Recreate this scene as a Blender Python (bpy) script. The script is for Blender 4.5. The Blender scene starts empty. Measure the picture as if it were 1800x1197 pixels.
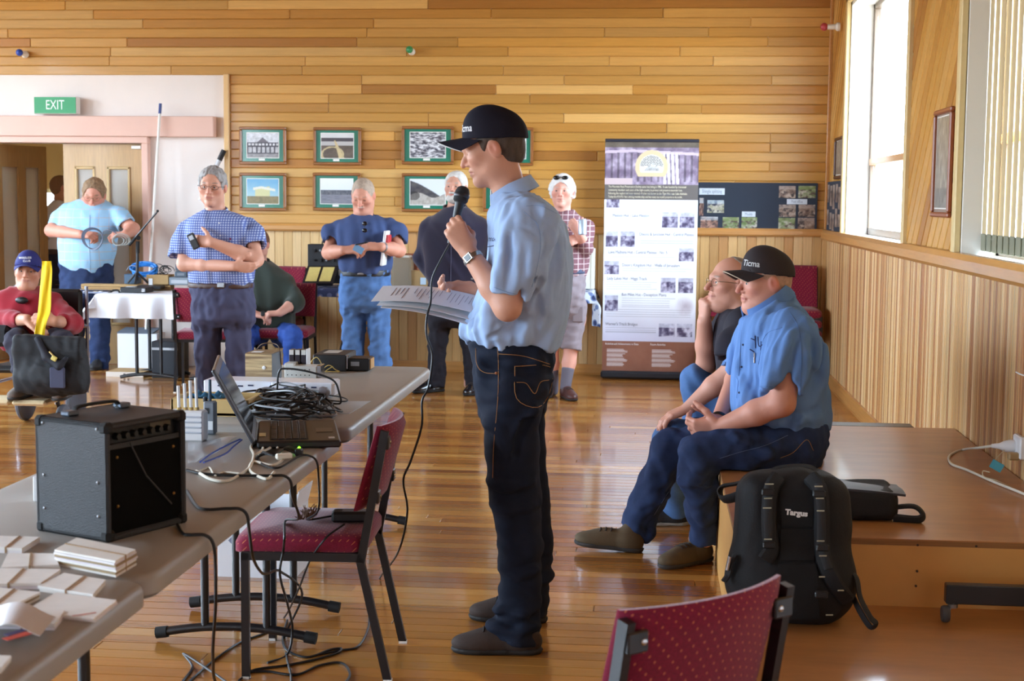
import bpy, bmesh, math, random
import numpy as np
from mathutils import Vector, Matrix

random.seed(7); np.random.seed(7)
sc = bpy.context.scene
COL = sc.collection

# ------------------------------------------------------------------ camera
FPX, CAMH = 2580.0, 1.55
def _n(v): v = np.array(v, float); return v/np.linalg.norm(v)
_ey = _n([252, 246.5, -FPX])
_ex = np.array([1, -.009, 0.]); _ex = _n(_ex-_ey*_ex.dot(_ey)); _ez = np.cross(_ex, _ey)
cam = bpy.data.cameras.new('camera'); camo = bpy.data.objects.new('camera', cam); COL.objects.link(camo)
mw = Matrix.Identity(4)
for _i, _e in enumerate((_ex, _ey, _ez)):
    for _j in range(3): mw[_i][_j] = _e[_j]
mw[2][3] = CAMH
camo.matrix_world = mw
cam.sensor_fit = 'HORIZONTAL'; cam.sensor_width = 23.5; cam.lens = FPX/1800*23.5
cam.clip_start = .05; cam.clip_end = 200
cam.dof.use_dof = True; cam.dof.focus_distance = 6.2; cam.dof.aperture_fstop = 4.5
sc.camera = camo
sc.view_settings.view_transform = 'Standard'; sc.view_settings.look = 'None'
sc.view_settings.gamma = 1; sc.view_settings.use_curve_mapping = False
sc.view_settings.exposure = 1.05

# ------------------------------------------------------------------ daylight: overcast sky seen through the windows
w = bpy.data.worlds.new('overcast_sky'); sc.world = w; w.use_nodes = True
_wt = w.node_tree; _bg = _wt.nodes['Background']; _bg.inputs[1].default_value = 13.0
_tc = _wt.nodes.new('ShaderNodeTexCoord'); _sp = _wt.nodes.new('ShaderNodeSeparateXYZ'); _wt.links.new(_tc.outputs['Generated'], _sp.inputs[0])
_mr = _wt.nodes.new('ShaderNodeMapRange'); _mr.inputs[1].default_value = -.06; _mr.inputs[2].default_value = .06; _wt.links.new(_sp.outputs['Z'], _mr.inputs[0])
_mx = _wt.nodes.new('ShaderNodeMix'); _mx.data_type = 'RGBA'; _wt.links.new(_mr.outputs[0], _mx.inputs[0])
_mx.inputs[6].default_value = (.22, .23, .21, 1); _mx.inputs[7].default_value = (.66, .83, 1, 1)      # paved ground below, overcast sky above
_wt.links.new(_mx.outputs[2], _bg.inputs[0])
WINDOWS = [   # wall, y0, y1, z0, z1 of the daylight openings
    ('R', 9.0, 11.85, 1.29, 3.1), ('R', 4.5, 7.42, 1.29, 3.3),
    ('L', 9.2, 11.9, .9, 3.3), ('L', 5.2, 8.2, .9, 3.3), ('L', 1.2, 4.2, .9, 3.3), ('L', -2.8, .2, .9, 3.3)]
WR, WL, WB, WF, CEIL = 1.49, -7.6, 13.0, -4.0, 3.75    # wall planes: right, left, back, behind the camera
def portal(name, loc, rot, sx, sy):     # guides the sky's daylight through a window opening; gives no light of its own
    l = bpy.data.lights.new(name, 'AREA'); l.shape = 'RECTANGLE'; l.size = sx; l.size_y = sy; l.cycles.is_portal = True
    o = bpy.data.objects.new(name, l); COL.objects.link(o); o.location = loc; o.rotation_euler = rot
for s, y0, y1, z0, z1 in WINDOWS:
    nm = 'window_left_offscreen' if s == 'L' else 'window_right_offscreen' if y1 < 8 else 'window_right'
    portal(nm, ((WR+.27) if s == 'R' else WL-.27, (y0+y1)/2, (z0+z1)/2), (math.pi/2, 0, math.pi/2) if s == 'R' else (math.pi/2, 0, -math.pi/2), y1-y0, z1-z0)
portal('window_lobby', (-6.935, 16.72, 1.085), (-math.pi/2, 0, 0), .63, 1.07)

# ------------------------------------------------------------------ helpers
def ray(u, v):
    d = np.array([u-900, 598.5-v, -FPX]); return np.array([_ex.dot(d), _ey.dot(d), _ez.dot(d)])
CP = np.array([0, 0, CAMH])
def at(u, v, Y): r = ray(u, v); return CP+r*(Y/r[1])           # point measured in the photo at depth Y
def atz(u, v, z=0): r = ray(u, v); return CP+r*((z-CAMH)/r[2])
def lin(c):
    c = np.array(c, float)/255; return np.where(c <= .04045, c/12.92, ((c+.055)/1.055)**2.4)
def S(r, g, b): return tuple(lin((r, g, b)))+(1,)

MATS = {}
def mat(name, col=(200, 200, 200), rough=.5, metal=0, var=0, scale=12, bump=0, bscale=150, spec=.5, coat=0,
        attr=None, objcol=False, trans=0, alpha=1, emit=None, estr=0, stretch=None, sheen=0, world=False, transl=0):
    if name in MATS: return MATS[name]
    m = bpy.data.materials.new(name); m.use_nodes = True; nt = m.node_tree; N = nt.nodes; L = nt.links
    b = N['Principled BSDF']; b.inputs['Roughness'].default_value = rough; b.inputs['Metallic'].default_value = metal
    b.inputs['Specular IOR Level'].default_value = spec
    if coat: b.inputs['Coat Weight'].default_value = coat; b.inputs['Coat Roughness'].default_value = .08
    if trans: b.inputs['Transmission Weight'].default_value = trans
    if alpha < 1: b.inputs['Alpha'].default_value = alpha
    if sheen: b.inputs['Sheen Weight'].default_value = sheen
    if emit: b.inputs['Emission Color'].default_value = S(*emit); b.inputs['Emission Strength'].default_value = estr
    c = S(*col); b.inputs['Base Color'].default_value = c
    src = None
    if attr:
        a = N.new('ShaderNodeAttribute'); a.attribute_name = attr; src = a.outputs['Color']
    elif objcol:
        a = N.new('ShaderNodeObjectInfo'); src = a.outputs['Color']
    if var or bump:
        tc = N.new('ShaderNodeTexCoord'); vec = tc.outputs['Object']
        if world: g = N.new('ShaderNodeNewGeometry'); vec = g.outputs['Position']
        if stretch:
            mp = N.new('ShaderNodeMapping'); mp.inputs['Scale'].default_value = stretch; L.new(vec, mp.inputs[0]); vec = mp.outputs[0]
    if var:
        nz = N.new('ShaderNodeTexNoise'); nz.inputs['Scale'].default_value = scale; nz.inputs['Detail'].default_value = 6
        nz.inputs['Roughness'].default_value = .65; L.new(vec, nz.inputs['Vector'])
        if world:
            oi = N.new('ShaderNodeObjectInfo'); nz.noise_dimensions = '4D'
            ml = N.new('ShaderNodeMath'); ml.operation = 'MULTIPLY'; ml.inputs[1].default_value = 60
            L.new(oi.outputs['Random'], ml.inputs[0]); L.new(ml.outputs[0], nz.inputs['W'])
        mr = N.new('ShaderNodeMapRange'); mr.inputs[1].default_value = .3; mr.inputs[2].default_value = .7
        mr.inputs[3].default_value = 1-var; mr.inputs[4].default_value = 1+var; L.new(nz.outputs['Fac'], mr.inputs[0])
        mx = N.new('ShaderNodeMix'); mx.data_type = 'RGBA'; mx.blend_type = 'MULTIPLY'; mx.inputs[0].default_value = 1
        if src is not None: L.new(src, mx.inputs[6])
        else: mx.inputs[6].default_value = c
        L.new(mr.outputs[0], mx.inputs[7]); src = mx.outputs[2]
    if src is not None: L.new(src, b.inputs['Base Color'])
    if bump:
        n2 = N.new('ShaderNodeTexNoise'); n2.inputs['Scale'].default_value = bscale; n2.inputs['Detail'].default_value = 3
        L.new(vec, n2.inputs['Vector'])
        bp = N.new('ShaderNodeBump'); bp.inputs['Strength'].default_value = bump; bp.inputs['Distance'].default_value = .004
        L.new(n2.outputs['Fac'], bp.inputs['Height']); L.new(bp.outputs[0], b.inputs['Normal'])
    if transl:
        tr = N.new('ShaderNodeBsdfTranslucent'); tr.inputs[0].default_value = c
        ms = N.new('ShaderNodeMixShader'); ms.inputs[0].default_value = transl
        L.new(b.outputs[0], ms.inputs[1]); L.new(tr.outputs[0], ms.inputs[2]); L.new(ms.outputs[0], N['Material Output'].inputs[0])
    MATS[name] = m; return m

def checks(name, base, line, pitch, width, line2=None, rough=.8, ax=('X', 'Z'), bump=.3):
    """woven check: thin lines across a base colour, in the garment's own space"""
    if name in MATS: return MATS[name]
    m = bpy.data.materials.new(name); m.use_nodes = True; nt = m.node_tree; N = nt.nodes; L = nt.links
    b = N['Principled BSDF']; b.inputs['Roughness'].default_value = rough; b.inputs['Specular IOR Level'].default_value = .2
    tc = N.new('ShaderNodeTexCoord'); sp = N.new('ShaderNodeSeparateXYZ'); L.new(tc.outputs['Object'], sp.inputs[0])
    src = None
    for k, a in enumerate(ax):
        q = N.new('ShaderNodeMath'); q.operation = 'MULTIPLY'; q.inputs[1].default_value = 1/pitch; L.new(sp.outputs[a], q.inputs[0])
        fr = N.new('ShaderNodeMath'); fr.operation = 'FRACT'; L.new(q.outputs[0], fr.inputs[0])
        lt = N.new('ShaderNodeMath'); lt.operation = 'LESS_THAN'; lt.inputs[1].default_value = width; L.new(fr.outputs[0], lt.inputs[0])
        hv = N.new('ShaderNodeMath'); hv.operation = 'MULTIPLY'; hv.inputs[1].default_value = .75; L.new(lt.outputs[0], hv.inputs[0])
        mx = N.new('ShaderNodeMix'); mx.data_type = 'RGBA'
        L.new(hv.outputs[0], mx.inputs[0])
        if src is None: mx.inputs[6].default_value = S(*base)
        else: L.new(src, mx.inputs[6])
        mx.inputs[7].default_value = S(*(line2 if (line2 and k) else line)); src = mx.outputs[2]
    L.new(src, b.inputs['Base Color'])
    MATS[name] = m; return m

class MB:
    """collects geometry of ONE part"""
    def __init__(s): s.v = []; s.f = []
    def add(s, vs, fs):
        o = len(s.v); s.v += [tuple(map(float, p)) for p in vs]; s.f += [tuple(i+o for i in q) for q in fs]; return s
    def box(s, c, d, bev=0, R=None):
        hx, hy, hz = d[0]/2, d[1]/2, d[2]/2; b = min(bev, hx*.9, hy*.9, hz*.9)
        R = np.array(R) if R is not None else np.eye(3); c = np.array(c, float)
        sg = [(x, y, z) for x in (-1, 1) for y in (-1, 1) for z in (-1, 1)]
        if b <= 0:
            vs = [c+R @ np.array((x*hx, y*hy, z*hz)) for x, y, z in sg]
            return s.add(vs, [(0, 1, 3, 2), (4, 6, 7, 5), (0, 4, 5, 1), (2, 3, 7, 6), (0, 2, 6, 4), (1, 5, 7, 3)])
        vs = []
        for x, y, z in sg:
            vs += [(x*hx, y*(hy-b), z*(hz-b)), (x*(hx-b), y*hy, z*(hz-b)), (x*(hx-b), y*(hy-b), z*hz)]
        F = []
        ix = {q: i for i, q in enumerate(sg)}
        def V(x, y, z, k): return ix[(x, y, z)]*3+k
        for x in (-1, 1): F.append([V(x, -1, -1, 0), V(x, 1, -1, 0), V(x, 1, 1, 0), V(x, -1, 1, 0)])
        for y in (-1, 1): F.append([V(-1, y, -1, 1), V(-1, y, 1, 1), V(1, y, 1, 1), V(1, y, -1, 1)])
        for z in (-1, 1): F.append([V(-1, -1, z, 2), V(1, -1, z, 2), V(1, 1, z, 2), V(-1, 1, z, 2)])
        for y in (-1, 1):
            for z in (-1, 1): F.append([V(-1, y, z, 1), V(1, y, z, 1), V(1, y, z, 2), V(-1, y, z, 2)])
        for x in (-1, 1):
            for z in (-1, 1): F.append([V(x, -1, z, 0), V(x, 1, z, 0), V(x, 1, z, 2), V(x, -1, z, 2)])
        for x in (-1, 1):
            for y in (-1, 1): F.append([V(x, y, -1, 0), V(x, y, 1, 0), V(x, y, 1, 1), V(x, y, -1, 1)])
        for q in sg: F.append([V(*q, 0), V(*q, 1), V(*q, 2)])
        A = np.array(vs); out = []
        for q in F:   # outward winding
            p = A[q]; n = np.cross(p[1]-p[0], p[2]-p[0])
            out.append(tuple(q) if n.dot(p.mean(0)) > 0 else tuple(q[::-1]))
        return s.add([c+R @ np.array(p) for p in vs], out)
    def tube(s, pts, r, n=8, closed=False, caps=True, flat=1.0, up=None):
        P = [np.array(p, float) for p in pts]; m = len(P); rr = r if isinstance(r, (list, tuple)) else [r]*m
        prev = None; vs = []
        for i in range(m):
            a = P[i-1] if (i > 0 or closed) else P[i]; b = P[(i+1) % m] if (i < m-1 or closed) else P[i]
            t = b-a; t = t/(np.linalg.norm(t)+1e-9)
            if prev is None:
                g = np.array(up if up is not None else ((0, 0, 1) if abs(t[2]) < .9 else (1, 0, 0)), float)
            else: g = prev
            g = g-t*g.dot(t); g = g/(np.linalg.norm(g)+1e-9); prev = g; h = np.cross(t, g)
            for k in range(n):
                a_ = 2*math.pi*k/n; vs.append(P[i]+(g*math.cos(a_)*flat+h*math.sin(a_))*rr[i])
        fs = []
        for i in range(m if closed else m-1):
            j = (i+1) % m
            for k in range(n): fs.append((i*n+k, i*n+(k+1) % n, j*n+(k+1) % n, j*n+k))
        if caps and not closed: fs += [tuple(range(n))[::-1], tuple((m-1)*n+k for k in range(n))]
        return s.add(vs, fs)
    def cyl(s, p0, p1, r0, r1=None, n=14): return s.tube([p0, p1], [r0, r0 if r1 is None else r1], n)
    def bar(s, p0, p1, w, h, up=(0, 0, 1)):
        p0 = np.array(p0, float); p1 = np.array(p1, float); t = _n(p1-p0); u = np.array(up, float); u = _n(u-t*u.dot(t)); x = np.cross(u, t)
        vs = [p+x*a*w/2+u*b*h/2 for p in (p0, p1) for a, b in ((-1, -1), (1, -1), (1, 1), (-1, 1))]
        return s.add(vs, [(3, 2, 1, 0), (4, 5, 6, 7), (0, 1, 5, 4), (1, 2, 6, 5), (2, 3, 7, 6), (3, 0, 4, 7)])
    def sph(s, c, r, n=12, R=None):
        r = np.array([r]*3 if np.isscalar(r) else r, float); R = np.eye(3) if R is None else np.array(R); c = np.array(c, float)
        vs = [c+R @ (np.array((0, 0, 1))*r)]
        for i in range(1, n//2):
            a = math.pi*i/(n//2)
            for k in range(n): b = 2*math.pi*k/n; vs.append(c+R @ (np.array((math.sin(a)*math.cos(b), math.sin(a)*math.sin(b), math.cos(a)))*r))
        vs.append(c+R @ (np.array((0, 0, -1))*r)); fs = []; m = n//2-1
        for k in range(n):
            fs.append((0, 1+k, 1+(k+1) % n))
            for i in range(m-1): fs.append((1+i*n+k, 1+(i+1)*n+k, 1+(i+1)*n+(k+1) % n, 1+i*n+(k+1) % n))
            fs.append((1+(m-1)*n+k, len(vs)-1, 1+(m-1)*n+(k+1) % n))
        return s.add(vs, fs)
    def lathe(s, prof, o=(0, 0, 0), n=20, R=None):
        R = np.eye(3) if R is None else np.array(R); o = np.array(o, float); vs = []
        for r, z in prof:
            for k in range(n): a = 2*math.pi*k/n; vs.append(o+R @ np.array((r*math.cos(a), r*math.sin(a), z)))
        fs = [(i*n+k, i*n+(k+1) % n, (i+1)*n+(k+1) % n, (i+1)*n+k) for i in range(len(prof)-1) for k in range(n)]
        fs += [tuple(range(n))[::-1], tuple((len(prof)-1)*n+k for k in range(n))]
        return s.add(vs, fs)
    def prism(s, poly, d, o=(0, 0, 0), R=None, bev=0):
        """polygon in local xy (counter-clockwise), extruded along local z by d; bev insets the top rim"""
        R = np.eye(3) if R is None else np.array(R); o = np.array(o, float); P = np.array(poly, float); n = len(P)
        rings = [(P, 0)]
        if bev:
            c = P.mean(0); e = np.roll(P, -1, 0)-np.roll(P, 1, 0); nn = np.stack([-e[:, 1], e[:, 0]], 1); nn /= np.linalg.norm(nn, axis=1)[:, None]+1e-9
            rings += [(P, d-bev), (P+nn*bev*.35, d-bev*.35), (P+nn*bev, d)]
        else: rings += [(P, d)]
        vs = [o+R @ np.array((p[0], p[1], z)) for Q, z in rings for p in Q]
        fs = [(i*n+k, i*n+(k+1) % n, (i+1)*n+(k+1) % n, (i+1)*n+k) for i in range(len(rings)-1) for k in range(n)]
        fs += [tuple(range(n))[::-1], tuple((len(rings)-1)*n+k for k in range(n))]
        return s.add(vs, fs)
    def grid(s, P, thick=0):
        """P: array (m,n,3) of a sheet; thick gives it a back side"""
        P = np.array(P, float); m, n = P.shape[:2]
        idx = lambda i, j, o=0: o+i*n+j
        fs = [(idx(i, j), idx(i+1, j), idx(i+1, j+1), idx(i, j+1)) for i in range(m-1) for j in range(n-1)]
        vs = list(P.reshape(-1, 3))
        if thick:
            a = np.gradient(P, axis=0); b = np.gradient(P, axis=1); nn = np.cross(a, b); nn /= np.linalg.norm(nn, axis=2)[..., None]+1e-9
            o = m*n; vs += list((P-nn*thick).reshape(-1, 3)); fs += [q for q in [tuple(reversed([i+o for i in f])) for f in fs]]
            rim = [idx(0, j) for j in range(n)]+[idx(i, n-1) for i in range(1, m)]+[idx(m-1, j) for j in range(n-2, -1, -1)]+[idx(i, 0) for i in range(m-2, 0, -1)]
            fs += [(rim[k], rim[(k+1) % len(rim)], rim[(k+1) % len(rim)]+o, rim[k]+o) for k in range(len(rim))]
        return s.add(vs, fs)
    def mesh(s, name, smooth=False, ang=35):
        me = bpy.data.meshes.new(name); me.from_pydata(s.v, [], s.f); me.validate(); me.update()
        if smooth:
            me.polygons.foreach_set('use_smooth', [True]*len(me.polygons)); me.set_sharp_from_angle(angle=math.radians(ang))
        return me
    def build(s, name, m, parent=None, smooth=False, ang=35):
        return link(name, s.mesh(name, smooth, ang), m, parent)

def link(name, me, m, parent=None):
    o = bpy.data.objects.new(name, me); COL.objects.link(o)
    if m is not None and not me.materials: me.materials.append(m)
    if parent is not None: par(o, parent)
    return o
def wmat(p):
    m = Matrix.LocRotScale(p.location, p.rotation_euler, p.scale)
    return m if p.parent is None else wmat(p.parent) @ p.matrix_parent_inverse @ m
def par(o, p): o.parent = p; o.matrix_parent_inverse = wmat(p).inverted()
def tag(o, label=None, cat=None, group=None, kind=None):
    if label: o['label'] = label
    if cat: o['category'] = cat
    if group: o['group'] = group
    if kind: o['kind'] = kind
    return o
def thing(name, label, cat, loc=(0, 0, 0), rz=0, group=None):
    o = bpy.data.objects.new(name, None); o.empty_display_size = .1; COL.objects.link(o)
    o.location = [float(x) for x in loc]; o.rotation_euler = (0, 0, rz); return tag(o, label, cat, group)
def local(o, parent):   # part whose vertices are given in the parent's own frame
    o.parent = parent; o.matrix_parent_inverse = Matrix.Identity(4); return o
def dup(root, loc=None, rz=None, label=None, group=None):
    r = root.copy(); COL.objects.link(r)
    if loc is not None: r.location = loc
    if rz is not None: r.rotation_euler = (0, 0, rz)
    if label: r['label'] = label
    if group: r['group'] = group
    for ch in list(root.children):
        c = ch.copy(); COL.objects.link(c); c.parent = r; c.matrix_parent_inverse = ch.matrix_parent_inverse.copy()
        for g in ch.children: d = g.copy(); COL.objects.link(d); d.parent = c; d.matrix_parent_inverse = g.matrix_parent_inverse.copy()
    return r
def rotz(a): c, s_ = math.cos(a), math.sin(a); return np.array([[c, -s_, 0], [s_, c, 0], [0, 0, 1]])
def rrect(w, h, r, n=5, cx=0, cy=0):
    out = []
    for sx, sy, a0 in ((1, 1, 0), (-1, 1, 90), (-1, -1, 180), (1, -1, 270)):
        for k in range(n+1):
            a = math.radians(a0+90*k/n); out.append((cx+sx*(w/2-r)+r*math.cos(a), cy+sy*(h/2-r)+r*math.sin(a)))
    return out
def spline(pts, n=8, closed=False):
    P = np.array(pts, float); m = len(P); out = []
    for i in range(m if closed else m-1):
        p0 = P[(i-1) % m] if (closed or i > 0) else 2*P[0]-P[1]; p1 = P[i]; p2 = P[(i+1) % m]
        p3 = P[(i+2) % m] if (closed or i < m-2) else 2*P[-1]-P[-2]
        for k in range(n):
            t = k/n; out.append(.5*((2*p1)+(-p0+p2)*t+(2*p0-5*p1+4*p2-p3)*t*t+(-p0+3*p1-3*p2+p3)*t**3))
    if not closed: out.append(P[-1])
    return out
def text(string, size, o, xd, yd, m, parent, name='lettering', align='CENTER', depth=.0006, bold=0, sx=1.0):
    cu = bpy.data.curves.new('t', 'FONT'); cu.body = string; cu.size = size; cu.align_x = align; cu.align_y = 'CENTER'
    cu.resolution_u = 2; cu.offset = bold; cu.extrude = 0
    t = bpy.data.objects.new('t', cu); COL.objects.link(t)
    dg = bpy.context.evaluated_depsgraph_get(); me0 = t.evaluated_get(dg).to_mesh()
    xd = _n(xd); yd = _n(yd); nd = np.cross(xd, yd); o = np.array(o, float)
    vs = [o+xd*v.co.x*sx+yd*v.co.y+nd*depth for v in me0.vertices]; fs = [tuple(p.vertices) for p in me0.polygons]
    bpy.data.objects.remove(t); bpy.data.curves.remove(cu)
    b = MB(); b.add(vs, fs); return b.build(name, m, parent)
def printed(name, o, xd, yd, w_, h_, nx, ny, fn, parent, rough=.5):
    """flat printed sheet: a fine grid whose vertex colours carry the print; fn(u, v) -> rgb 0..255"""
    o = np.array(o, float); xd = _n(xd); yd = _n(yd)
    U, V = np.meshgrid(np.linspace(0, 1, nx+1), np.linspace(0, 1, ny+1), indexing='ij')
    P = o+xd*(U[..., None]*w_)+yd*(V[..., None]*h_)
    i, j = np.meshgrid(np.arange(nx), np.arange(ny), indexing='ij'); a = (i*(ny+1)+j).ravel()
    q = np.stack([a, a+ny+1, a+ny+2, a+1], 1)
    me = bpy.data.meshes.new(name); me.from_pydata(P.reshape(-1, 3).tolist(), [], q.tolist())
    c = np.clip(fn(U, V), 0, 255); c = np.concatenate([lin(c), np.ones(U.shape+(1,))], 2).reshape(-1, 4)
    at_ = me.color_attributes.new('Col', 'FLOAT_COLOR', 'POINT'); at_.data.foreach_set('color', c.ravel().astype(np.float32))
    return link(name, me, mat('print_r%d' % int(rough*100), rough=rough, attr='Col'), parent)
def nz2(U, V, seed, sc_=4., oct_=4):
    """smooth value noise for prints"""
    rg = np.random.RandomState(seed); out = np.zeros_like(U); amp = 1; tot = 0
    for k in range(oct_):
        g = rg.rand(48, 48); x = (U*sc_) % 47; y = (V*sc_) % 47; i = np.floor(x).astype(int); j = np.floor(y).astype(int)
        fx = x-i; fy = y-j; fx = fx*fx*(3-2*fx); fy = fy*fy*(3-2*fy)
        out += amp*((g[i, j]*(1-fx)+g[i+1, j]*fx)*(1-fy)+(g[i, j+1]*(1-fx)+g[i+1, j+1]*fx)*fy); tot += amp; amp *= .55; sc_ *= 2.1
    return out/tot
def mixc(a, b, t): t = np.clip(t, 0, 1)[..., None]; return np.array(a, float)*(1-t)+np.array(b, float)*t
# ================================================================== the setting
WOOD = mat('wall_timber', var=.10, scale=3, stretch=(1.2, 6, 26), rough=.38, objcol=True, world=True, coat=.15, spec=.4)
WOODV = mat('wainscot_timber', var=.12, scale=3, stretch=(26, 26, 1.2), rough=.4, objcol=True, world=True, coat=.1, spec=.4)
FLOORM = mat('floor_timber', var=.12, scale=3, stretch=(1.0, 26, 6), rough=.2, objcol=True, world=True, coat=.5, spec=.5)
FLOORA = mat('floor_timber_far', var=.10, scale=3, stretch=(1.0, 26, 6), rough=.2, attr='Col', coat=.5, spec=.5)
PLASTER = mat('white_plaster', (236, 226, 220), .8, var=.02, scale=3)
PINK = mat('pink_paint', (226, 186, 170), .6, var=.03, scale=4)
TRIM = mat('varnished_trim', (196, 138, 76), .35, var=.12, scale=4, stretch=(1.5, 1.5, 20), world=True, coat=.2)
TRIMH = mat('varnished_rail', (200, 143, 78), .32, var=.12, scale=3, stretch=(1.5, 1.5, 24), world=True, coat=.3)
DARKB = mat('board_backing', (164, 116, 62), .8)
CREAMT = mat('cream_trim', (222, 196, 140), .5, var=.05)
WHITEP = mat('white_paint', (236, 234, 228), .5)
ALU = mat('anodised_frame', (120, 104, 90), .4, metal=.6)
def glassm():
    m = bpy.data.materials.new('window_glass'); m.use_nodes = True; N = m.node_tree.nodes; L = m.node_tree.links
    t = N.new('ShaderNodeBsdfTransparent'); g = N.new('ShaderNodeBsdfGlossy'); g.inputs['Roughness'].default_value = .02
    mx = N.new('ShaderNodeMixShader'); mx.inputs[0].default_value = .06
    L.new(t.outputs[0], mx.inputs[1]); L.new(g.outputs[0], mx.inputs[2]); L.new(mx.outputs[0], N['Material Output'].inputs[0]); return m
GLASS = glassm()
def struct(o): o['kind'] = 'structure'; return o
def sempty(name):
    o = bpy.data.objects.new(name, None); COL.objects.link(o); return struct(o)

# ---- floor of narrow boards running across the hall
fb = MB(); fb.box((( WL+WR)/2, (WF+WB)/2, -.07), (WR-WL+.6, WB-WF+.4, .1)); FLOOR = struct(fb.build('floor', DARKB))
FC = [(168, 110, 50), (182, 126, 60), (154, 98, 42), (190, 138, 72), (174, 116, 54), (162, 104, 46), (140, 84, 38)]
_bm = {}
def boardmesh(L, d, t, bev, name='board', m=None, axis=0):
    k = (round(L, 3), d, t, name, m.name)
    if k not in _bm:
        b = MB(); dims = [(L-.001, d-.0012, t), (d-.0012, t, L), (t, L-.001, d), (L-.001, t, d-.0012)][axis]
        b.box((0, 0, 0), dims, bev); _bm[k] = b.mesh(name); _bm[k].materials.append(m)
    return _bm[k]
def board(me, loc, c, parent, name='board'):
    o = bpy.data.objects.new(name, me); COL.objects.link(o); o.parent = parent; o.location = loc; o.color = S(*c); return o
rg = random.Random(3)
stv, stf, stc = [], [], []
P_ = .085; y = WF
while y < WB-.01:
    x = WL-.2+rg.random()*.3
    while x < WR:
        L = round(rg.choice([1.2, 1.5, 1.8, 2.1, 2.4, 2.7, 3.0]), 1); x1 = min(x+L, WR+.05)
        c = rg.choice(FC); k = .92+rg.random()*.16; c = tuple(q*k for q in c)
        vis = 4.25 < y < 8.3 and x1 > -.4465*y-.35
        if vis: board(boardmesh(round(x1-x, 2), P_, .02, .0022, m=FLOORM), ((x+x1)/2, y+P_/2, -.010), c, FLOOR)
        else:
            o_ = len(stv); a, b_, zt = .0006, .002, 0
            stv += [(x+a, y+a, -.003), (x1-a, y+a, -.003), (x1-a, y+P_-a, -.003), (x+a, y+P_-a, -.003), (x+b_, y+b_, zt), (x1-b_, y+b_, zt), (x1-b_, y+P_-b_, zt), (x+b_, y+P_-b_, zt)]
            stf += [tuple(q+o_ for q in f_) for f_ in ((4, 5, 6, 7), (0, 1, 5, 4), (1, 2, 6, 5), (2, 3, 7, 6), (3, 0, 4, 7))]
            stc += [S(*c)]*8
        x = x1
    y += P_
me = bpy.data.meshes.new('far_boards'); me.from_pydata(stv, [], stf)
ca = me.color_attributes.new('Col', 'FLOAT_COLOR', 'POINT'); ca.data.foreach_set('color', np.array(stc, np.float32).ravel())
o = link('far_boards', me, FLOORA); o.parent = FLOOR; o['kind'] = 'stuff'; o['label'] = 'distant varnished floor boards in mixed honey tones'

# ---- walls as slabs with openings
def slab(b, plane, t, a0, a1, z0, z1, holes, axis):
    """wall slab: axis 'y' runs along y at x=plane..plane+t, axis 'x' runs along x at y=plane..plane+t"""
    hs = sorted(holes); cur = a0; R = []
    for h0, h1, q0, q1 in hs:
        R += [(cur, h0, z0, z1), (h0, h1, z0, q0), (h0, h1, q1, z1)]; cur = h1
    R.append((cur, a1, z0, z1))
    for p0, p1, q0, q1 in R:
        if p1-p0 < .001 or q1-q0 < .001: continue
        if axis == 'y': b.box((plane+t/2, (p0+p1)/2, (q0+q1)/2), (abs(t), p1-p0, q1-q0))
        else: b.box(((p0+p1)/2, plane+t/2, (q0+q1)/2), (p1-p0, abs(t), q1-q0))
hr = [(a, b, c, d) for s, a, b, c, d in WINDOWS if s == 'R']; hl = [(a, b, c, d) for s, a, b, c, d in WINDOWS if s == 'L']
DX0, DX1, DZ = -6.16, -4.62, 2.02
b = MB(); slab(b, WB+.02, .16, -8.0, WR+.3, 0, CEIL, [(DX0, DX1, 0, DZ)], 'x'); WALLB = struct(b.build('wall_back', PLASTER))
b = MB(); slab(b, WR+.02, .3, WF, WB+.1, 0, CEIL, hr, 'y'); WALLR = struct(b.build('wall_right', PLASTER))
b = MB(); slab(b, WL, -.3, WF, WB+.02, 0, CEIL, hl, 'y'); WALLL = struct(b.build('wall_left', PLASTER))
b = MB(); slab(b, WF, -.2, WL-.3, WR+.3, 0, CEIL, [], 'x'); struct(b.build('wall_front', PLASTER))
b = MB(); b.box(((WL+WR)/2, (WF+WB)/2, CEIL+.06), (WR-WL+.8, WB-WF+.6, .12)); struct(b.build('ceiling', mat('ceiling_timber', (150, 112, 72), .6)))

# ---- back wall: horizontal lining boards above, vertical wainscot below
BC = [(206, 152, 76), (200, 146, 68), (211, 160, 85), (191, 135, 60), (215, 168, 98), (203, 151, 78), (176, 118, 50), (207, 156, 84)]
rg = random.Random(11); pitch = .0825; z = 1.312; row = 0
while z < CEIL-.05:
    x = (-3.815 if z < 2.60 else WL)-(0 if z < 2.6 else rg.random()*.5)
    start = x
    while x < WR-.02:
        L = rg.choice([.9, 1.2, 1.5, 1.8, 2.1, 2.7, 3.3]); x1 = x+L
        if x1 > WR-.5: x1 = WR+.01
        c = rg.choice(BC); k = .93+rg.random()*.12
        board(boardmesh(round(x1-x, 2), pitch, .02, .006, m=WOOD, axis=3), ((x+x1)/2, WB+.01, z+pitch/2), tuple(q*k for q in c), WALLB); x = x1
    z += pitch; row += 1
VC = [(222, 184, 128), (212, 170, 112), (226, 190, 138), (204, 158, 100), (216, 176, 118), (196, 146, 90)]
x = -3.815; vp = .081
while x < WR:
    c = rg.choice(VC); k = .95+rg.random()*.1
    board(boardmesh(1.16, vp, .02, .005, m=WOODV, axis=1), (x+vp/2, WB+.01, .09+.58), tuple(q*k for q in c), WALLB); x += vp
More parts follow.
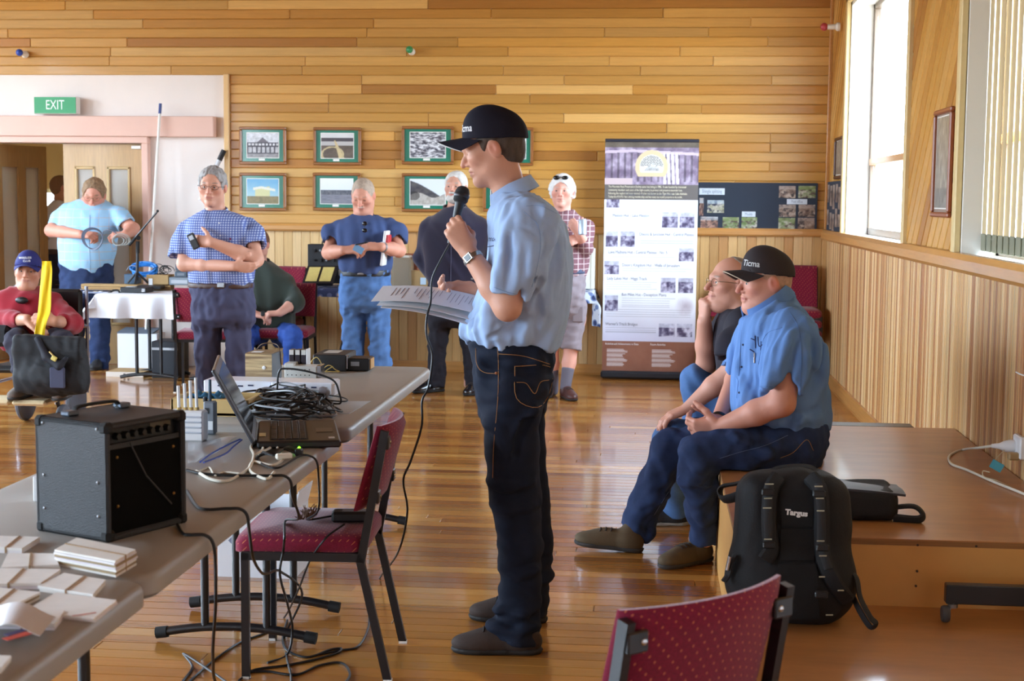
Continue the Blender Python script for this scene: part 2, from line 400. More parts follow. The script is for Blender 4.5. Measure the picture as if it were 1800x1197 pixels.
# ---- right wall: wainscot, then diagonal boards between the windows
RC = VC+[(182, 126, 72), (170, 114, 66)]
vp = .0405
yv = 3.4
while yv < WB:
    c = rg.choice(RC); k = .93+rg.random()*.12
    me_ = boardmesh(1.16, vp, .02, .005, name='wainscot_board', m=WOODV, axis=1)
    o = board(me_, (WR+.01, yv+vp/2, .67), tuple(q*k for q in c), WALLR); o.rotation_euler = (0, 0, math.pi/2); yv += vp
DC = BC
def clip(poly, n, c):
    out = []
    for i in range(len(poly)):
        p, q = np.array(poly[i]), np.array(poly[(i+1) % len(poly)]); a, b2 = n @ p-c, n @ q-c
        if a <= 0: out.append(p)
        if a*b2 < 0: out.append(p+(q-p)*a/(a-b2))
    return out
def diagonal(y0, y1, z0, z1, pw=.112):
    """boards at 45 degrees clipped to the panel y0..y1, z0..z1; they rise towards the camera"""
    n = _n([1, 1]); t = np.array([-n[1], n[0]]); c0 = min(n @ np.array(p) for p in ((y0, z0), (y1, z1))); c1 = n @ np.array((y1, z1)); c = c0
    while c < c1:
        poly = [np.array(p) for p in ((y0, z0), (y1, z0), (y1, z1), (y0, z1))]
        poly = clip(poly, n, c+pw-.005); poly = clip(poly, -n, -(c+.005)) if len(poly) > 2 else []
        if len(poly) > 2:
            P = [(p[0], p[1]) for p in poly]; cc = np.mean(P, 0)
            R = np.array([[0, 0, -1], [1, 0, 0], [0, 1, 0]], float).T
            R = np.stack([(0, 1, 0), (0, 0, 1), (-1, 0, 0)], 1)   # local x->y, y->z, z->-x
            b = MB(); b.prism(P[::-1] if np.cross(np.append(P[1], 0)-np.append(P[0], 0), np.append(P[2], 0)-np.append(P[1], 0))[2] < 0 else P, .02, o=(WR+.02, 0, 0), R=R.astype(float), bev=.006)
            o = b.build('diagonal_board', mat('diagonal_timber', var=.12, scale=3, stretch=(8, 8, 8), rough=.4, objcol=True, world=True, coat=.1)); o.parent = WALLR
            o.color = S(*rg.choice(DC))
        c += pw
diagonal(7.50, 8.93, 1.31, CEIL); diagonal(11.93, WB, 1.31, CEIL); b = MB(); b.box((WR+.012, 0.2, (1.31+CEIL)/2), (.02, 8.4, CEIL-1.31)); o = b.build('lining_panel', TRIM); o.parent = WALLR
b = MB(); b.box((WR+.012, (4.5+7.42)/2, (3.3+CEIL)/2), (.02, 2.92, CEIL-3.3)); o = b.build('head_panel', TRIM); o.parent = WALLR
# ---- rails, skirting, posts
def rail(name, pts, w, h):
    b = MB(); prof = [(0, 0), (w*.75, 0), (w, h*.2), (w, h*.7), (w*.8, h), (0, h)]
    (p0, p1, nrm) = pts; p0, p1 = np.array(p0, float), np.array(p1, float); t = _n(p1-p0); nrm = np.array(nrm, float)
    vs = [p+nrm*a+np.array((0, 0, c)) for p in (p0, p1) for a, c in prof]; k = len(prof)
    fs = [(i, (i+1) % k, k+(i+1) % k, k+i) for i in range(k)]+[tuple(range(k))[::-1], tuple(range(k, 2*k))]
    b.add(vs, fs); return struct(b.build(name, TRIMH))
rail('trim_1', ((-3.815, WB, 1.246), (WR, WB, 1.246), (0, -1, 0)), .045, .068)
rail('trim_2', ((WR, WB, 1.22), (WR, 3.0, 1.22), (-1, 0, 0)), .055, .09)
rail('baseboard_back', ((-3.86, WB, 0), (WR, WB, 0), (0, -1, 0)), .022, .095)
rail('baseboard_right', ((WR, WB, 0), (WR, 3.0, 0), (-1, 0, 0)), .022, .11)
b = MB(); b.box((-3.838, WB-.012, (2.64)/2), (.048, .05, 2.64), .006); struct(b.build('trim_3', mat('pale_post', (222, 180, 120), .4, var=.06, stretch=(20, 20, 1))))
b = MB(); b.box((WR-.012, WB-.012, (CEIL+1.3)/2), (.03, .03, CEIL-1.3), .006); struct(b.build('trim_4', TRIM))
# ---- windows in the right wall
def window_right(n, y0, y1, z0, z1, stiles, transom):
    W = sempty('window_%d' % n); X = WR+.20
    b = MB()   # lining boards of the reveal
    for yy in (y0+.012, y1-.012): b.box((WR+.16, yy, (z0+z1)/2), (.30, .024, z1-z0))
    b.box((WR+.16, (y0+y1)/2, z1-.012), (.30, y1-y0, .024)); b.build('reveal', WHITEP, W)
    b = MB(); b.box((WR+.14, (y0+y1)/2, z0-.01), (.36, y1-y0, .03), .006); b.build('window_sill', WHITEP, W)
    b = MB()
    for yy in (y0, y1): b.box((X, yy+(.03 if yy == y0 else -.054), (z0+z1)/2), (.05, .06, z1-z0), .004)
    for zz in (z0+.03, z1-.03): b.box((X, (y0+y1)/2, zz), (.05, y1-y0, .06), .004)
    for yy in stiles: b.box((X, yy, (z0+z1)/2), (.05, .055, z1-z0), .004)
    b.build('window_frame', ALU, W)
    b = MB(); b.box((X, (y0+y1)/2, transom), (.06, y1-y0-.1, .05), .004); b.build('transom', TRIM, W)
    ys = [y0+.06]+list(stiles)+[y1-.06]
    for i in range(len(ys)-1):
        for za, zb in ((z0+.05, transom), (transom, z1-.05)):
            b = MB(); b.box((X, (ys[i]+ys[i+1])/2, (za+zb)/2), (.005, ys[i+1]-ys[i]-.05, zb-za-.05)); b.build('pane', GLASS, W)
    b = MB()   # architrave round the opening
    for yy in (y0-.035, y1+.035): b.box((WR-.008, yy, (z0+z1)/2), (.036, .07, z1-z0+.1), .006)
    b.box((WR-.008, (y0+y1)/2, z1+.04), (.036, y1-y0+.14, .08), .006); b.build('architrave', CREAMT, W)
window_right(1, 9.0, 11.85, 1.29, 3.1, [10.1], 1.86)
window_right(2, 4.5, 7.42, 1.29, 3.3, [5.95], 1.86)
for k, (s, y0, y1, z0, z1) in enumerate([q for q in WINDOWS if q[0] == 'L']):
    W = sempty('window_%d' % (k+3)); b = MB()
    for yy in (y0+.03, (y0+y1)/2, y1-.03): b.box((WL-.18, yy, (z0+z1)/2), (.05, .06, z1-z0))
    for zz in (z0+.03, z1-.03): b.box((WL-.18, (y0+y1)/2, zz), (.05, y1-y0, .06))
    b.build('window_frame', ALU, W)
    for yy in (y0, (y0+y1)/2):
        b = MB(); b.box((WL-.18, yy+(y1-y0)/4, (z0+z1)/2), (.005, (y1-y0)/2-.06, z1-z0-.12)); b.build('pane', GLASS, W)
# ---- vertical blind hanging in the second window
BL = thing('vertical_blind', 'cream vertical blind of narrow hanging slats in bright window above rail', 'blind', (WR+.10, 6.0, 3.25))
b = MB(); b.box((WR+.10, 5.96, 3.27), (.05, 2.8, .04), .005); b.build('head_track', WHITEP, BL)
SL = mat('blind_slat', (206, 184, 142), .8, transl=.10); PCH = mat('weight_pouch', (140, 138, 116), .8, transl=.05)
yy = 7.33; b = MB(); b.box((0, 0, 0), (.0016, .124, 1.93)); slm = b.mesh('slat'); slm.materials.append(SL)
b = MB(); b.box((0, 0, 0), (.008, .127, .085), .003); pm = b.mesh('weight_pouch'); pm.materials.append(PCH)
while yy > 4.6:
    o = bpy.data.objects.new('slat', slm); COL.objects.link(o); o.location = (WR+.10, yy, 2.285); o.rotation_euler = (0, 0, math.radians(-4.5)); par(o, BL)
    p = bpy.data.objects.new('weight_pouch', pm); COL.objects.link(p); p.parent = o; p.location = (0, 0, -.925)
    yy -= .115

# ---- white wall end: header beam, door opening, doors, lobby beyond
b = MB(); b.box(((WL-3.943)/2, WB-.03, 2.17), (-3.943-WL, .10, .182), .006); struct(b.build('trim_5', PINK))
b = MB()
for x in (DX0-.03, DX1+.03): b.box((x, WB+.03, DZ/2), (.06, .17, DZ), .005)
b.box(((DX0+DX1)/2, WB+.03, DZ+.03), (DX1-DX0+.12, .17, .06), .005); struct(b.build('trim_6', PINK))
OAK = mat('door_oak', (186, 148, 98), .42, var=.12, scale=4, stretch=(14, 14, 1), coat=.15)
MOULD = mat('pale_moulding', (196, 164, 112), .4)
FROST = mat('frosted_glass', (236, 232, 226), .35, transl=.6)
def door(n, m, label):
    """leaf 0.77 wide, hinge at local x=0, leaf along -x, two tall glazed panels"""
    D = sempty('door_%d' % n); w_ = .765; h_ = DZ-.012
    st = [(-.135, 0), (-w_, -w_+.105), (-.465, -.355)]
    def L(b, name, mm): return local(b.build(name, mm), D)
    b = MB()
    for x0, x1 in st: b.box(((x0+x1)/2, 0, h_/2+.006), (abs(x1-x0), .04, h_))
    for z0, z1 in ((.006, .36), (h_-.2, h_+.006)):
        b.box((-w_/2, 0, (z0+z1)/2), (w_-.002, .039, z1-z0))
    L(b, 'leaf', m)
    for x0, x1 in ((-w_+.105, -.465), (-.355, -.135)):
        b = MB(); b.box(((x0+x1)/2, 0, (.36+h_-.2)/2), (x1-x0, .008, h_-.56)); L(b, 'pane', FROST)
        b = MB()
        for xx in (x0+.012, x1-.012): b.box((xx, -.014, (.36+h_-.2)/2), (.026, .03, h_-.55), .006)
        for zz in (.372, h_-.21): b.box(((x0+x1)/2, -.014, zz), (x1-x0, .03, .026), .006)
        L(b, 'moulding', MOULD)
    return D
D1 = door(1, OAK, ''); D1.location = (DX1-.003, WB+.06, 0)
b = MB(); b.box((DX1-.07, WB+.02, DZ-.035), (.09, .03, .03), .004); b.build('door_closer', WHITEP, D1)
D2 = door(2, OAK, ''); D2.location = (DX0+.02, WB+.16, 0); D2.rotation_euler = (0, 0, math.radians(-106))
CREAM = mat('lobby_cream', (246, 224, 176), .8)
YL = 16.6; LBX = -7.6
b = MB(); b.box((LBX-.06, (WB+.2+YL)/2, 1.4), (.12, YL-WB-.2, 2.8)); struct(b.build('wall_lobby_left', CREAM))
b = MB(); slab(b, YL, .15, LBX-.3, -3.0, 0, 2.8, [(-7.25, -6.62, .55, 1.62)], 'x'); struct(b.build('wall_lobby_back', CREAM))
b = MB(); b.box((-3.3, (WB+.2+YL)/2, 1.4), (.12, YL-WB-.2, 2.8)); struct(b.build('wall_lobby_right', CREAM))
b = MB(); b.box(((LBX-3.2)/2, (WB+.18+YL)/2, 2.76), (-3.0-LBX, YL-WB-.2, .1)); struct(b.build('ceiling_lobby', CREAM))
b = MB(); b.box(((LBX-3.2)/2, (WB+YL)/2+.1, -.03), (-3.0-LBX, YL-WB+.1, .06)); struct(b.build('floor_lobby', mat('lobby_floor', (176, 112, 52), .3, var=.15, scale=4, stretch=(1, 12, 1))))
W = sempty('window_7'); b = MB()
for x in (-7.22, -6.65): b.box((x, YL+.08, 1.085), (.05, .05, 1.07))
for z in (.575, 1.595): b.box((-6.935, YL+.08, z), (.63, .05, .05))
b.build('window_frame', WHITEP, W); b = MB(); b.box((-6.935, YL+.08, 1.085), (.52, .005, .97)); b.build('pane', GLASS, W)

# ---- plywood stage in two steps along the right wall
PLY = mat('stage_plywood', (172, 116, 64), .42, var=.16, scale=2.2, stretch=(1.2, 5, 1), coat=.25, bump=.03, bscale=40)
PLYF = mat('stage_panel', (222, 166, 92), .55, var=.05, scale=3)
PLYE = mat('ply_edge', (150, 104, 58), .6, var=.2, scale=6, stretch=(1, 1, 60))
def platform(name, label, x0, x1, y0, y1, z0, z1):
    T = thing(name, label, 'stage', ((x0+x1)/2, (y0+y1)/2, z0)); cx, cy = (x0+x1)/2, (y0+y1)/2
    b = MB(); b.box((cx, cy, z1-.002), (x1-x0, y1-y0, .004)); b.build('top_sheet', PLY, T)
    b = MB(); b.box((cx, cy, z1-.013), (x1-x0-.001, y1-y0-.001, .018)); b.build('sheet_edge', PLYE, T)
    zc, h = (z0+z1-.022)/2, z1-.022-z0
    b = MB(); b.box((cx, y0+.012, zc), (x1-x0-.006, .018, h)); b.build('front_panel', PLYF, T)
    b = MB(); b.box((x0+.012, cy, zc), (.018, y1-y0-.04, h)); b.build('side_panel', PLYF, T)
    b = MB(); b.box((cx, y1-.012, zc), (x1-x0-.006, .018, h)); b.build('back_panel', PLYF, T)
    return T
ST2 = platform('low_stage', 'low plywood stage step in front of the higher stage', .285, WR-.024, 2.4, 4.86, 0, .218)
ST1 = platform('stage', 'varnished plywood stage along the wall where two men sit', .285, WR-.006, 4.86, 7.33, 0, .445)
b = MB(); b.box((.82, 7.40, .43), (.95, .12, .03), .003); b.build('edge_strip', mat('dark_metal_strip', (70, 66, 62), .4, metal=.7), ST1)
for (u, v) in ((1613, 958), (1716, 960), (1612, 1004), (1610, 1030)):
    p = at(u, v, 4.86); b = MB(); b.cyl(p+np.array((0, .004, 0)), p-np.array((0, .002, 0)), .004, n=8); b.build('screw', mat('dark_screw', (60, 46, 34), .6), ST1)
# ================================================================== tables, chairs and things in the foreground
ZT = .74
TOPM = mat('table_plastic', (166, 163, 157), .42, var=.03, scale=5, bump=.15, bscale=500)
BLK = mat('black_steel', (22, 22, 26), .35, spec=.6)
BLKP = mat('black_plastic', (20, 20, 22), .45)
RUB = mat('black_rubber', (16, 16, 17), .7)
CHROME = mat('chrome', (200, 202, 206), .2, metal=1)
STEEL = mat('brushed_steel', (150, 152, 156), .35, metal=.9)
def table(label, x0, x1, y0, y1, trest, z=ZT):
    T = thing('folding_table', label, 'table', ((x0+x1)/2, (y0+y1)/2, 0), group='grey folding tables in a row'); cx, cy = (x0+x1)/2, (y0+y1)/2
    b = MB(); b.prism(rrect(x1-x0, y1-y0, .06, 6), .046, o=(cx, cy, z-.046), bev=.016); b.build('table_top', TOPM, T, smooth=True, ang=50)
    b = MB(); b.prism(rrect(x1-x0-.03, y1-y0-.03, .05, 4), .012, o=(cx, cy, z-.058)); b.build('apron', mat('table_underside', (124, 122, 118), .6), T)
    for yt in trest:
        for dx in (-.11, .11):
            b = MB(); b.cyl((cx+dx, yt, .045), (cx+dx, yt, z-.06), .0145, n=12); b.build('leg', BLK, T, smooth=True)
        b = MB(); pts = [(cx+q*.27, yt, .028+.03*(1-q*q)) for q in np.linspace(-1, 1, 15)]; b.tube(pts, .0155, 12)
        f = b.build('foot_bar', BLK, T, smooth=True)
        for q in (-1, 1):
            b = MB(); b.cyl((cx+q*.245, yt, .032), (cx+q*.285, yt, .026), .021, n=12); b.build('end_cap', RUB, f, smooth=True)
        b = MB(); b.cyl((cx-.11, yt, z-.16), (cx+.11, yt, z-.16), .009, n=8); b.build('cross_bar', BLK, T)
        s_ = 1 if yt < cy else -1
        b = MB(); b.tube([(cx, yt, z-.16), (cx, yt+s_*.38, z-.07)], .008, 8); b.build('brace', BLK, T)
    return T
table('grey folding table with radios, wooden box and heap of black cables', -1.80, -1.06, 5.04, 6.97, (5.27, 6.76))
table('grey folding table with laptop and black amplifier standing on it', -1.80, -1.055, 2.985, 4.91, (3.25, 4.93-.05))
table('grey folding table covered with bundles of white envelopes', -1.80, -1.05, 1.05, 2.965, (1.4, 2.72))

# ---- upholstered stacking chairs
def dotted(name, base, dot):
    m = bpy.data.materials.new(name); m.use_nodes = True; N = m.node_tree.nodes; L = m.node_tree.links; b = N['Principled BSDF']
    b.inputs['Roughness'].default_value = .9; b.inputs['Sheen Weight'].default_value = .25; b.inputs['Specular IOR Level'].default_value = .2
    tc = N.new('ShaderNodeTexCoord'); vo = N.new('ShaderNodeTexVoronoi'); vo.voronoi_dimensions = '2D'; vo.inputs['Scale'].default_value = 40; vo.inputs['Randomness'].default_value = .0
    sp_ = N.new('ShaderNodeSeparateXYZ'); L.new(tc.outputs['Object'], sp_.inputs[0]); yz = N.new('ShaderNodeMath'); L.new(sp_.outputs['Y'], yz.inputs[0]); L.new(sp_.outputs['Z'], yz.inputs[1]); pa = N.new('ShaderNodeMath'); L.new(sp_.outputs['X'], pa.inputs[0]); L.new(yz.outputs[0], pa.inputs[1]); pb = N.new('ShaderNodeMath'); pb.operation = 'SUBTRACT'; L.new(sp_.outputs['X'], pb.inputs[0]); L.new(yz.outputs[0], pb.inputs[1]); cb = N.new('ShaderNodeCombineXYZ'); L.new(pa.outputs[0], cb.inputs[0]); L.new(pb.outputs[0], cb.inputs[1]); L.new(cb.outputs[0], vo.inputs['Vector']); lt = N.new('ShaderNodeMath'); lt.operation = 'LESS_THAN'; lt.inputs[1].default_value = .115
    L.new(vo.outputs['Distance'], lt.inputs[0]); nz = N.new('ShaderNodeTexNoise'); nz.inputs['Scale'].default_value = 220; L.new(tc.outputs['Object'], nz.inputs['Vector'])
    mr = N.new('ShaderNodeMix'); mr.data_type = 'RGBA'; mr.inputs[6].default_value = S(*[q*.75 for q in base]); mr.inputs[7].default_value = S(*[min(255, q*1.2) for q in base]); L.new(nz.outputs['Fac'], mr.inputs[0])
    mx = N.new('ShaderNodeMix'); mx.data_type = 'RGBA'; L.new(lt.outputs[0], mx.inputs[0]); L.new(mr.outputs[2], mx.inputs[6]); mx.inputs[7].default_value = S(*dot)
    L.new(mx.outputs[2], b.inputs['Base Color']); return m
MAROON = dotted('maroon_fabric', (124, 24, 52), (196, 108, 76))
def make_chair(label):
    T = thing('chair', label, 'chair', group='maroon upholstered stacking chairs')
    hw = .208
    def add(b, n, m, sm=False, a=35): return local(b.build(n, m, smooth=sm, ang=a), T)
    # seat cushion with rounded edges
    b = MB(); ny, nx = 14, 16; rows = []
    pts = rrect(.43, .43, .05, 5, 0, .01)
    for k, (ins, zz) in enumerate(((.012, .415), (0, .425), (0, .455), (.008, .470), (.03, .480), (.12, .484))):
        P = np.array(pts); c = P.mean(0); d = P-c; q = c+d*(1-ins/.215); rows.append([(x, y, zz-.012*max(0, (y-.12)/.1)**2) for x, y in q])
    n = len(pts); vs = [p for r in rows for p in r]
    fs = [(i*n+k, i*n+(k+1) % n, (i+1)*n+(k+1) % n, (i+1)*n+k) for i in range(len(rows)-1) for k in range(n)]+[tuple(range(n))[::-1], tuple((len(rows)-1)*n+k for k in range(n))]
    b.add(vs, fs); add(b, 'seat', MAROON, True, 60)
    # curved backrest
    b = MB(); R = []; nu, nv = 15, 11; th = .022
    def pt(u, v, side):   # u -1..1 across, v 0..1 up
        edge = min(1, (1-abs(u))*9, v*8+.0, (1-v)*8); e = math.sqrt(max(0, 1-(1-edge)**2))
        x = u*hw*1.0; z = .555+v*.275; y = -.20-.075*v+.045*(1-u*u)*-1 + .03
        return (x, y+side*th*(.25+.75*e), z)
    for side in (1, -1): R.append([[pt(u, v, side) for u in np.linspace(-1, 1, nu)] for v in np.linspace(0, 1, nv)])
    F_, B_ = np.array(R[0]), np.array(R[1]); vs = list(F_.reshape(-1, 3))+list(B_.reshape(-1, 3)); o_ = nu*nv; fs = []
    for i in range(nv-1):
        for j in range(nu-1): a = i*nu+j; fs += [(a, a+nu, a+nu+1, a+1), (o_+a, o_+a+1, o_+a+nu+1, o_+a+nu)]
    rim = [j for j in range(nu)]+[i*nu+nu-1 for i in range(1, nv)]+[(nv-1)*nu+j for j in range(nu-2, -1, -1)]+[i*nu for i in range(nv-2, 0, -1)]
    fs += [(rim[k], rim[(k+1) % len(rim)], rim[(k+1) % len(rim)]+o_, rim[k]+o_) for k in range(len(rim))]
    b.add(vs, fs); bk = add(b, 'backrest', MAROON, True, 70)
    for s_ in (-1, 1):
        x = s_*hw
        b = MB(); b.bar((x, .185, .0), (x, .185, .415), .026, .02, up=(1, 0, 0)); lg = add(b, 'leg', BLK)
        b = MB(); b.box((x, .185, .004), (.028, .022, .008)); local(b.build('foot_tip', WHITEP), T)
        b = MB(); b.bar((x, -.275, 0), (x, -.185, .40), .026, .02, up=(1, 0, 0)); add(b, 'leg', BLK)
        b = MB(); b.box((x, -.275, .004), (.022, .028, .008)); local(b.build('foot_tip', WHITEP), T)
        b = MB(); b.bar((x, -.188, .39), (x, -.265, .815), .026, .02, up=(1, 0, 0)); add(b, 'back_post', BLK)
        b = MB(); b.bar((x, -.19, .405), (x, .195, .405), .02, .028); add(b, 'seat_rail', BLK)
        for zz in (.60, .775):
            yb = -.19-.075*(zz-.4)/.42
            b = MB(); b.box((x-s_*.018, yb-.015, zz), (.05, .012, .04), .003); k = add(b, 'bracket', BLK)
            b = MB(); b.sph((x-s_*.03, yb-.022, zz), (.007, .004, .007), 8); local(b.build('bolt', CHROME), T)
    for yy in (.17, -.17): b = MB(); b.bar((-hw, yy, .405), (hw, yy, .405), .02, .028); add(b, 'cross_rail', BLK)
    return T
CH = make_chair('maroon dotted chair tucked at the table with a black adapter on its seat')
CH.location = (-1.115, 4.735, 0); CH.rotation_euler = (0, 0, math.radians(93))
CH2 = dup(CH, (-.068, 2.86, 0), math.radians(43.5), 'maroon dotted chair with its back turned, standing in front of the backpack')

def rest(uL, uR, vT, vB, z=ZT):
    p0 = atz(uL, vB, z); p1 = at(uR, vB, p0[1]); pt_ = at(uL, vT, p0[1]); return p0[0], p1[0], p0[1], pt_[2]-z
def quadprism(px, z0, t, m, name, parent=None):
    P = [atz(u, v, z0+t)[:2] for u, v in px]; P = np.array(P); a = P-P.mean(0)
    area = sum(a[i][0]*a[(i+1) % len(a)][1]-a[i][1]*a[(i+1) % len(a)][0] for i in range(len(a)))
    if area < 0: P = P[::-1]
    b = MB(); b.prism(P, t, o=(0, 0, z0)); return b.build(name, m, parent)
# ---- amplifier
A0, A1, A2 = atz(190, 955, ZT), atz(95, 946, ZT), atz(330, 918, ZT)
AX = _n((A2-A0)*[1, 1, 0]); AY = np.cross((0, 0, 1), AX); WA = np.linalg.norm(A2-A0); DA = .24; HA = (at(189, 746, A0[1])-A0)[2]
RA = np.stack([AX, AY, (0, 0, 1)], 1); AC = A0+AX*WA/2+AY*DA/2
AMP = thing('guitar_amplifier', 'black tolex combo amplifier with dark grille and carry handle on the table', 'amplifier', AC, math.atan2(AX[1], AX[0]))
TOLEX = mat('black_tolex', (40, 41, 44), .5, bump=.5, bscale=420, spec=.5)
def amp(b, n, m, sm=False, p=AMP): return local(b.build(n, m, smooth=sm), p)
b = MB(); t_ = .016
b.box((0, DA/2-t_/2, HA/2), (WA, t_, HA), .004)
for s_ in (-1, 1): b.box((s_*(WA/2-t_/2), 0, HA/2), (t_, DA, HA), .005)
for zz in (t_/2, HA-t_/2): b.box((0, 0, zz), (WA, DA, t_), .005)
b.box((0, -.02, HA*.79), (WA-.02, DA-.06, .012)); amp(b, 'cabinet', TOLEX)
GR = mat('grille_cloth', (9, 9, 9), .95, bump=.6, bscale=600, spec=.15)
b = MB(); b.box((0, -DA/2+.014, HA*.395), (WA-.034, .012, HA*.74)); amp(b, 'grille', GR)
b = MB(); b.box((0, -DA/2+.03, HA*.875), (WA-.036, .012, HA*.155)); pn = amp(b, 'control_panel', mat('amp_panel', (18, 17, 16), .5))
for k in range(7):
    b = MB(); b.lathe([(.009, 0), (.009, .008), (.007, .016)], (-WA/2+.05+k*(WA-.1)/6, -DA/2+.025, HA*.87), 10, R=np.stack([(1, 0, 0), (0, 0, 1), (0, -1, 0)], 1).astype(float)); amp(b, 'knob', BLKP)
b = MB(); b.box((WA*.25, -DA/2+.0235, HA*.91), (.07, .001, .016)); amp(b, 'badge', mat('worn_badge', (96, 84, 64), .5))
b = MB(); hp = [(-.07, .05, HA), (-.07, .05, HA+.012), (-.05, .05, HA+.02), (.05, .05, HA+.02), (.07, .05, HA+.012), (.07, .05, HA)]; b.tube(spline(hp, 5), .010, 8, flat=.45); h_ = amp(b, 'handle', RUB, True)
for s_ in (-1, 1):
    b = MB(); b.box((s_*.085, .05, HA+.007), (.035, .03, .012), .003); amp(b, 'handle_mount', mat('grey_mount', (108, 118, 132), .4, metal=.5))
for sx in (-1, 1):
    for sy in (-1, 1):
        for sz in (0, 1):
            b = MB(); b.box((sx*(WA/2-.012), sy*(DA/2-.012), .013+sz*(HA-.026)), (.03, .03, .03), .008); amp(b, 'corner_cap', RUB)
for zz in (.06, HA*.5, HA*.95):
    for yy in (-.09, .09):
        b = MB(); b.sph((-WA/2-.0005, yy, zz), (.003, .004, .004), 8); amp(b, 'screw', STEEL)
for zz in (.08, HA*.7):
    for xx in (-WA/2+.04, WA/2-.04): b = MB(); b.sph((xx, -DA/2+.007, zz), (.004, .003, .004), 8); amp(b, 'screw', mat('brass', (150, 116, 60), .35, metal=.8))
b = MB(); b.tube([(-WA/2+.08, -DA/2+.004, HA*.80), (-.01, -DA/2-.004, HA*.5), (WA*.3, -DA/2+.002, HA*.2)], .0022, 6); amp(b, 'input_lead', mat('grey_lead', (58, 58, 58), .6))

# ---- laptop, seen along its screen
N_, F_ = atz(446, 790, ZT), atz(449, 752, ZT); LW = np.linalg.norm(F_-N_); ly = _n(F_-N_); lx = np.cross(ly, (0, 0, 1)); LC = (N_+F_)/2
LAP = thing('laptop', 'open dark laptop with its screen seen edge-on beside the cables', 'laptop', LC, math.atan2(lx[1], lx[0])); LD = .27
def lap(b, n, m, p=LAP): return local(b.build(n, m), p)
LAPM = mat('dark_laptop', (34, 30, 30), .4, var=.1, scale=20); LAPE = mat('laptop_edge', (92, 94, 100), .3, metal=.6)
b = MB(); b.box((LD/2+.01, 0, .013), (LD, LW, .024), .006); bs = lap(b, 'base', LAPM)
kb = MB(); kb.box((LD*.42, 0, .0255), (LD*.46, LW*.86, .002)); lap(kb, 'keyboard_well', mat('key_well', (20, 18, 18), .6))
for r in range(5):
    for c in range(13):
        b = MB(); b.box((LD*.24+r*.0235, -LW*.40+c*LW*.0665, .0275), (.019, LW*.056, .004), .0012); lap(b, 'key', mat('laptop_key', (40, 34, 33), .5))
b = MB(); b.box((LD*.86, -.01, .0258), (.055, .085, .0015)); lap(b, 'touchpad', mat('touchpad', (46, 42, 42), .35))
b = MB(); b.box((LD*.93, -LW*.38, .026), (.02, .03, .001)); lap(b, 'sticker', mat('silver_sticker', (200, 200, 196), .4))
b = MB(); b.box((LD*.10, -LW*.2, .026), (.022, .07, .001)); lap(b, 'sticker', mat('cream_sticker', (226, 210, 150), .6))
SA = math.radians(118); sx_, sz_ = math.cos(SA), math.sin(SA); Rs = np.stack([(sx_, 0, sz_), (0, 1, 0), (-sz_, 0, sx_)], 1)
b = MB(); b.box(np.array((0, 0, .02))+Rs @ np.array((.135, 0, 0)), (.27, LW, .014), .004, R=Rs); lap(b, 'lid', LAPE)
b = MB(); b.box(np.array((0, 0, .02))+Rs @ np.array((.137, 0, -.0075)), (.22, LW*.92, .002), R=Rs); lap(b, 'screen', mat('dark_screen', (24, 26, 32), .1))
b = MB(); b.cyl((0, -LW*.42, .02), (0, LW*.42, .02), .009, n=10); lap(b, 'hinge', LAPM)

# ---- things round the laptop
WHT = mat('white_plastic', (236, 238, 240), .4); GRYP = mat('grey_plastic', (120, 126, 134), .45)
x0, x1, Y_, h = rest(296, 357, 722, 776)
RT = thing('network_router', 'white ribbed router with four white rod aerials beside the amplifier', 'router', ((x0+x1)/2, Y_+.03, ZT))
b = MB(); b.box(((x0+x1)/2, Y_+.03, ZT+h/2), (x1-x0, .055, h), .006); bd = b.build('body', WHT, RT)
for k in range(4): b = MB(); b.box(((x0+x1)/2, Y_+.002, ZT+h*(.3+.17*k)), (x1-x0-.01, .006, .006), .002); b.build('rib', mat('router_rib', (190, 198, 210), .4), RT)
for (ua, va, vb) in ((314, 678, 722), (325, 674, 722), (335, 669, 722), (345, 664, 722)):
    p0 = at(ua+1, vb, Y_+.03); p1 = at(ua-1, va, Y_+.03); b = MB(); b.cyl(p0, p1, .0055, .0052, 10); an = b.build('aerial', WHT, RT, smooth=True)
    b = MB(); b.cyl(p0-np.array((0, 0, .002)), p0+np.array((0, 0, .012)), .008, n=10); b.build('aerial_socket', mat('brass2', (196, 170, 110), .35, metal=.7), RT)
x0, x1, Y_, h = rest(357, 377, 706, 764)
HR = thing('handheld_radio', 'grey handheld radio with dark aerial standing between router and laptop', 'radio', ((x0+x1)/2, Y_+.02, ZT))
b = MB(); b.box(((x0+x1)/2, Y_+.02, ZT+h/2), (x1-x0, .035, h), .005); b.build('body', GRYP, HR)
b = MB(); b.cyl(at(369, 707, Y_+.02), at(369, 667, Y_+.02), .0062, .005, 10); b.build('aerial', mat('slate_rubber', (58, 78, 96), .6), HR, smooth=True)
b = MB(); b.lathe([(.008, 0), (.008, .012), (.006, .016)], at(361, 706, Y_+.02), 10); b.build('knob', BLKP, HR)
b = MB(); b.box(((x0+x1)/2-.006, Y_+.0015, ZT+h*.72), (.014, .002, .02)); b.build('display', mat('lcd', (36, 40, 44), .2), HR)
b = MB(); b.box(((x0+x1)/2+.006, Y_+.0015, ZT+h*.28), (.016, .002, .03)); b.build('rating_label', WHT, HR)
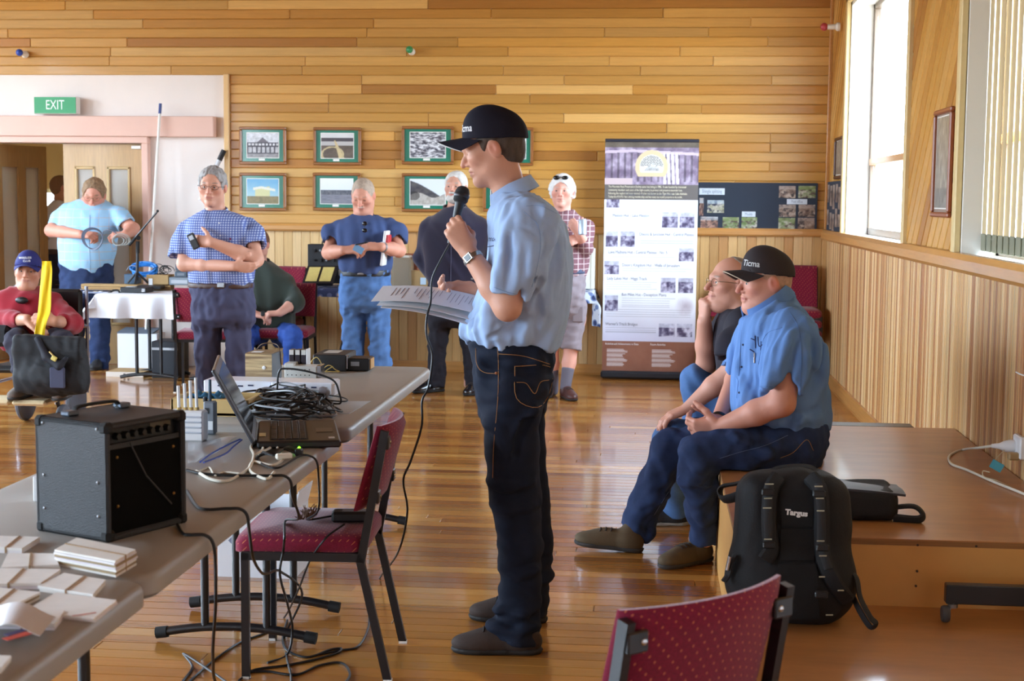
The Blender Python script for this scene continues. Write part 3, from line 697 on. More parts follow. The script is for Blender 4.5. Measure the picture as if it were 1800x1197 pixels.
# zip bag
ZB = thing('zip_bag', 'clear plastic zip bag with blue seal lying by the amplifier', 'bag', atz(385, 795, ZT))
def sheetpx(cs, n=12, m_=10, z=ZT, amp_=.006, seed=1):
    c = [atz(u, v, z) for u, v in cs]; rs = np.random.RandomState(seed); ph = rs.rand(6)*6; G = np.zeros((n, m_, 3))
    for i in range(n):
        for j in range(m_):
            a, b_ = i/(n-1), j/(m_-1); p = (c[0]*(1-a)+c[1]*a)*(1-b_)+(c[3]*(1-a)+c[2]*a)*b_
            G[i, j] = p+np.array((0, 0, .003+amp_*(1+math.sin(a*7+ph[0]+3*b_)*math.cos(b_*6+ph[1]))/2))
    return G
CLR = bpy.data.materials.new('clear_film'); CLR.use_nodes = True
_N = CLR.node_tree.nodes; _L = CLR.node_tree.links; _t = _N.new('ShaderNodeBsdfTransparent'); _m = _N.new('ShaderNodeMixShader'); _m.inputs[0].default_value = .35
_N['Principled BSDF'].inputs['Base Color'].default_value = S(220, 226, 235); _N['Principled BSDF'].inputs['Roughness'].default_value = .12
_L.new(_t.outputs[0], _m.inputs[1]); _L.new(_N['Principled BSDF'].outputs[0], _m.inputs[2]); _L.new(_m.outputs[0], _N['Material Output'].inputs[0])
b = MB(); b.grid(sheetpx([(330, 820), (330, 782), (418, 772), (362, 812)], 14, 12, amp_=.014)); b.build('film', CLR, ZB, smooth=True, ang=80)
b = MB(); b.tube(spline([atz(u, v, ZT+.02) for u, v in ((352, 812), (372, 797), (400, 782), (422, 772))], 6), .003, 6); b.tube(spline([atz(u, v, ZT+.012) for u, v in ((358, 813), (395, 798), (410, 785), (425, 773))], 6), .003, 6)
b.build('zip_seal', mat('blue_plastic', (40, 70, 170), .35), ZB)
CABW = mat('white_cable', (226, 220, 204), .5); CABB = mat('black_cable', (18, 18, 20), .45); CABG = mat('grey_cable', (128, 130, 134), .5)
def cable(name, label, pts, r, m, group=None, z=None):
    P = [np.array(p, float) if len(p) == 3 else atz(p[0], p[1], (ZT if z is None else z)+r) for p in pts]
    b = MB(); b.tube(spline(P, 8), r, 6); o = b.build(name, m, None, smooth=True); return tag(o, label, 'cable', group)
cable('white_cable', 'thick white cable knotted in loops in front of the laptop', [(345, 828), (372, 843), (400, 845), (425, 832), (440, 820), (446, 800), (441, 785), (456, 776), (462, 790), (448, 800), (470, 790), (488, 778), (492, 797), (500, 806), (470, 822), (452, 830)][:12]+[(488, 790), (498, 806), (478, 818), (446, 812), (440, 828), (468, 842), (482, 830)], .0045, CABW)
cable('white_cable', 'flat loop of white cable behind the black lead near the amplifier', [(352, 827), (368, 822), (378, 836), (392, 830), (420, 832)], .003, CABW)
AD = thing('cable_bundle', 'dark bundled adapter lead with a white plug lying against the laptop', 'cable', atz(485, 800, ZT))
for k in range(5):
    b = MB(); b.tube(spline([atz(450+k*3, 806-k*3, ZT+.008+k*.003), atz(475+k*2, 792+k*2, ZT+.018), atz(500+k, 790-k, ZT+.02), atz(520, 797-k*2, ZT+.010)], 6), .0035, 6); b.build('strand', CABB, AD, smooth=True)
b = MB(); b.box(atz(499, 802, ZT+.016), (.05, .02, .018), .004, R=rotz(.5)); b.build('plug', CABW, AD)
DG = thing('usb_dongle', 'small black dongle with a glowing green light by the laptop', 'dongle', atz(526, 796, ZT))
b = MB(); b.box(atz(524, 796, ZT+.012)+np.array((0, .012, 0)), (.022, .03, .022), .004); b.build('body', BLKP, DG)
b = MB(); b.sph(atz(526, 792, ZT+.012), (.007, .005, .014), 10); b.build('indicator', mat('green_led', (90, 255, 40), .4, emit=(110, 255, 30), estr=2.5), DG)
x0, x1, Y_, h = rest(58, 118, 812, 882)
BX = thing('tissue_box', 'white and bright blue carton behind the amplifier', 'box', ((x0+x1)/2, Y_+.06, ZT))
b = MB(); b.box(((x0+x1)/2, Y_+.06, ZT+h*.32), (x1-x0, .12, h*.64), .003); b.build('carton', WHT, BX)
b = MB(); b.box(((x0+x1)/2, Y_+.064, ZT+h*.80), (x1-x0-.012, .105, h*.34), .004); b.build('lid', mat('cyan_card', (50, 170, 225), .4), BX)

# ---- the far table: wooden box, chassis, radio, white cases, tray, paper, heap of leads
x0, x1, Y_, h = rest(432, 478, 622, 680); cx = (x0+x1)/2
SB = thing('speaker_box', 'small wooden box with striped front veneer and grey sides on the table', 'box', (cx, Y_+.08, ZT))
b = MB(); b.box((cx, Y_+.085, ZT+h/2), (x1-x0, .165, h), .002); b.build('carcass', mat('grey_side', (98, 108, 120), .5, var=.05), SB)
STR = bpy.data.materials.new('striped_veneer'); STR.use_nodes = True; _N = STR.node_tree.nodes; _L = STR.node_tree.links
_c = _N.new('ShaderNodeTexCoord'); _mp = _N.new('ShaderNodeMapping'); _mp.inputs['Scale'].default_value = (2, 2, 34); _nz = _N.new('ShaderNodeTexNoise'); _nz.inputs['Scale'].default_value = 2.2; _nz.inputs['Detail'].default_value = 4
_rp = _N.new('ShaderNodeValToRGB'); _rp.color_ramp.elements[0].position = .35; _rp.color_ramp.elements[0].color = S(112, 86, 62); _rp.color_ramp.elements[1].position = .6; _rp.color_ramp.elements[1].color = S(206, 182, 136)
_L.new(_c.outputs['Object'], _mp.inputs[0]); _L.new(_mp.outputs[0], _nz.inputs['Vector']); _L.new(_nz.outputs['Fac'], _rp.inputs[0]); _L.new(_rp.outputs[0], _N['Principled BSDF'].inputs['Base Color'])
b = MB(); b.box((cx, Y_-.001, ZT+h/2), (x1-x0, .008, h)); b.build('front_panel', STR, SB)
b = MB(); b.box((cx-.002, Y_+.083, ZT+h+.001), (x1-x0-.002, .16, .004)); b.build('top_panel', mat('worn_veneer', (142, 118, 84), .5, var=.2, scale=20), SB)
b = MB(); b.lathe([(.0, .0), (.008, 0), (.008, .004), (.004, .006)], (cx+.025, Y_-.005, ZT+h*.6), 14, R=np.stack([(1, 0, 0), (0, 0, 1), (0, -1, 0)], 1).astype(float)); b.build('knob', WHT, SB)
b = MB(); b.box((cx-.02, Y_+.06, ZT+h+.004), (.045, .05, .001)); b.build('paper_label', WHT, SB)
b = MB(); b.tube(spline([(cx-.05, Y_+.15, ZT+h+.004), (cx-.02, Y_+.14, ZT+h+.03), (cx+.03, Y_+.14, ZT+h+.032), (cx+.06, Y_+.12, ZT+h+.012), (cx+.057, Y_+.16, ZT+h*.5)], 6), .0025, 6); b.build('lead', mat('brown_lead', (96, 72, 52), .6), SB)
x0, x1, Y_, h = rest(500, 556, 643, 664); cx = (x0+x1)/2
VC_ = thing('valve_chassis', 'perforated white metal chassis with dark valves behind the wooden box', 'radio part', (cx, Y_+.05, ZT))
PERF = mat('white_metal', (214, 214, 208), .4, metal=.2)
b = MB(); b.box((cx, Y_+.045, ZT+h/2), (x1-x0, .09, h), .002); b.box((x0+.022, Y_+.045, ZT+h/2+.006), (.044, .088, h+.012), .002); b.build('chassis', PERF, VC_)
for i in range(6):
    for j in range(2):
        b = MB(); b.cyl((x0+.014+i*.02, Y_+.001, ZT+h*(.25+.45*j)), (x0+.014+i*.02, Y_-.0008, ZT+h*(.25+.45*j)), .0026, n=8); b.build('hole_shade', BLKP, VC_)  # flat black discs painting the shade inside the perforations; nothing is cut
b = MB(); b.box((x1+.008, Y_+.05, ZT+h*.55), (.02, .08, h*1.05), .003); b.build('end_plate', CHROME, VC_)
for k in range(3):
    xx = x0+.014+k*.028; b = MB(); b.box((xx, Y_+.10, ZT+.06), (.024, .05, .12), .003); v_ = b.build('transformer', mat('dark_transformer', (40, 30, 40), .4), VC_)
    b = MB(); b.box((xx, Y_+.074, ZT+.108), (.02, .003, .022)); b.build('data_plate', PERF, VC_)
b = MB(); b.box((x0+.086, Y_+.10, ZT+.062), (.007, .055, .124), .001); b.build('side_plate', WHT, VC_)
x0, x1, Y_, h = rest(550, 608, 623, 652); cx = (x0+x1)/2; RD = .24
RDO = thing('radio_set', 'black metal radio set with a plugged-in unit at the table corner', 'radio', (cx, Y_+RD/2, ZT))
BLKM = mat('black_crackle', (28, 28, 32), .5, bump=.3, bscale=300)
b = MB(); b.box((cx, Y_+RD/2, ZT+h/2), (x1-x0, RD, h), .004); b.build('case', BLKM, RDO)
b = MB(); b.box((cx-.01, Y_+RD*.55, ZT+h+.001), (.07, .12, .001)); b.build('data_plate', mat('dull_plate', (178, 172, 164), .4), RDO)
b = MB(); b.box((x1+.004, Y_+.02, ZT+h*.55), (.006, .03, h*.8), .001); b.build('bracket', CHROME, RDO)
b = MB(); b.box((x1+.055, Y_+.085, ZT+h*.4), (.10, .13, h*.75), .004); b.build('plug_unit', BLKP, RDO)
b = MB(); b.box((x1+.107, Y_+.085, ZT+h*.42), (.006, .09, h*.62), .002); b.build('end_plate', mat('tan_plate', (214, 168, 104), .5), RDO)
b = MB(); b.box((x1+.04, Y_+.018, ZT+h*.45), (.04, .006, .02)); b.build('dial', STEEL, RDO)
for k, (pts) in enumerate([[(552, 655), (545, 640), (556, 628), (565, 640), (562, 650)], [(563, 658), (578, 642), (590, 650), (597, 660), (580, 666), (572, 655), (585, 644)]]):
    P = [at(u, v, Y_-.03-.01*k) for u, v in pts]
    for p in P: p[2] = max(p[2], ZT+.004)
    b = MB(); b.tube(spline(P, 6), .0022, 6); tag(b.build('yellow_wire', mat('yellow_wire', (206, 178, 104), .5), None, smooth=True), ['loop of pale yellow wire behind the chassis and radio set', 'tangled pale yellow wire lying in front of the radio set'][k], 'wire')
for k, (a, lab) in enumerate((((358, 476, 668, 692), 'long glossy white equipment case behind the laptop screen'), ((477, 584, 671, 697), 'glossy white equipment case under the cable heap'))):
    x0, x1, Y_, h = rest(*a); cx = (x0+x1)/2; T = thing('equipment_case', lab, 'case', (cx, Y_+.08, ZT))
    b = MB(); b.box((cx, Y_+.075, ZT+h/2), (x1-x0, .15, h), .004); b.build('shell', mat('glossy_white', (232, 236, 246), .2), T)
    for q in range(4): b = MB(); b.box((x0+(x1-x0)*(.25+.15*q), Y_-.001, ZT+h*(.62+.06*(q % 2))), (.022, .002, .006)); b.build('marking', mat('ink_blue', (38, 42, 82), .5), T)
    b = MB(); b.box((x1-.008, Y_+.03, ZT+h*.5), (.02, .04, h*.8), .004); b.build('latch', CHROME, T)
x0, x1, Y_, h = rest(300, 436, 700, 730); cx = (x0+x1)/2; T = thing('wooden_tray', 'pale tan open tray holding a blue cloth behind the aerials', 'tray', (cx, Y_+.11, ZT)); D_ = .2
TAN = mat('tan_board', (206, 176, 116), .7, var=.06)
b = MB(); b.box((cx, Y_+.006, ZT+h/2), (x1-x0, .012, h), .003); b.box((cx, Y_+D_, ZT+h/2), (x1-x0, .012, h), .003)
for xx in (x0+.006, x1-.006): b.box((xx, Y_+D_/2, ZT+h/2), (.012, D_, h), .003)
b.box((cx, Y_+D_/2, ZT+.006), (x1-x0, D_, .012)); b.build('tray_body', TAN, T)
G = np.zeros((10, 10, 3))
for i in range(10):
    for j in range(10): G[i, j] = (cx-.10+.12*i/9, Y_+.05+.11*j/9, ZT+h*.75+.02*math.sin(i*1.1)*math.cos(j*.9)+.012)
b = MB(); b.grid(G, .006); tag(b.build('blue_cloth', mat('teal_cloth', (46, 104, 140), .9), None, smooth=True, ang=80), 'crumpled teal cloth lying in the tan tray', 'cloth')
PAPER = mat('paper', (226, 228, 232), .7)
tag(quadprism([(556, 705), (652, 705), (614, 727), (520, 725)], ZT, .0012, mat('grey_paper', (190, 198, 204), .6), 'paper_sheet'), 'pale grey sheet of paper lying near the table edge', 'paper')
# heap of leads
HP = thing('cable_heap', 'tangled heap of black and grey leads on the far table', 'cable', atz(500, 715, ZT)); rs = random.Random(5)
for k in range(26):
    cxp, cyp = 505+rs.uniform(-38, 38), 715+rs.uniform(-14, 14); a0 = rs.random()*6.28; n = rs.choice([5, 6, 7]); ra, rb = rs.uniform(45, 88), rs.uniform(9, 20)
    P = []
    for q in range(n+1):
        a = a0+q*6.28/n*rs.choice([.9, 1, 1.1]); u = min(600, max(408, cxp+ra*math.cos(a))); v = cyp+rb*math.sin(a)
        p = atz(u, v, ZT+.006); p[2] = ZT+.006+max(0, 1-((u-505)/100)**2)*rs.uniform(.0, .075); P.append(p)
    b = MB(); b.tube(spline(P, 7), rs.choice([.0035, .004, .003]), 6); b.build('lead', CABG if k % 6 == 2 else CABB, HP, smooth=True)
for pts, m, r in (([(478, 735), (486, 700), (490, 655), (505, 648), (545, 654), (585, 668), (596, 690), (598, 715), (575, 722)], CABB, .004), ([(450, 730), (440, 700), (465, 682), (495, 690), (520, 715), (545, 738)], CABG, .0045), ([(405, 738), (412, 728), (420, 735), (445, 742), (480, 745)], CABB, .0035)):
    P = []
    for u, v in pts:
        p = at(u, v, 5.62); p[2] = max(p[2], ZT+.006); P.append(p)
    b = MB(); b.tube(spline(P, 8), r, 6); b.build('lead', m, HP, smooth=True)
pp = at(562, 690, 5.55); b = MB(); b.lathe([(.0, 0), (.021, 0), (.024, .01), (.02, .03), (.008, .04)], pp, 14, R=np.stack([(0, 1, 0), (0, 0, 1), (1, 0, 0)], 1).astype(float)); b.build('mains_plug', mat('grey_plug', (126, 124, 130), .45), HP, smooth=True)
pp = at(450, 738, 5.45); b = MB(); b.box(pp, (.06, .035, .03), .008, R=rotz(.4)); b.build('mains_plug', BLKP, HP)

# ---- envelope bundles on the near table
ENV = [((96, 966), (134, 944.5), (240, 965), (202, 986), .036, 'thick bundle of cream envelopes tied with a rubber band, tallest on the table'),
       ((0, 941), (69, 943), (38, 963), (-18, 961), .014, 'bundle of white envelopes nearest the amplifier corner'),
       ((13, 972), (96, 972), (104, 992), (0, 997), .012, 'white envelope bundle lying left against the thick cream bundle'),
       ((-22, 998), (105, 1000), (70, 1024), (-40, 1026), .014, 'pinkish envelope bundle with dark print lines'),
       ((112, 1006), (186, 1018), (165, 1044), (67, 1030), .012, 'envelope bundle in front of the thick cream bundle'),
       ((96, 1041), (204, 1054), (165, 1086), (45, 1072), .010, 'wide white envelope with red marks along the table edge'),
       ((-20, 1030), (70, 1040), (18, 1066), (-40, 1060), .016, 'envelope bundle with a brown side between two white ones'),
       ((0, 1075), (116, 1072), (96, 1097), (-20, 1094), .012, 'white envelope bundle with a red pencil line'),
       ((-40, 1150), (20, 1152), (4, 1172), (-60, 1175), .012, 'small white envelope at the near end of the table')]
ENVM = [mat('envelope_%d' % k, c, .75, var=.04, scale=20) for k, c in enumerate(((246, 243, 238), (238, 234, 236), (242, 238, 230), (234, 226, 230)))]
BAND = mat('rubber_band', (170, 136, 96), .6); EDG = mat('kraft_edge', (170, 148, 112), .8, var=.25, scale=30, stretch=(1, 1, 40))
for k, (p, q, r, s_, t, lab) in enumerate(ENV):
    c = np.mean([atz(*w_, ZT) for w_ in (p, q, r, s_)], 0); T = thing('envelope_bundle', lab, 'envelopes', c, group='envelope bundles on the near table')
    n = max(2, int(t/.005)); rs = random.Random(k)
    for i in range(n):
        z0 = ZT+t*i/n; j = lambda: rs.uniform(-1.5, 1.5)
        Q4 = np.array([atz(w_[0], w_[1], ZT+t)[:2]+np.array((j(), j()))*.0016 for w_ in (p, q, r, s_)]); b = MB(); b.prism(Q4[::-1], t/n-.0006, o=(0, 0, z0+.0003)); b.build('envelope', ENVM[(k+i) % 4] if i % 3 != 1 else EDG if i < n-1 else ENVM[0], T)
    A, B = [(np.array(p)*.5+np.array(q)*.5), (np.array(s_)*.5+np.array(r)*.5)]
    if k not in (5, 8):
        b = MB(); b.bar(atz(A[0], A[1], ZT+t+.001), atz(B[0], B[1], ZT+t+.001), .004, .0015); e0 = atz(B[0], B[1], ZT+t); e1 = e0.copy(); e1[2] = ZT+.001; b.bar(e0-np.array((0, .001, 0)), e1-np.array((0, .001, 0)), .004, .0015, up=(0, 1, 0)); b.build('rubber_band', BAND, T)
    if k in (5, 7):
        b = MB(); a_, b_ = (np.array(q)*.3+np.array(r)*.7, np.array(r)*.75+np.array(s_)*.25); b.bar(atz(a_[0]-8, a_[1], ZT+t+.0006), atz(b_[0]-8, b_[1], ZT+t+.0006), .003, .0006); b.build('pencil_mark', mat('red_pencil', (196, 88, 70), .7), T)
LF = thing('leaflet', 'curled white leaflet with red and blue print on the envelopes', 'leaflet', atz(50, 1110, ZT))
G = np.zeros((12, 6, 3)); c4 = [atz(u, v, ZT) for u, v in ((-30, 1086), (98, 1100), (70, 1134), (-40, 1132))]
for i in range(12):
    for j in range(6):
        a, b_ = i/11, j/5; G[i, j] = (c4[0]*(1-a)+c4[1]*a)*(1-b_)+(c4[3]*(1-a)+c4[2]*a)*b_; G[i, j, 2] = ZT+.016+.022*math.sin(a*3.0)**2
b = MB(); b.grid(G, .0012); b.build('sheet', mat('gloss_paper', (236, 236, 240), .35), LF, smooth=True, ang=80)
p = atz(30, 1118, ZT+.032); b = MB(); b.box(p, (.018, .05, .0012), R=rotz(-.5)); b.build('red_print', mat('red_print', (206, 70, 50), .5), LF); b = MB(); b.box(p+np.array((-.012, .02, 0)), (.014, .04, .0012), R=rotz(-.5)); b.build('blue_print', mat('navy_print', (58, 54, 110), .5), LF)

# ---- on the chair seat, under the table and along the floor
p = np.array((-.98, 4.70, .486)); T = thing('power_adapter', 'black power adapter block on the maroon chair seat', 'adapter', p)
b = MB(); b.box(p+np.array((0, 0, .018)), (.13, .065, .036), .008, R=rotz(.15)); b.build('block', mat('adapter_black', (26, 26, 28), .35), T)
b = MB(); b.box(p+np.array((.01, 0, .0368)), (.08, .04, .001), R=rotz(.15)); b.build('rating_label', mat('grey_label', (120, 122, 124), .5), T)
p = np.array((-1.13, 4.70, .486)); T = thing('duster', 'small brown bristly duster lying on the maroon chair seat', 'duster', p); rs = random.Random(2)
for k in range(46):
    a = p+np.array((rs.uniform(-.02, .02), rs.uniform(-.03, .05), .006)); e = a+np.array((rs.uniform(-.02, .03), rs.uniform(-.02, .04), rs.uniform(.008, .035))); b = MB(); b.tube([a, e], [.003, .001], 5); b.build('bristle', mat('bristle', (104, 72, 50), .8), T)
x0, x1, Y_, h = rest(384, 517, 872, 1013, 0); cx = (x0+x1)/2; T = thing('carton', 'white open carton standing on the floor under the tables', 'box', (cx, Y_+.12, 0)); D_ = .24
b = MB()
for xx in (x0, x1): b.box((xx, Y_+D_/2, h*.45), (.005, D_, h*.9))
b.box((cx, Y_, h*.42), (x1-x0, .005, h*.84)); b.box((cx, Y_+D_, h*.45), (x1-x0, .005, h*.9)); b.box((cx, Y_+D_/2, .004), (x1-x0, D_, .006)); b.build('carton_body', mat('white_card', (226, 228, 234), .7), T)
b = MB(); b.box((x1+.01, Y_+D_*.5, h*.95), (.005, D_, .09), R=np.array(Matrix.Rotation(.25, 3, 'Y'))); b.build('flap', mat('white_card', ), T)
for (uu, vv) in ((407, 950), (440, 962)):
    q = at(uu, vv, Y_-.004); b = MB(); b.box(q, (.02, .001, .02), R=np.array(Matrix.Rotation(.78, 3, 'Y'))); b.build('print_mark', mat('grey_print', (128, 136, 160), .6), T)
def floorcable(lab, pts, r=.0042): return cable('floor_cable', lab, pts, r, CABB, 'black cables trailing from the tables', z=0)
edge = lambda u, v: atz(u, v, ZT+.005)
def at3(u, v, Y): return at(u, v, Y)
V3 = lambda *a: np.array(a, float)
over = lambda Yc: [V3(-1.09, Yc-.01, ZT+.006), V3(-1.058, Yc, ZT+.004), V3(-1.040, Yc+.006, ZT-.014), V3(-1.036, Yc+.012, ZT-.06)]
floorcable('black lead hanging from the amplifier corner down to the floor', [edge(312, 922), edge(322, 938)]+over(3.36)+[V3(-1.045, 3.40, .56), V3(-1.09, 3.52, .40), V3(-1.15, 3.75, .24), V3(-1.20, 4.15, .08), (325, 1150), (338, 1172), (318, 1202), (296, 1240)])
floorcable('black lead from behind the amplifier over the table edge down beside the chair', [edge(328, 862), edge(352, 893)]+over(3.66)+[V3(-1.04, 3.72, .60), V3(-1.08, 3.95, .50), V3(-1.14, 4.25, .42), V3(-1.17, 4.5, .36), V3(-1.16, 4.75, .22), (500, 1120), (505, 1160), (512, 1200), (500, 1260)])
floorcable('long black lead crossing the table top and dropping over its edge', [edge(328, 826), edge(362, 833), edge(420, 836)]+over(4.12)+[V3(-1.06, 4.3, .58), atz(502, 915, .492), atz(500, 945, .492), at3(498, 968, 4.49), at3(492, 1010, 4.48), at3(505, 1060, 4.6), at3(514, 1105, 4.8), (505, 1150), (470, 1165)])
floorcable('black lead from the laptop falling to the adapter on the chair', [edge(452, 802), edge(462, 816), edge(490, 822)]+over(4.45)+[V3(-1.05, 4.52, .56), V3(-1.12, 4.66, .495), V3(-1.05, 4.72, .496)], .0035)
floorcable('thin black lead from the chair seat sloping down to the floor', [np.array((-.99, 4.63, .49)), np.array((-1.02, 4.50, .475)), at3(545, 985, 4.55), at3(525, 1035, 4.7), (500, 1085), (470, 1110), (420, 1130), (370, 1165), (330, 1200)], .0035)
floorcable('loose black cable coiled on the floor boards below the chair', [(420, 1196), (445, 1178), (500, 1170), (550, 1160), (592, 1148), (600, 1140), (580, 1142), (540, 1155), (505, 1143), (497, 1120), (505, 1090)])
floorcable('black cable tail curling near the chair leg', [(430, 1182), (470, 1180), (520, 1186), (560, 1170), (600, 1165), (615, 1185), (600, 1205), (560, 1225)])
# ================================================================== things along the walls
def pxbox(b, uL, uR, vT, vB, Y, d, bev=.003):
    """box whose front face covers the given pixel rectangle at depth Y"""
    p, q = at(uL, vB, Y), at(uR, vT, Y); c = (p+q)/2; b.box((c[0], Y+d/2, c[2]), (abs(q[0]-p[0]), d, abs(q[2]-p[2])), bev); return c, abs(q[0]-p[0]), abs(q[2]-p[2])
EX = thing('exit_sign', 'green exit sign with white letters in a white box above the doors', 'sign', at(96, 200, 12.9))
b = MB(); c, w_, h = pxbox(b, 60, 134, 170, 200, 12.9, .09); b.build('case', WHITEP, EX)
b = MB(); b.box((c[0], 12.898, c[2]), (w_-.008, .006, h-.008)); b.build('green_face', mat('exit_green', (38, 150, 92), .4), EX)
text('EXIT', h*.78, (c[0], 12.8945, c[2]), (1, 0, 0), (0, 0, 1), mat('exit_white', (226, 238, 232), .4), EX, sx=.72)
for (u, v, du, cl, nm) in ((45, 96, -10, (36, 72, 170), 'blue'), (724, 91, -5, (60, 150, 96), 'green')):
    p = at(u, v, 12.98); q = p+np.array((0, -.13, .006)); T = thing('wall_peg', 'white wall peg tipped with a small %s ball on the timber lining' % nm, 'peg', p)
    b = MB(); b.lathe([(.032, 0), (.032, .02), (.022, .035), (.016, .05), (.016, .11)], p, 16, R=np.stack([(1, 0, 0), (0, 0, 1), (0, -1, 0)], 1).astype(float)); b.build('peg', WHITEP, T, smooth=True)
    b = MB(); b.sph(q, .032, 14); b.build('ball', mat('ball_'+nm, cl, .3), T, smooth=True)
p = np.array((1.47, 12.35, 2.97)); T = thing('wall_peg', 'white wall peg tipped with a small red ball beside the window', 'peg', p)
b = MB(); b.lathe([(.036, 0), (.036, .02), (.022, .035), (.022, .10)], p, 16, R=np.stack([(0, 1, 0), (0, 0, 1), (-1, 0, 0)], 1).astype(float)); b.build('peg', WHITEP, T, smooth=True)
b = MB(); b.sph(p-np.array((.125, 0, 0)), .033, 14); b.build('ball', mat('ball_red', (176, 60, 66), .3), T, smooth=True)
p0, p1 = at(252, 636, 12.66), at(282, 182, 12.9); p0[2] = .003; T = thing('window_pole', 'long thin white pole with blue tip leaning on the white wall', 'pole', p0)
k = (p1-p0); b = MB(); b.cyl(p0, p0+k*.965, .012, n=10); b.build('shaft', WHITEP, T, smooth=True); b = MB(); b.cyl(p0+k*.962, p1, .014, n=10); b.build('tip', mat('blue_tip', (56, 76, 140), .4), T, smooth=True)
p0, p1 = at(352, 352, 12.88), at(394, 264, 12.93); T = thing('wall_tube', 'short silver tube with black cap hung on the white wall', 'tube', p0)
k = p1-p0; b = MB(); b.cyl(p0, p0+k*.8, .022, n=12); b.build('tube', mat('satin_tube', (206, 208, 212), .3, metal=.3), T, smooth=True); b = MB(); b.cyl(p0+k*.8, p1, .024, n=12); b.build('cap', BLKP, T, smooth=True)
b = MB(); b.box(p0+k*.5+np.array((0, .035, 0)), (.03, .07, .03)); b.build('wall_hook', BLKP, T)

# ---- framed photographs
def ph_house(U, V):
    c = mixc((196, 198, 206), (226, 226, 230), nz2(U, V, 1, 6)); c = np.where((V < .62)[..., None], (62, 58, 68), c)
    roof = (V > .62) & (V < .82) & (np.abs(U-.5) < (.82-V)*.9); c = np.where(roof[..., None], (104, 96, 104), c)
    win = (V > .48) & (V < .58) & ((U*9) % 1 > .35); c = np.where(win[..., None], (214, 212, 216), c)
    ver = (V > .2) & (V < .42) & ((U*7) % 1 > .3); c = np.where(ver[..., None], (188, 186, 190), c); c = np.where((V < .16)[..., None], (150, 146, 148), c)
    return c*(.8+.4*nz2(U, V, 5, 14))[..., None]
def ph_jetty(U, V):
    c = mixc((205, 205, 208), (228, 228, 226), nz2(U, V, 2, 3)); c = np.where(((V < .82) & (V > .68))[..., None], (70, 64, 70), c); c = np.where(((V <= .68) & (V > .5))[..., None], (190, 186, 184), c)
    c = np.where((V <= .5)[..., None], mixc((74, 62, 54), (120, 104, 88), nz2(U, V, 8, 7)), c)
    rd = (V < .72) & (np.abs(U-(.42+.3*(.72-V))) < .02+.09*(.72-V)); c = np.where(rd[..., None], (206, 186, 140), c)
    ar = np.abs(np.hypot(U-.35, (V-.15)*1.1)-.33) < .03; c = np.where((ar & (V < .5))[..., None], (196, 178, 136), c); return c
def ph_aerial(U, V): n = nz2(U+.3*V, V*2, 3, 12); return mixc((66, 64, 74), (232, 232, 236), (n-.32)*3)
def ph_dark(U, V): n = nz2(U, V, 12, 7); c = mixc((50, 50, 56), (206, 206, 210), (n-.3)*2.2); return np.where((V > .7)[..., None], (224, 226, 230), c)
def ph_paint(U, V):
    c = mixc((92, 160, 206), (176, 206, 210), 1-V+.3*nz2(U, V, 4, 5)); h = (U > .25) & (U < .72) & (V > .28) & (V < .62+.18*(U-.25)); c = np.where(h[..., None], (206, 202, 150), c)
    r = (U > .2) & (U < .9) & (np.abs(V-(.66-.25*np.abs(U-.45))) < .05); c = np.where(r[..., None], (224, 222, 206), c); return np.where((V < .3)[..., None], mixc((96, 90, 58), (160, 140, 96), nz2(U, V, 6, 9)), c)
def ph_lake(U, V):
    c = mixc((214, 226, 238), (236, 238, 240), V+0*U); c = np.where(((V < .56)&(V > .36))[..., None], mixc((44, 48, 60), (150, 150, 156), nz2(U*2, V, 7, 12)), c)
    return np.where((V <= .36)[..., None], mixc((104, 104, 116), (150, 150, 160), nz2(U, V*4, 9, 8)), c)
def ph_hill(U, V):
    c = np.zeros(U.shape+(3,))+(226, 232, 238); hl = V < .95-.75*U**1.3; c = np.where(hl[..., None], mixc((50, 48, 58), (112, 108, 104), nz2(U, V, 10, 9)), c)
    return np.where((V < .38+.1*np.sin(U*7))[..., None], mixc((150, 140, 128), (214, 210, 204), nz2(U*2, V, 11, 8)), c)*np.where((np.hypot(U-.1, V-.35) < .18), .6, 1)[..., None]
PICS = [(421, 503, 223, 289, ph_house, 'a gabled guesthouse', 1), (551, 635, 224, 290, ph_jetty, 'a narrow causeway', 1), (706, 798, 222, 289, ph_aerial, 'a town from the air', 1), (854, 938, 224, 291, ph_dark, 'pale trees beside the cap', 1),
        (421, 503, 304, 370, ph_paint, 'a painted house under blue sky', 0), (550, 634, 304, 370, ph_lake, 'a lakeside settlement', 0), (706, 798, 305, 372, ph_hill, 'a dark hillside and track', 0), (849, 933, 306, 372, ph_dark, 'dark ground in the lower row', 0)]
FRM = mat('frame_wood', (150, 92, 40), .35, var=.15, scale=8, coat=.2); GMAT = mat('green_mount', (18, 116, 92), .25, var=.08, scale=6, coat=.4)
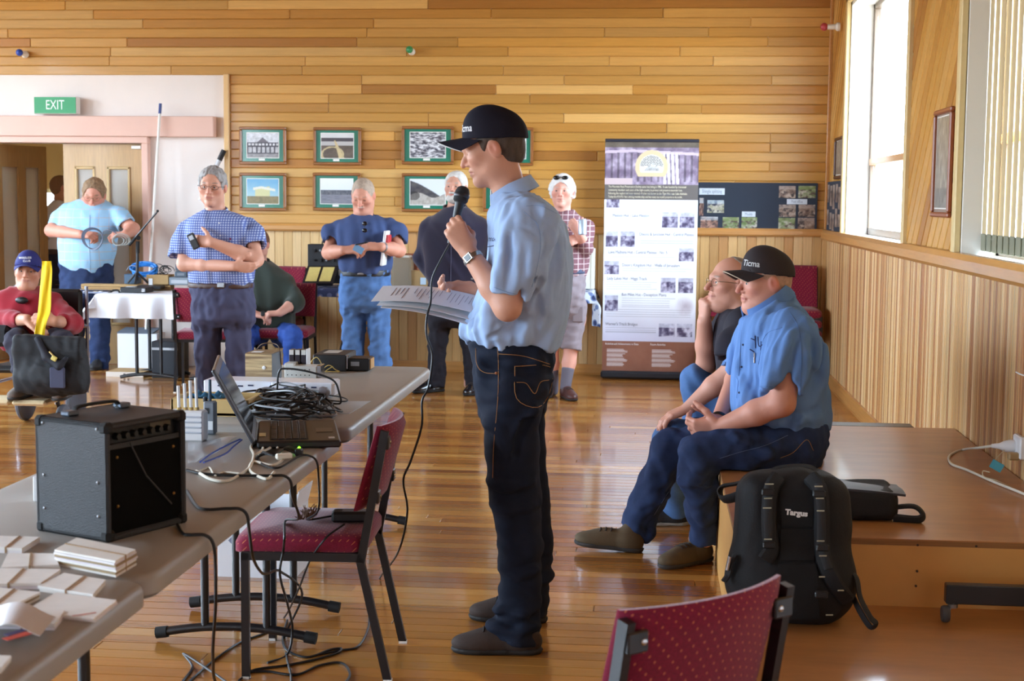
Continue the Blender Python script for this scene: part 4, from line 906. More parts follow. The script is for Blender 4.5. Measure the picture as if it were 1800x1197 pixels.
def picture(x0, x1, z0, z1, Y, fn, lab, t=.026, cap=True, fwd=np.array((0, -1, 0)), xd=np.array((1, 0, 0)), o0=None, ins=(.2, .2), matm=None, frame=None, name='framed_photo', group='framed photographs on the timber wall'):
    w_, h = x1-x0, z1-z0; O = np.array((x0, Y, z0)) if o0 is None else np.array(o0, float); up = np.array((0, 0, 1.)); R = np.stack([xd, up, fwd], 1).astype(float)
    T = thing(name, lab, 'picture', O+xd*w_/2, group=group)
    b = MB()
    for (a, c, d, e) in ((0, w_, 0, t), (0, w_, h-t, h), (0, t, t, h-t), (w_-t, w_, t, h-t)):
        b.box(O+R @ np.array(((a+c)/2, (d+e)/2, .012)), (c-a, e-d, .026), .007, R=R)
    b.build('frame', frame or FRM, T)
    b = MB(); b.box(O+R @ np.array((w_/2, h/2, .006)), (w_-t*1.6, h-t*1.6, .004), R=R); b.build('mount', matm or GMAT, T)
    iw, ih = w_*(1-2*ins[0]), h*(1-2*ins[1]); b = MB(); b.box(O+R @ np.array((w_/2, h/2+.004, .0085)), (iw+.012, ih+.012, .002), R=R); b.build('mount_bevel', WHITEP, T)
    printed('photo', O+R @ np.array((w_/2-iw/2, h/2-ih/2+.004, .0098)), xd, up, iw, ih, 64, 48, fn, T, .3)
    if cap: b = MB(); b.box(O+R @ np.array((w_/2-.01, h/2-ih/2-.014, .009)), (w_*.13, .018, .002), R=R); b.build('caption_card', WHITEP, T)
    return T
for (uL, uR, vT, vB, fn, lab, up) in PICS:
    p, q = at(uL, vB, 12.975), at(uR, vT, 12.975); picture(p[0], q[0], p[2], q[2], 12.984, fn, 'wood framed photo with green mount showing '+lab, ins=(.165, .175))
def ph_chart(U, V): return mixc((120, 112, 96), (190, 186, 170), nz2(U*3, V*2, 21, 6)*1.4-.2)*np.where(V < .22, .8, 1)[..., None]
XD = np.array((0., -1, 0)); FW = np.array((-1., 0, 0))
DKF = mat('dark_frame', (84, 50, 34), .4)
picture(0, .5, 0, .34, 0, ph_chart, 'dark framed chart near the corner above the dark board', fwd=FW, xd=XD, o0=(WR, 12.46, 1.735), ins=(.1, .1), cap=False, matm=mat('chart_mount', (170, 150, 118), .5), frame=DKF, group='tall frames on the window wall')
picture(0, .46, 0, .56, 0, ph_chart, 'reddish framed chart hanging on diagonal boards between the windows', fwd=FW, xd=XD, o0=(WR, 8.08, 1.475), ins=(.1, .08), cap=False, matm=mat('chart_mount2', (150, 128, 112), .4), frame=mat('red_frame', (150, 86, 56), .35), group='tall frames on the window wall')

# ---- dark display boards with pasted photos
FELT = mat('charcoal_felt', (50, 58, 72), .95, bump=.3, bscale=400)
def snap(seed, tones):
    def f(U, V):
        n = nz2(U, V, seed, 4); m = nz2(U, V, seed+50, 6); c = mixc(tones[0], tones[1], (n-.3)*2.2); c = mixc(c, tones[2], (m-.52)*6); return np.where((V > .72)[..., None], mixc(tones[3], c, n*.8), c)
    return f
RED = ((120, 84, 72), (206, 160, 140), (70, 56, 54), (196, 214, 226)); GRN = ((96, 120, 60), (196, 190, 180), (80, 60, 56), (120, 140, 80)); BRN = ((110, 86, 74), (196, 176, 160), (52, 42, 42), (176, 160, 150)); BLU = ((150, 150, 120), (206, 200, 190), (40, 44, 66), (176, 200, 222))
p, q = at(1222, 404, 12.96), at(1438, 322, 12.96)
T = thing('display_board', 'charcoal display board of colour snapshots standing on the wall rail', 'board', ((p[0]+q[0])/2, 12.97, p[2]))
b = MB(); b.box(((p[0]+q[0])/2, 12.972, (p[2]+q[2])/2), (q[0]-p[0], .014, q[2]-p[2]), .002); b.build('felt_panel', FELT, T)
SN = [(1229, 1237, 348, 379, RED), (1243, 1273, 352, 374, BLU), (1231, 1262, 381, 402, RED), (1270, 1299, 382, 403, GRN), (1303, 1331, 382, 403, GRN), (1369, 1399, 327, 348, BRN), (1403, 1434, 327, 348, GRN), (1369, 1399, 360, 381, BRN), (1403, 1433, 360, 381, BRN), (1368, 1398, 383, 404, GRN), (1402, 1432, 383, 404, BRN)]
for k, (a, c, d, e, tn) in enumerate(SN):
    p, q = at(a, e, 12.9635), at(c, d, 12.9635); printed('snapshot', (p[0], 12.9635, p[2]), (1, 0, 0), (0, 0, 1), q[0]-p[0], q[2]-p[2], 30, 22, snap(30+k, tn), T)
for (a, c, d, e, s_) in ((1229, 1274, 331, 342, 'Shingle splitting'), (1304, 1328, 372, 381, 'Moulds'), (1383, 1419, 350, 359, 'Post office')):
    p, q = at(a, e, 12.963), at(c, d, 12.963); cc = (p+q)/2; b = MB(); b.box((cc[0], 12.9635, cc[2]), (q[0]-p[0], .002, q[2]-p[2])); b.build('caption_card', mat('caption_white', (214, 224, 236), .7), T)
    text(s_, (q[2]-p[2])*.8, (cc[0], 12.962, cc[2]), (1, 0, 0), (0, 0, 1), mat('caption_ink', (120, 134, 160), .7), T, sx=.62)
T = thing('display_board', 'charcoal display board of narrow photos on the wall beside the window', 'board', (WR-.02, 12.4, 1.31))
b = MB(); b.box((WR-.012, 12.41, 1.515), (.014, .96, .41), .002); b.build('felt_panel', FELT, T)
for k, (yy, zz, hh) in enumerate(((12.80, 1.62, .15), (12.80, 1.42, .13), (12.60, 1.60, .17), (12.60, 1.39, .14), (12.42, 1.59, .20), (12.42, 1.38, .14), (12.22, 1.62, .15), (12.22, 1.42, .15), (12.04, 1.58, .18), (12.04, 1.40, .10))):
    printed('snapshot', (WR-.0205, yy+.07, zz-hh/2), (0, -1, 0), (0, 0, 1), .14, hh, 12, 14, snap(60+k, BRN), T)
# ---- roll-up banner
YB = 12.72; p, q = at(1058, 652, YB), at(1229, 250, YB); BW, BH, BX0, BZ0 = q[0]-p[0], q[2]-p[2], p[0], p[2]
BN = thing('roll_up_banner', 'tall white roll-up banner about mountain huts with brown foot', 'banner', (BX0+BW/2, YB, 0))
b = MB(); b.box((BX0+BW/2, YB+.02, BZ0/2+.008), (BW+.02, .18, BZ0-.004 if BZ0 > .03 else .05), .015); b.build('base', mat('banner_base', (44, 46, 52), .4, metal=.4), BN)
b = MB(); b.box((BX0+BW/2, YB, BZ0+BH+.012), (BW+.004, .024, .028), .006); b.build('top_bar', mat('banner_bar', (40, 42, 54), .4), BN)
b = MB(); b.cyl((BX0+BW/2, YB+.06, .04), (BX0+BW/2, YB+.012, BZ0+BH), .008, n=8); b.build('support_pole', STEEL, BN)
SMALL = [(.02, .16, .715, .78, 1), (.62, .79, .63, .70, 2), (.81, .97, .63, .70, 3), (.02, .15, .545, .615, 4), (.18, .33, .545, .615, 5), (.81, .97, .485, .545, 6), (.01, .165, .425, .485, 7), (.62, .78, .35, .415, 8), (.81, .97, .35, .415, 9), (.02, .16, .265, .335, 10), (.61, .78, .155, .215, 11), (.80, .97, .155, .215, 12)]
LINES = [(.23, .96, .735, .765), (.09, .57, .64, .67), (.39, .96, .56, .59), (.09, .77, .495, .51), (.2, .95, .435, .455), (.03, .58, .355, .395), (.2, .78, .285, .325), (.03, .95, .235, .275), (.03, .58, .165, .195)]
def bnr(U, V):
    c = np.zeros(U.shape+(3,))+(240, 243, 250)
    fade = np.clip((.30-V)/.16, 0, 1); c = mixc(c, (186, 182, 206), fade*.75)
    for (a, d, e, g) in LINES:
        m = (U > a) & (U < d-.06*(nz2(U*0, V, 3, 40) > .5)) & (V > e) & (V < g) & (((V*300) % 1) > .5); c = np.where(m[..., None], c*.86-6, c)
    for (a, d, e, g, s_) in SMALL:
        u, v = (U-a)/(d-a), (V-e)/(g-e); m = (u > 0) & (u < 1) & (v > 0) & (v < 1); n = nz2(np.clip(u, 0, 1), np.clip(v, 0, 1), 80+s_, 4); t = mixc((70, 62, 92), (206, 202, 222), (n-.3)*2.4); t = np.where((v > .7)[..., None], mixc(t, (216, 220, 236), np.full(U.shape, .7)), t); c = np.where(m[..., None], t, c)
    pr = np.hypot((U-.88), (V-.29)*2.4); c = mixc(c, (150, 130, 146), np.clip(1-pr/.11, 0, 1)*.8*nz2(U, V, 77, 14)*1.4)
    ft = V < .135; n = nz2(U, V*2, 90, 5); c = np.where(ft[..., None], mixc((122, 74, 56), (150, 100, 80), n), c)
    for a, d in ((.05, .30), (.54, .82)):
        m = ft & (U > a) & (U < a+(d-a)*(.5+.6*nz2(U*0+.3, V, 91, 60))) & (V > .02) & (V < .105) & ((V*150) % 1 > .45); c = np.where(m[..., None], (206, 190, 188), c)
    tp = V > .885-.07; n = nz2(U*2, V*5, 95, 6); t = mixc((120, 104, 128), (196, 182, 204), (n-.3)*2); post = (np.abs(((U*14) % 1)-.5) > .34) & (V > .83) & (V < .955); t = np.where(post[..., None], t*.72, t)
    rail_ = np.abs(V-(.962-.02*np.abs(U-.3))) < .006; t = np.where(rail_[..., None], (206, 190, 206), t); t = np.where((V > .975)[..., None], mixc((84, 76, 66), (128, 116, 104), n), t)
    pl = (U > .62) & (U < .80) & (V > .82) & (V < .955) & (((U*22+V*3) % 1) > .3); t = np.where(pl[..., None], (220, 212, 232), t)
    t = np.where(((V < .845) & (U < .3))[..., None], (206, 186, 190), t); c = np.where(tp[..., None], t, c)
    bd = (V > .745+.002) & (V < .815) & (V > .76); c = np.where(((V > .752) & (V < .817))[..., None], (104, 98, 96), c)
    r = np.hypot((U-.5), (V-.893)*2.42); low = V > .852; c = np.where(((r < .175) & low)[..., None], (222, 200, 162), c); c = np.where(((r < .128) & (V > .868))[..., None], (232, 230, 224), c)
    st = (r < .122) & (V > .895) & (((V*160+U*14) % 1) < .45); c = np.where(st[..., None], (60, 62, 72), c)
    hut = (np.abs(U-.51) < .1*(.91-V)/.035) & (V > .876) & (V < .91); c = np.where(hut[..., None], mixc((70, 72, 76), (226, 226, 224), nz2(U*8, V*20, 98, 3)*1.6-.2), c); return c
printed('printed_panel', (BX0, YB-.001, BZ0), (1, 0, 0), (0, 0, 1), BW, BH, 170, 400, bnr, BN, .45)
INK = mat('banner_ink', (104, 108, 124), .6); CRM = mat('banner_cream', (244, 236, 206), .6); WHI = mat('banner_white', (236, 228, 226), .6)
def bt(s_, u, v, size, m, al='LEFT', sx=1): return text(s_, size, (BX0+u*BW, YB-.002, BZ0+v*BH), (1, 0, 0), (0, 0, 1), m, BN, align=al, sx=sx)
for k, s_ in enumerate(('The Mountain Huts Preservation Society came into being in 1985.  It was founded by interested', 'community members and users of the high country to protect and preserve mountain huts', 'following the neglect and even removal of what was known as the Tiger Hut, near Lake Adelaide.', 'Today the M.H.P.S. has a strong membership and has many successful projects to its credit.')): bt(s_, .04, .807-.0145*k, .026, CRM, sx=.66)
for s_, u, v in (("Trapper's Hut - Walls of Jerusalem", .22, .776), ('Meston Hut - Lake Meston', .09, .682), ('Dixons & Junction Hut - Central Plateau', .38, .602), ('Lake Malbena Hut - Central Plateau - No. 5', .05, .523), ("Dixon's Kingdom Hut - Walls of Jerusalem", .2, .467), ('Lady Lakes Hut - Higgs Track', .04, .408), ('Ben Miles Hut - Deception Plains', .2, .338), ("Warner's Track Bridges", .03, .208)): bt(s_, u, v, .036, INK, sx=.8)
bt('Activities and Achievements to Date', .03, .121, .026, WHI, sx=.75); bt('Future Activities', .52, .121, .026, WHI, sx=.75)

# ---- power point and white lead above the stage
p = np.array((WR, 6.02, .575)); T = thing('power_point', 'white double power point with a plug on the panelled wall', 'socket', p)
b = MB(); b.box(p-np.array((.012, 0, 0)), (.024, .12, .09), .006); b.build('plate', WHT, T)
b = MB(); b.lathe([(.0, 0), (.026, 0), (.028, .015), (.022, .04), (.012, .06), (.008, .09)], p+np.array((-.024, .03, -.005)), 14, R=np.stack([(0, 1, 0), (0, 0, 1), (-1, 0, 0)], 1).astype(float)); b.build('plug', WHT, T, smooth=True)
b = MB(); b.box(p+np.array((-.04, -.03, -.035)), (.045, .04, .03), .006); b.build('adaptor', mat('tan_adaptor', (170, 140, 96), .5), T)
L0 = p+np.array((-.112, .03, -.005))
cable('white_cable', 'white power lead looping from the power point over the stage', [L0, at(1722, 787, 6.2), (1694, 790), (1670, 800), (1672, 815), (1700, 826), (1745, 846), (1800, 868), (1850, 890)], .0055, CABW, z=.447)
T = thing('cable_tag', 'small blue test tag on the lead by the power point', 'tag', at(1752, 820, 5.95))
b = MB(); b.box(at(1752, 819, 5.95), (.05, .002, .035), R=np.array(Matrix.Rotation(.5, 3, 'Y'))); b.build('tag_card', mat('tag_blue', (84, 176, 200), .5), T)
b = MB(); b.tube(spline([at(1740, 830, 5.95), at(1728, 828, 6.0), at(1730, 838, 5.95), at(1752, 845, 5.9), at(1790, 862, 5.8)], 6), .0025, 6); b.tube([at(1745, 812, 5.97), L0+np.array((.05, -.01, -.01))], .002, 5); b.build('tag_string', mat('cream_string', (206, 192, 160), .7), T)
b = MB(); b.tube(spline([at(1786, 654, 6.0), at(1794, 658, 5.97), at(1806, 662, 5.93)], 4), .003, 6); tag(b.build('wall_hook', WHT, None), 'small white wire hook on the panelled wall above the power point', 'hook')
# ---- caster trolley in front of the stage
cp = atz(1668, 1094, .219); T = thing('trolley', 'black steel trolley rail on a small caster before the stage', 'trolley', cp)
p, q = at(1663, 1062, cp[1]), at(1900, 1036, cp[1]); b = MB(); b.box(((p[0]+WR-.03)/2, cp[1]+.02, (p[2]+q[2])/2), (WR-.03-p[0], .04, q[2]-p[2]), .003); b.build('rail', BLK, T)
def caster(x, n='caster_wheel'):
    b = MB(); b.lathe([(.0, -.012), (.024, -.012), (.027, -.006), (.027, .006), (.024, .012), (0, .012)], (x-.012, cp[1], .219+.028), 18, R=np.stack([(0, 1, 0), (0, 0, 1), (1, 0, 0)], 1).astype(float)); w0 = b.build(n, mat('grey_tyre', (70, 68, 70), .6), T, smooth=True)
    for s_ in (-1, 1): b = MB(); b.bar((x+.012, cp[1]+.01, p[2]), (x-.010, cp[1], .245), .003, .02, up=(0, 1, 0)); b.build('caster_fork', STEEL, T)
    b = MB(); b.cyl((x+.012, cp[1]+.01, p[2]-.012), (x+.012, cp[1]+.01, p[2]), .016, n=12); b.build('caster_mount', STEEL, T)
caster(cp[0]); caster(WR-.10)

# ---- cloth covered tables at the back
def simple_table(name, lab, x0, x1, y0, y1, z, legs='tube', topm=TOPM):
    T = thing(name, lab, 'table', ((x0+x1)/2, (y0+y1)/2, 0)); cx, cy = (x0+x1)/2, (y0+y1)/2
    b = MB(); b.prism(rrect(x1-x0, y1-y0, .03, 4), .03, o=(cx, cy, z-.03)); b.build('table_top', topm, T)
    if legs == 'tube':
        for yt in (y0+.2, y1-.15):
            for dx in (-.105, .105): b = MB(); b.cyl((cx+dx, yt, .04), (cx+dx, yt, z-.03), .015, n=10); b.build('leg', BLK, T)
            b = MB(); b.tube([(cx+q_*.25, yt, .022+.03*(1-q_*q_)) for q_ in np.linspace(-1, 1, 13)], .015, 10); b.build('foot_bar', BLK, T, smooth=True)
            b = MB(); b.tube(spline([(cx-.105, yt, z-.22), (cx-.02, yt, z-.08), (cx+.105, yt, z-.05)], 5), .012, 8); b.build('brace', BLK, T)
    else:
        for xt in (x0+.4, x1-.4):
            for s_ in (-1, 1): b = MB(); b.bar((xt+.02, cy+s_*.04, z-.05), (xt-.12, cy+s_*.27, .0), .045, .07); b.build('leg', legs, T)
            b = MB(); b.bar((xt, cy-.3, z-.06), (xt, cy+.3, z-.06), .04, .06); b.build('bearer', legs, T)
    return T
def cloth(name, lab, x0, x1, y0, y1, z, m, drops, seed=1, fold=.022, corner=0):
    """draped cloth: flat on top, hanging by drops=(front, right, back, left) with folds"""
    rs = np.random.RandomState(seed); f_, r_, k_, l_ = drops; X = [x0-l_, x1+r_]; b = MB(); n, m_ = 54, 40; us = np.linspace(x0-l_, x1+r_, n); vs = np.linspace(y0-f_, y1+k_, m_); us = np.sort(np.append(us, [x0, x1])); vs = np.sort(np.append(vs, [y0, y1])); G = np.zeros((len(us), len(vs), 3))
    for i, u in enumerate(us):
        for j, v in enumerate(vs):
            du = max(x0-u, 0, u-x1); dv = max(y0-v, 0, v-y1); sx = -1 if u < x0 else 1; sy = -1 if v < y0 else 1; x = min(max(u, x0), x1); y = min(max(v, y0), y1); d = math.hypot(du, dv) if (du and dv) else du+dv
            w_ = min(1, d/.12); ph = math.sin(u*23+seed)+.5*math.sin(u*41+2*seed); ph2 = math.sin(v*21+seed)
            if du: x += sx*(.012+w_*fold*(.7+ph2))
            if dv: y += sy*(.012+w_*fold*(.7+ph))
            if du and dv: x += sx*.05*w_; y += sy*.03*w_
            G[i, j] = (x, y, z+.004-d)
    b.grid(G, .003); o = b.build(name, m, None, smooth=True, ang=70); return tag(o, lab, 'cloth')
xa, xb = -4.59, -3.86; Z1 = .735
simple_table('folding_table', 'folding table with black legs under the white cloth', xa, xb, 11.75, 12.42, Z1)
cloth('table_cloth', 'white table cloth with a hanging corner on the equipment table', xa, xb, 11.75, 12.42, Z1, mat('white_linen', (226, 228, 234), .8), (.20, .16, .05, .12), 3)
simple_table('folding_table', 'folding table under the beige cloth behind the man in checked shirt', -3.80, -3.42, 11.72, 12.42, Z1)
cloth('table_cloth', 'beige table cloth on the equipment table near the wall', -3.80, -3.42, 11.72, 12.42, Z1, mat('beige_cloth', (178, 156, 122), .9, var=.08), (.22, .02, .05, .02), 5, .012)
ZC = Z1+.006
def item(name, lab, cat, uL, uR, vT, Y, d, m, z=ZC, part='case', bev=.004, group=None):
    p, q = at(uL, vT, Y), at(uR, vT, Y); cx, w_ = (p[0]+q[0])/2, q[0]-p[0]; h = p[2]-z; T = thing(name, lab, cat, (cx, Y+d/2, z), group=group)
    b = MB(); b.box((cx, Y+d/2, z+h/2), (w_, d, h), bev); b.build(part, m, T); return T, cx, w_, h
CARD = mat('cardboard', (178, 144, 96), .8, var=.06); CARD2 = mat('pale_card', (196, 168, 122), .8, var=.06)
T, cx, w_, h = item('long_carton', 'long flat tan carton lying at the back of the equipment table', 'box', 142, 300, 499, 12.30, .1, CARD)
b = MB(); b.box((cx, 12.30-.002, ZC+h*.5), (w_*.98, .003, .004)); b.build('seam', mat('card_seam', (120, 94, 60), .8), T)
T, cx, w_, h = item('long_carton', 'long flat tan carton in front of the other long carton', 'box', 136, 282, 509, 12.18, .1, CARD2)
b = MB(); b.box((cx+w_*.3, 12.178, ZC+h*.6), (.06, .003, .01)); b.build('tape', WHT, T)
T, cx, w_, h = item('plastic_tray', 'clear plastic tray of small parts on the white cloth', 'tray', 140, 190, 515, 11.92, .14, mat('tray_plastic', (150, 160, 186), .25, alpha=.8), part='tray')
for k in range(5): b = MB(); b.box((cx-w_*.36+k*w_*.18, 11.96, ZC+h+.006), (.03, .04, .018), .004); b.build('small_part', mat('part_%d' % (k % 3), ((230, 230, 232), (60, 64, 84), (186, 170, 140))[k % 3], .5), T)
T, cx, w_, h = item('transceiver', 'black tilted transceiver with silver front on the white cloth', 'radio', 211, 256, 505, 11.88, .2, BLKM, part='case')
b = MB(); b.box((cx+w_*.42, 11.876, ZC+h*.5), (w_*.14, .006, h*.7), .002); b.build('front_plate', STEEL, T); b = MB(); b.box((cx-.04, 11.95, ZC+h+.001), (.08, .05, .002)); b.build('rating_label', WHT, T)
for k in range(3): b = MB(); b.cyl((cx+w_*(.38+.04*k), 11.874, ZC+h*.35), (cx+w_*(.38+.04*k), 11.864, ZC+h*.35), .006, n=8); b.build('knob', CHROME, T)
T = thing('headset', 'small black headset lying beside the transceiver', 'headset', at(202, 522, 11.9)); b = MB(); pc = at(202, 516, 11.9); b.tube(spline([pc+np.array((-.05, 0, -.012)), pc+np.array((-.03, .02, .02)), pc+np.array((.02, .02, .024)), pc+np.array((.045, 0, -.01))], 6), .009, 8); b.build('band', BLKP, T, smooth=True)
for s_ in (-1, 1): b = MB(); b.sph(pc+np.array((s_*.045, 0, -.008)), (.02, .03, .026), 10); b.build('ear_pad', RUB, T, smooth=True)
T, cx, w_, h = item('small_packet', 'small red and white packet at the edge of the white cloth', 'packet', 262, 284, 515, 11.9, .05, WHT, part='wrapper'); b = MB(); b.box((cx-.02, 11.898, ZC+h*.4), (.04, .003, h*.5)); b.build('red_panel', mat('packet_red', (206, 60, 84), .5), T)
T, cx, w_, h = item('keyboard_unit', 'flat black unit lying on the tan cartons', 'equipment', 240, 282, 502, 12.16, .12, BLKP, z=at(240, 508, 12.16)[2])
T, cx, w_, h = item('cardboard_box', 'open tan cardboard box with a white label under the black leads', 'box', 257, 296, 483, 12.28, .16, CARD, z=at(257, 500, 12.28)[2], part='carton'); b = MB(); b.box((cx-.06, 12.278, at(262, 495, 12.28)[2]), (.035, .003, .055)); b.build('label', WHT, T)
T, cx, w_, h = item('metal_case', 'grey metal case beside the cardboard box by the checked shirt', 'case', 297, 333, 487, 12.27, .16, mat('grey_metal', (112, 120, 128), .4, metal=.4), z=at(300, 501, 12.27)[2])
b = MB(); b.box((cx, 12.268, at(300, 495, 12.27)[2]), (w_*.8, .003, .03)); b.build('front_plate', STEEL, T)
for k, (a, c, d, e) in enumerate(((308, 324, 464, 476), (307, 328, 477, 487))):
    T, cx, w_, h = item('battery_pack', ['small upper grey battery pack stacked beside the checked shirt', 'lower grey battery pack resting on the metal case'][k], 'battery', a, c, d, 12.29, .08, mat('slate_plastic', (70, 84, 98), .5), z=at(300, e, 12.29)[2]); b = MB(); b.box((cx, 12.288, at(300, (d+e)/2, 12.29)[2]), (w_*.6, .003, .02)); b.build('label', GRYP, T)
T, cx, w_, h = item('blue_case', 'blue grey plastic case at the foot of the microphone stand', 'case', 218, 240, 482, 12.30, .12, mat('blue_grey', (58, 86, 112), .5), z=at(220, 499, 12.30)[2]); b = MB(); b.tube(spline([(cx-.05, 12.34, ZC+.16), (cx-.02, 12.34, ZC+.20), (cx+.03, 12.34, ZC+.20), (cx+.06, 12.34, ZC+.16)], 5), .003, 6); b.build('wire_handle', STEEL, T)
MS = thing('microphone_stand', 'short black boom microphone stand standing on the equipment table', 'stand', at(241, 500, 12.24)); mb_ = at(241, 499, 12.24); zb = mb_[2]
for k in range(3):
    a = .6+k*2.09; b = MB(); b.tube([mb_+np.array((0, 0, .10)), mb_+np.array((math.cos(a)*.10, math.sin(a)*.07, .008))], .010, 8); b.build('leg', BLK, MS)
b = MB(); b.cyl(mb_+np.array((0, 0, .03)), at(242, 424, 12.24), .013, n=10); b.build('post', BLK, MS, smooth=True); b = MB(); b.cyl(at(242, 445, 12.24), at(242, 424, 12.24), .017, n=10); b.build('clutch', RUB, MS)
b = MB(); b.cyl(at(227, 430, 12.22), at(276, 373, 12.22), .0075, n=8); b.build('boom', BLK, MS, smooth=True); b = MB(); b.cyl(at(227, 431, 12.22), at(238, 418, 12.22), .013, n=10); b.build('counterweight', RUB, MS); b = MB(); b.sph(at(277, 371, 12.22), .012, 10); b.build('tip', RUB, MS)
b = MB(); b.cyl(at(243, 418, 12.26), at(243, 418, 12.18), .02, n=10); b.build('pivot', BLKP, MS)
T = thing('cable_coil', 'thick coil of bright blue cable on the tan box', 'cable', at(253, 485, 12.34)); rs = random.Random(4); BLUEC = mat('blue_cable', (36, 118, 196), .45)
for k in range(6):
    c = at(254+rs.uniform(-2, 2), 476+rs.uniform(-3, 3), 12.36); b = MB(); b.tube([c+np.array((math.cos(a)*(.10+.004*k), .03*math.sin(a)+rs.uniform(-.01, .01), math.sin(a)*.045+.004*k)) for a in np.linspace(0, 6.28, 25)[:-1]], .009, 7, closed=True); b.build('loop', BLUEC, T, smooth=True)
T = thing('cable_coil', 'springy tangle of thin black leads behind the tan box', 'cable', at(288, 484, 12.36))
for k in range(7):
    c = at(285+rs.uniform(-9, 9), 472+rs.uniform(-6, 5), 12.37); r_ = rs.uniform(.03, .075); b = MB(); b.tube([c+np.array((math.cos(a)*r_, .03*math.sin(a*.7+k), math.sin(a)*r_*.8)) for a in np.linspace(0, 5.6, 20)], .0035, 6); b.build('lead', CABB, T, smooth=True)
# under the equipment table
T, cx, w_, h = item('white_carton', 'tall white carton standing under the equipment table', 'box', 206, 276, 586, 12.55, .22, mat('white_card', ), z=.0, part='carton'); b = MB(); b.box((cx-.02, 12.66, h+.02), (w_*.9, .22, .01), R=np.array(Matrix.Rotation(.12, 3, 'X'))); b.build('flap', mat('grey_card', (96, 106, 120), .8), T)
T, cx, w_, h = item('shallow_box', 'shallow brown box with printed white front on the floor under the table', 'box', 186, 252, 653, 12.12, .3, CARD, z=.0, part='carton'); b = MB(); b.box((cx, 12.118, h*.5), (w_*.99, .003, h*.96)); b.build('front_label', mat('box_white', (216, 206, 196), .7), T)
for k in range(2): b = MB(); b.box((cx+.0+k*.035, 12.115, h*.45), (.018, .002, .022)); b.build('print_mark', BLKP, T)
T, cx, w_, h = item('equipment_crate', 'black equipment crate on the floor under the beige cloth', 'crate', 266, 312, 600, 12.1, .3, mat('trunk_black', (34, 38, 46), .6), z=.0, part='crate_body'); b = MB(); b.box((cx, 12.098, h*.8), (w_, .006, .02)); b.build('rim', STEEL, T)
CB = dup(CH, (-3.60, 11.52, 0), math.radians(10), 'maroon chair pushed under the beige cloth behind the man in checked shirt')
# ---- long trestle table by the wall
ZK = .77; TRW = mat('blue_grey_timber', (74, 88, 104), .6, var=.1)
simple_table('trestle_table', 'long trestle table with slanting blue grey legs along the wall', -2.98, -.52, 12.30, 12.93, ZK, TRW, mat('dark_board', (60, 50, 44), .6))
def floral(name, base, spots):
    m = bpy.data.materials.new(name); m.use_nodes = True; N = m.node_tree.nodes; L = m.node_tree.links; tc = N.new('ShaderNodeTexCoord'); v = N.new('ShaderNodeTexVoronoi'); v.inputs['Scale'].default_value = 14; L.new(tc.outputs['Object'], v.inputs['Vector'])
    r = N.new('ShaderNodeValToRGB'); r.color_ramp.interpolation = 'CONSTANT'; e = r.color_ramp.elements; e[0].color = S(*spots[0]); e[1].position = .28; e[1].color = S(*spots[1]); k = e.new(.42); k.color = S(*base); L.new(v.outputs['Distance'], r.inputs[0]); L.new(r.outputs[0], N['Principled BSDF'].inputs['Base Color']); N['Principled BSDF'].inputs['Roughness'].default_value = .8; return m
cloth('table_cloth', 'dark blue printed cloth on the trestle table behind the man in polo shirt', -2.98, -1.72, 12.30, 12.93, ZK, floral('blue_print_cloth', (50, 60, 98), ((196, 170, 150), (92, 102, 140))), (.07, .01, .02, .02), 7, .008)
cloth('table_cloth', 'blue and white floral cloth draped over the table end beside the banner', -1.68, -.52, 12.30, 12.93, ZK, floral('floral_cloth', (206, 214, 228), ((44, 58, 104), (110, 130, 176))), (.09, .28, .02, .01), 9, .012)
ZQ = ZK+.008
p = at(560, 497, 12.42); RC_ = thing('field_radio', 'old black field radio with open lid and two cream charts', 'radio', (p[0], 12.55, ZQ))
b = MB(); c, w_, h = pxbox(b, 541, 606, 430, 498, 12.56, .14, .004); b.build('panel_case', BLKM, RC_)
for k in range(9): q = at(552+(k % 5)*11, 440+(k//5)*17, 12.555); b = MB(); b.cyl(q, q-np.array((0, .014, 0)), .010 if k % 2 else .016, n=12); b.build('knob', STEEL if k % 3 == 1 else BLKP, RC_)
b = MB(); b.tube(spline([at(566, 430, 12.6), at(568, 423, 12.6), at(576, 422, 12.6), at(579, 430, 12.6)], 5), .006, 6); b.build('handle', BLK, RC_)
b = MB(); ly0, ly1 = at(532, 497, 12.36), at(541, 469, 12.54); lid = [at(531, 498, 12.36), at(584, 498, 12.36), at(594, 467, 12.52), at(541, 467, 12.52)]; b.grid(np.array([[lid[0], lid[3]], [lid[1], lid[2]]]), .03); b.build('lid', BLKM, RC_)
for a, c in ((.08, .46), (.54, .92)):
    def L_(s_, t): return (lid[0]*(1-s_)+lid[1]*s_)*(1-t)+(lid[3]*(1-s_)+lid[2]*s_)*t+np.array((0, -.003, .003))
    b = MB(); b.grid(np.array([[L_(a, .1), L_(a, .9)], [L_(c, .1), L_(c, .9)]]), .001); b.build('chart', mat('cream_chart', (222, 202, 122), .6, var=.06, scale=40), RC_)
T, cx, w_, h = item('plastic_jar', 'clear grey plastic tub standing behind the man in polo shirt', 'tub', 688, 722, 452, 12.5, .18, mat('smoky_plastic', (150, 136, 116), .15, alpha=.75), z=ZQ, part='tub', bev=.02); b = MB(); b.box((cx, 12.59, ZQ+h+.004), (w_*.8, .15, .02), .005); b.build('lid', mat('clear_lid', (206, 200, 190), .2), T)
T, cx, w_, h = item('cardboard_box', 'brown cardboard box with a blue label beside the grey tub', 'box', 722, 758, 476, 12.55, .2, CARD, z=ZQ, part='carton'); b = MB(); b.box((cx+.02, 12.548, ZQ+h*.4), (.05, .003, .06)); b.build('label', mat('pale_label', (196, 216, 232), .6), T)
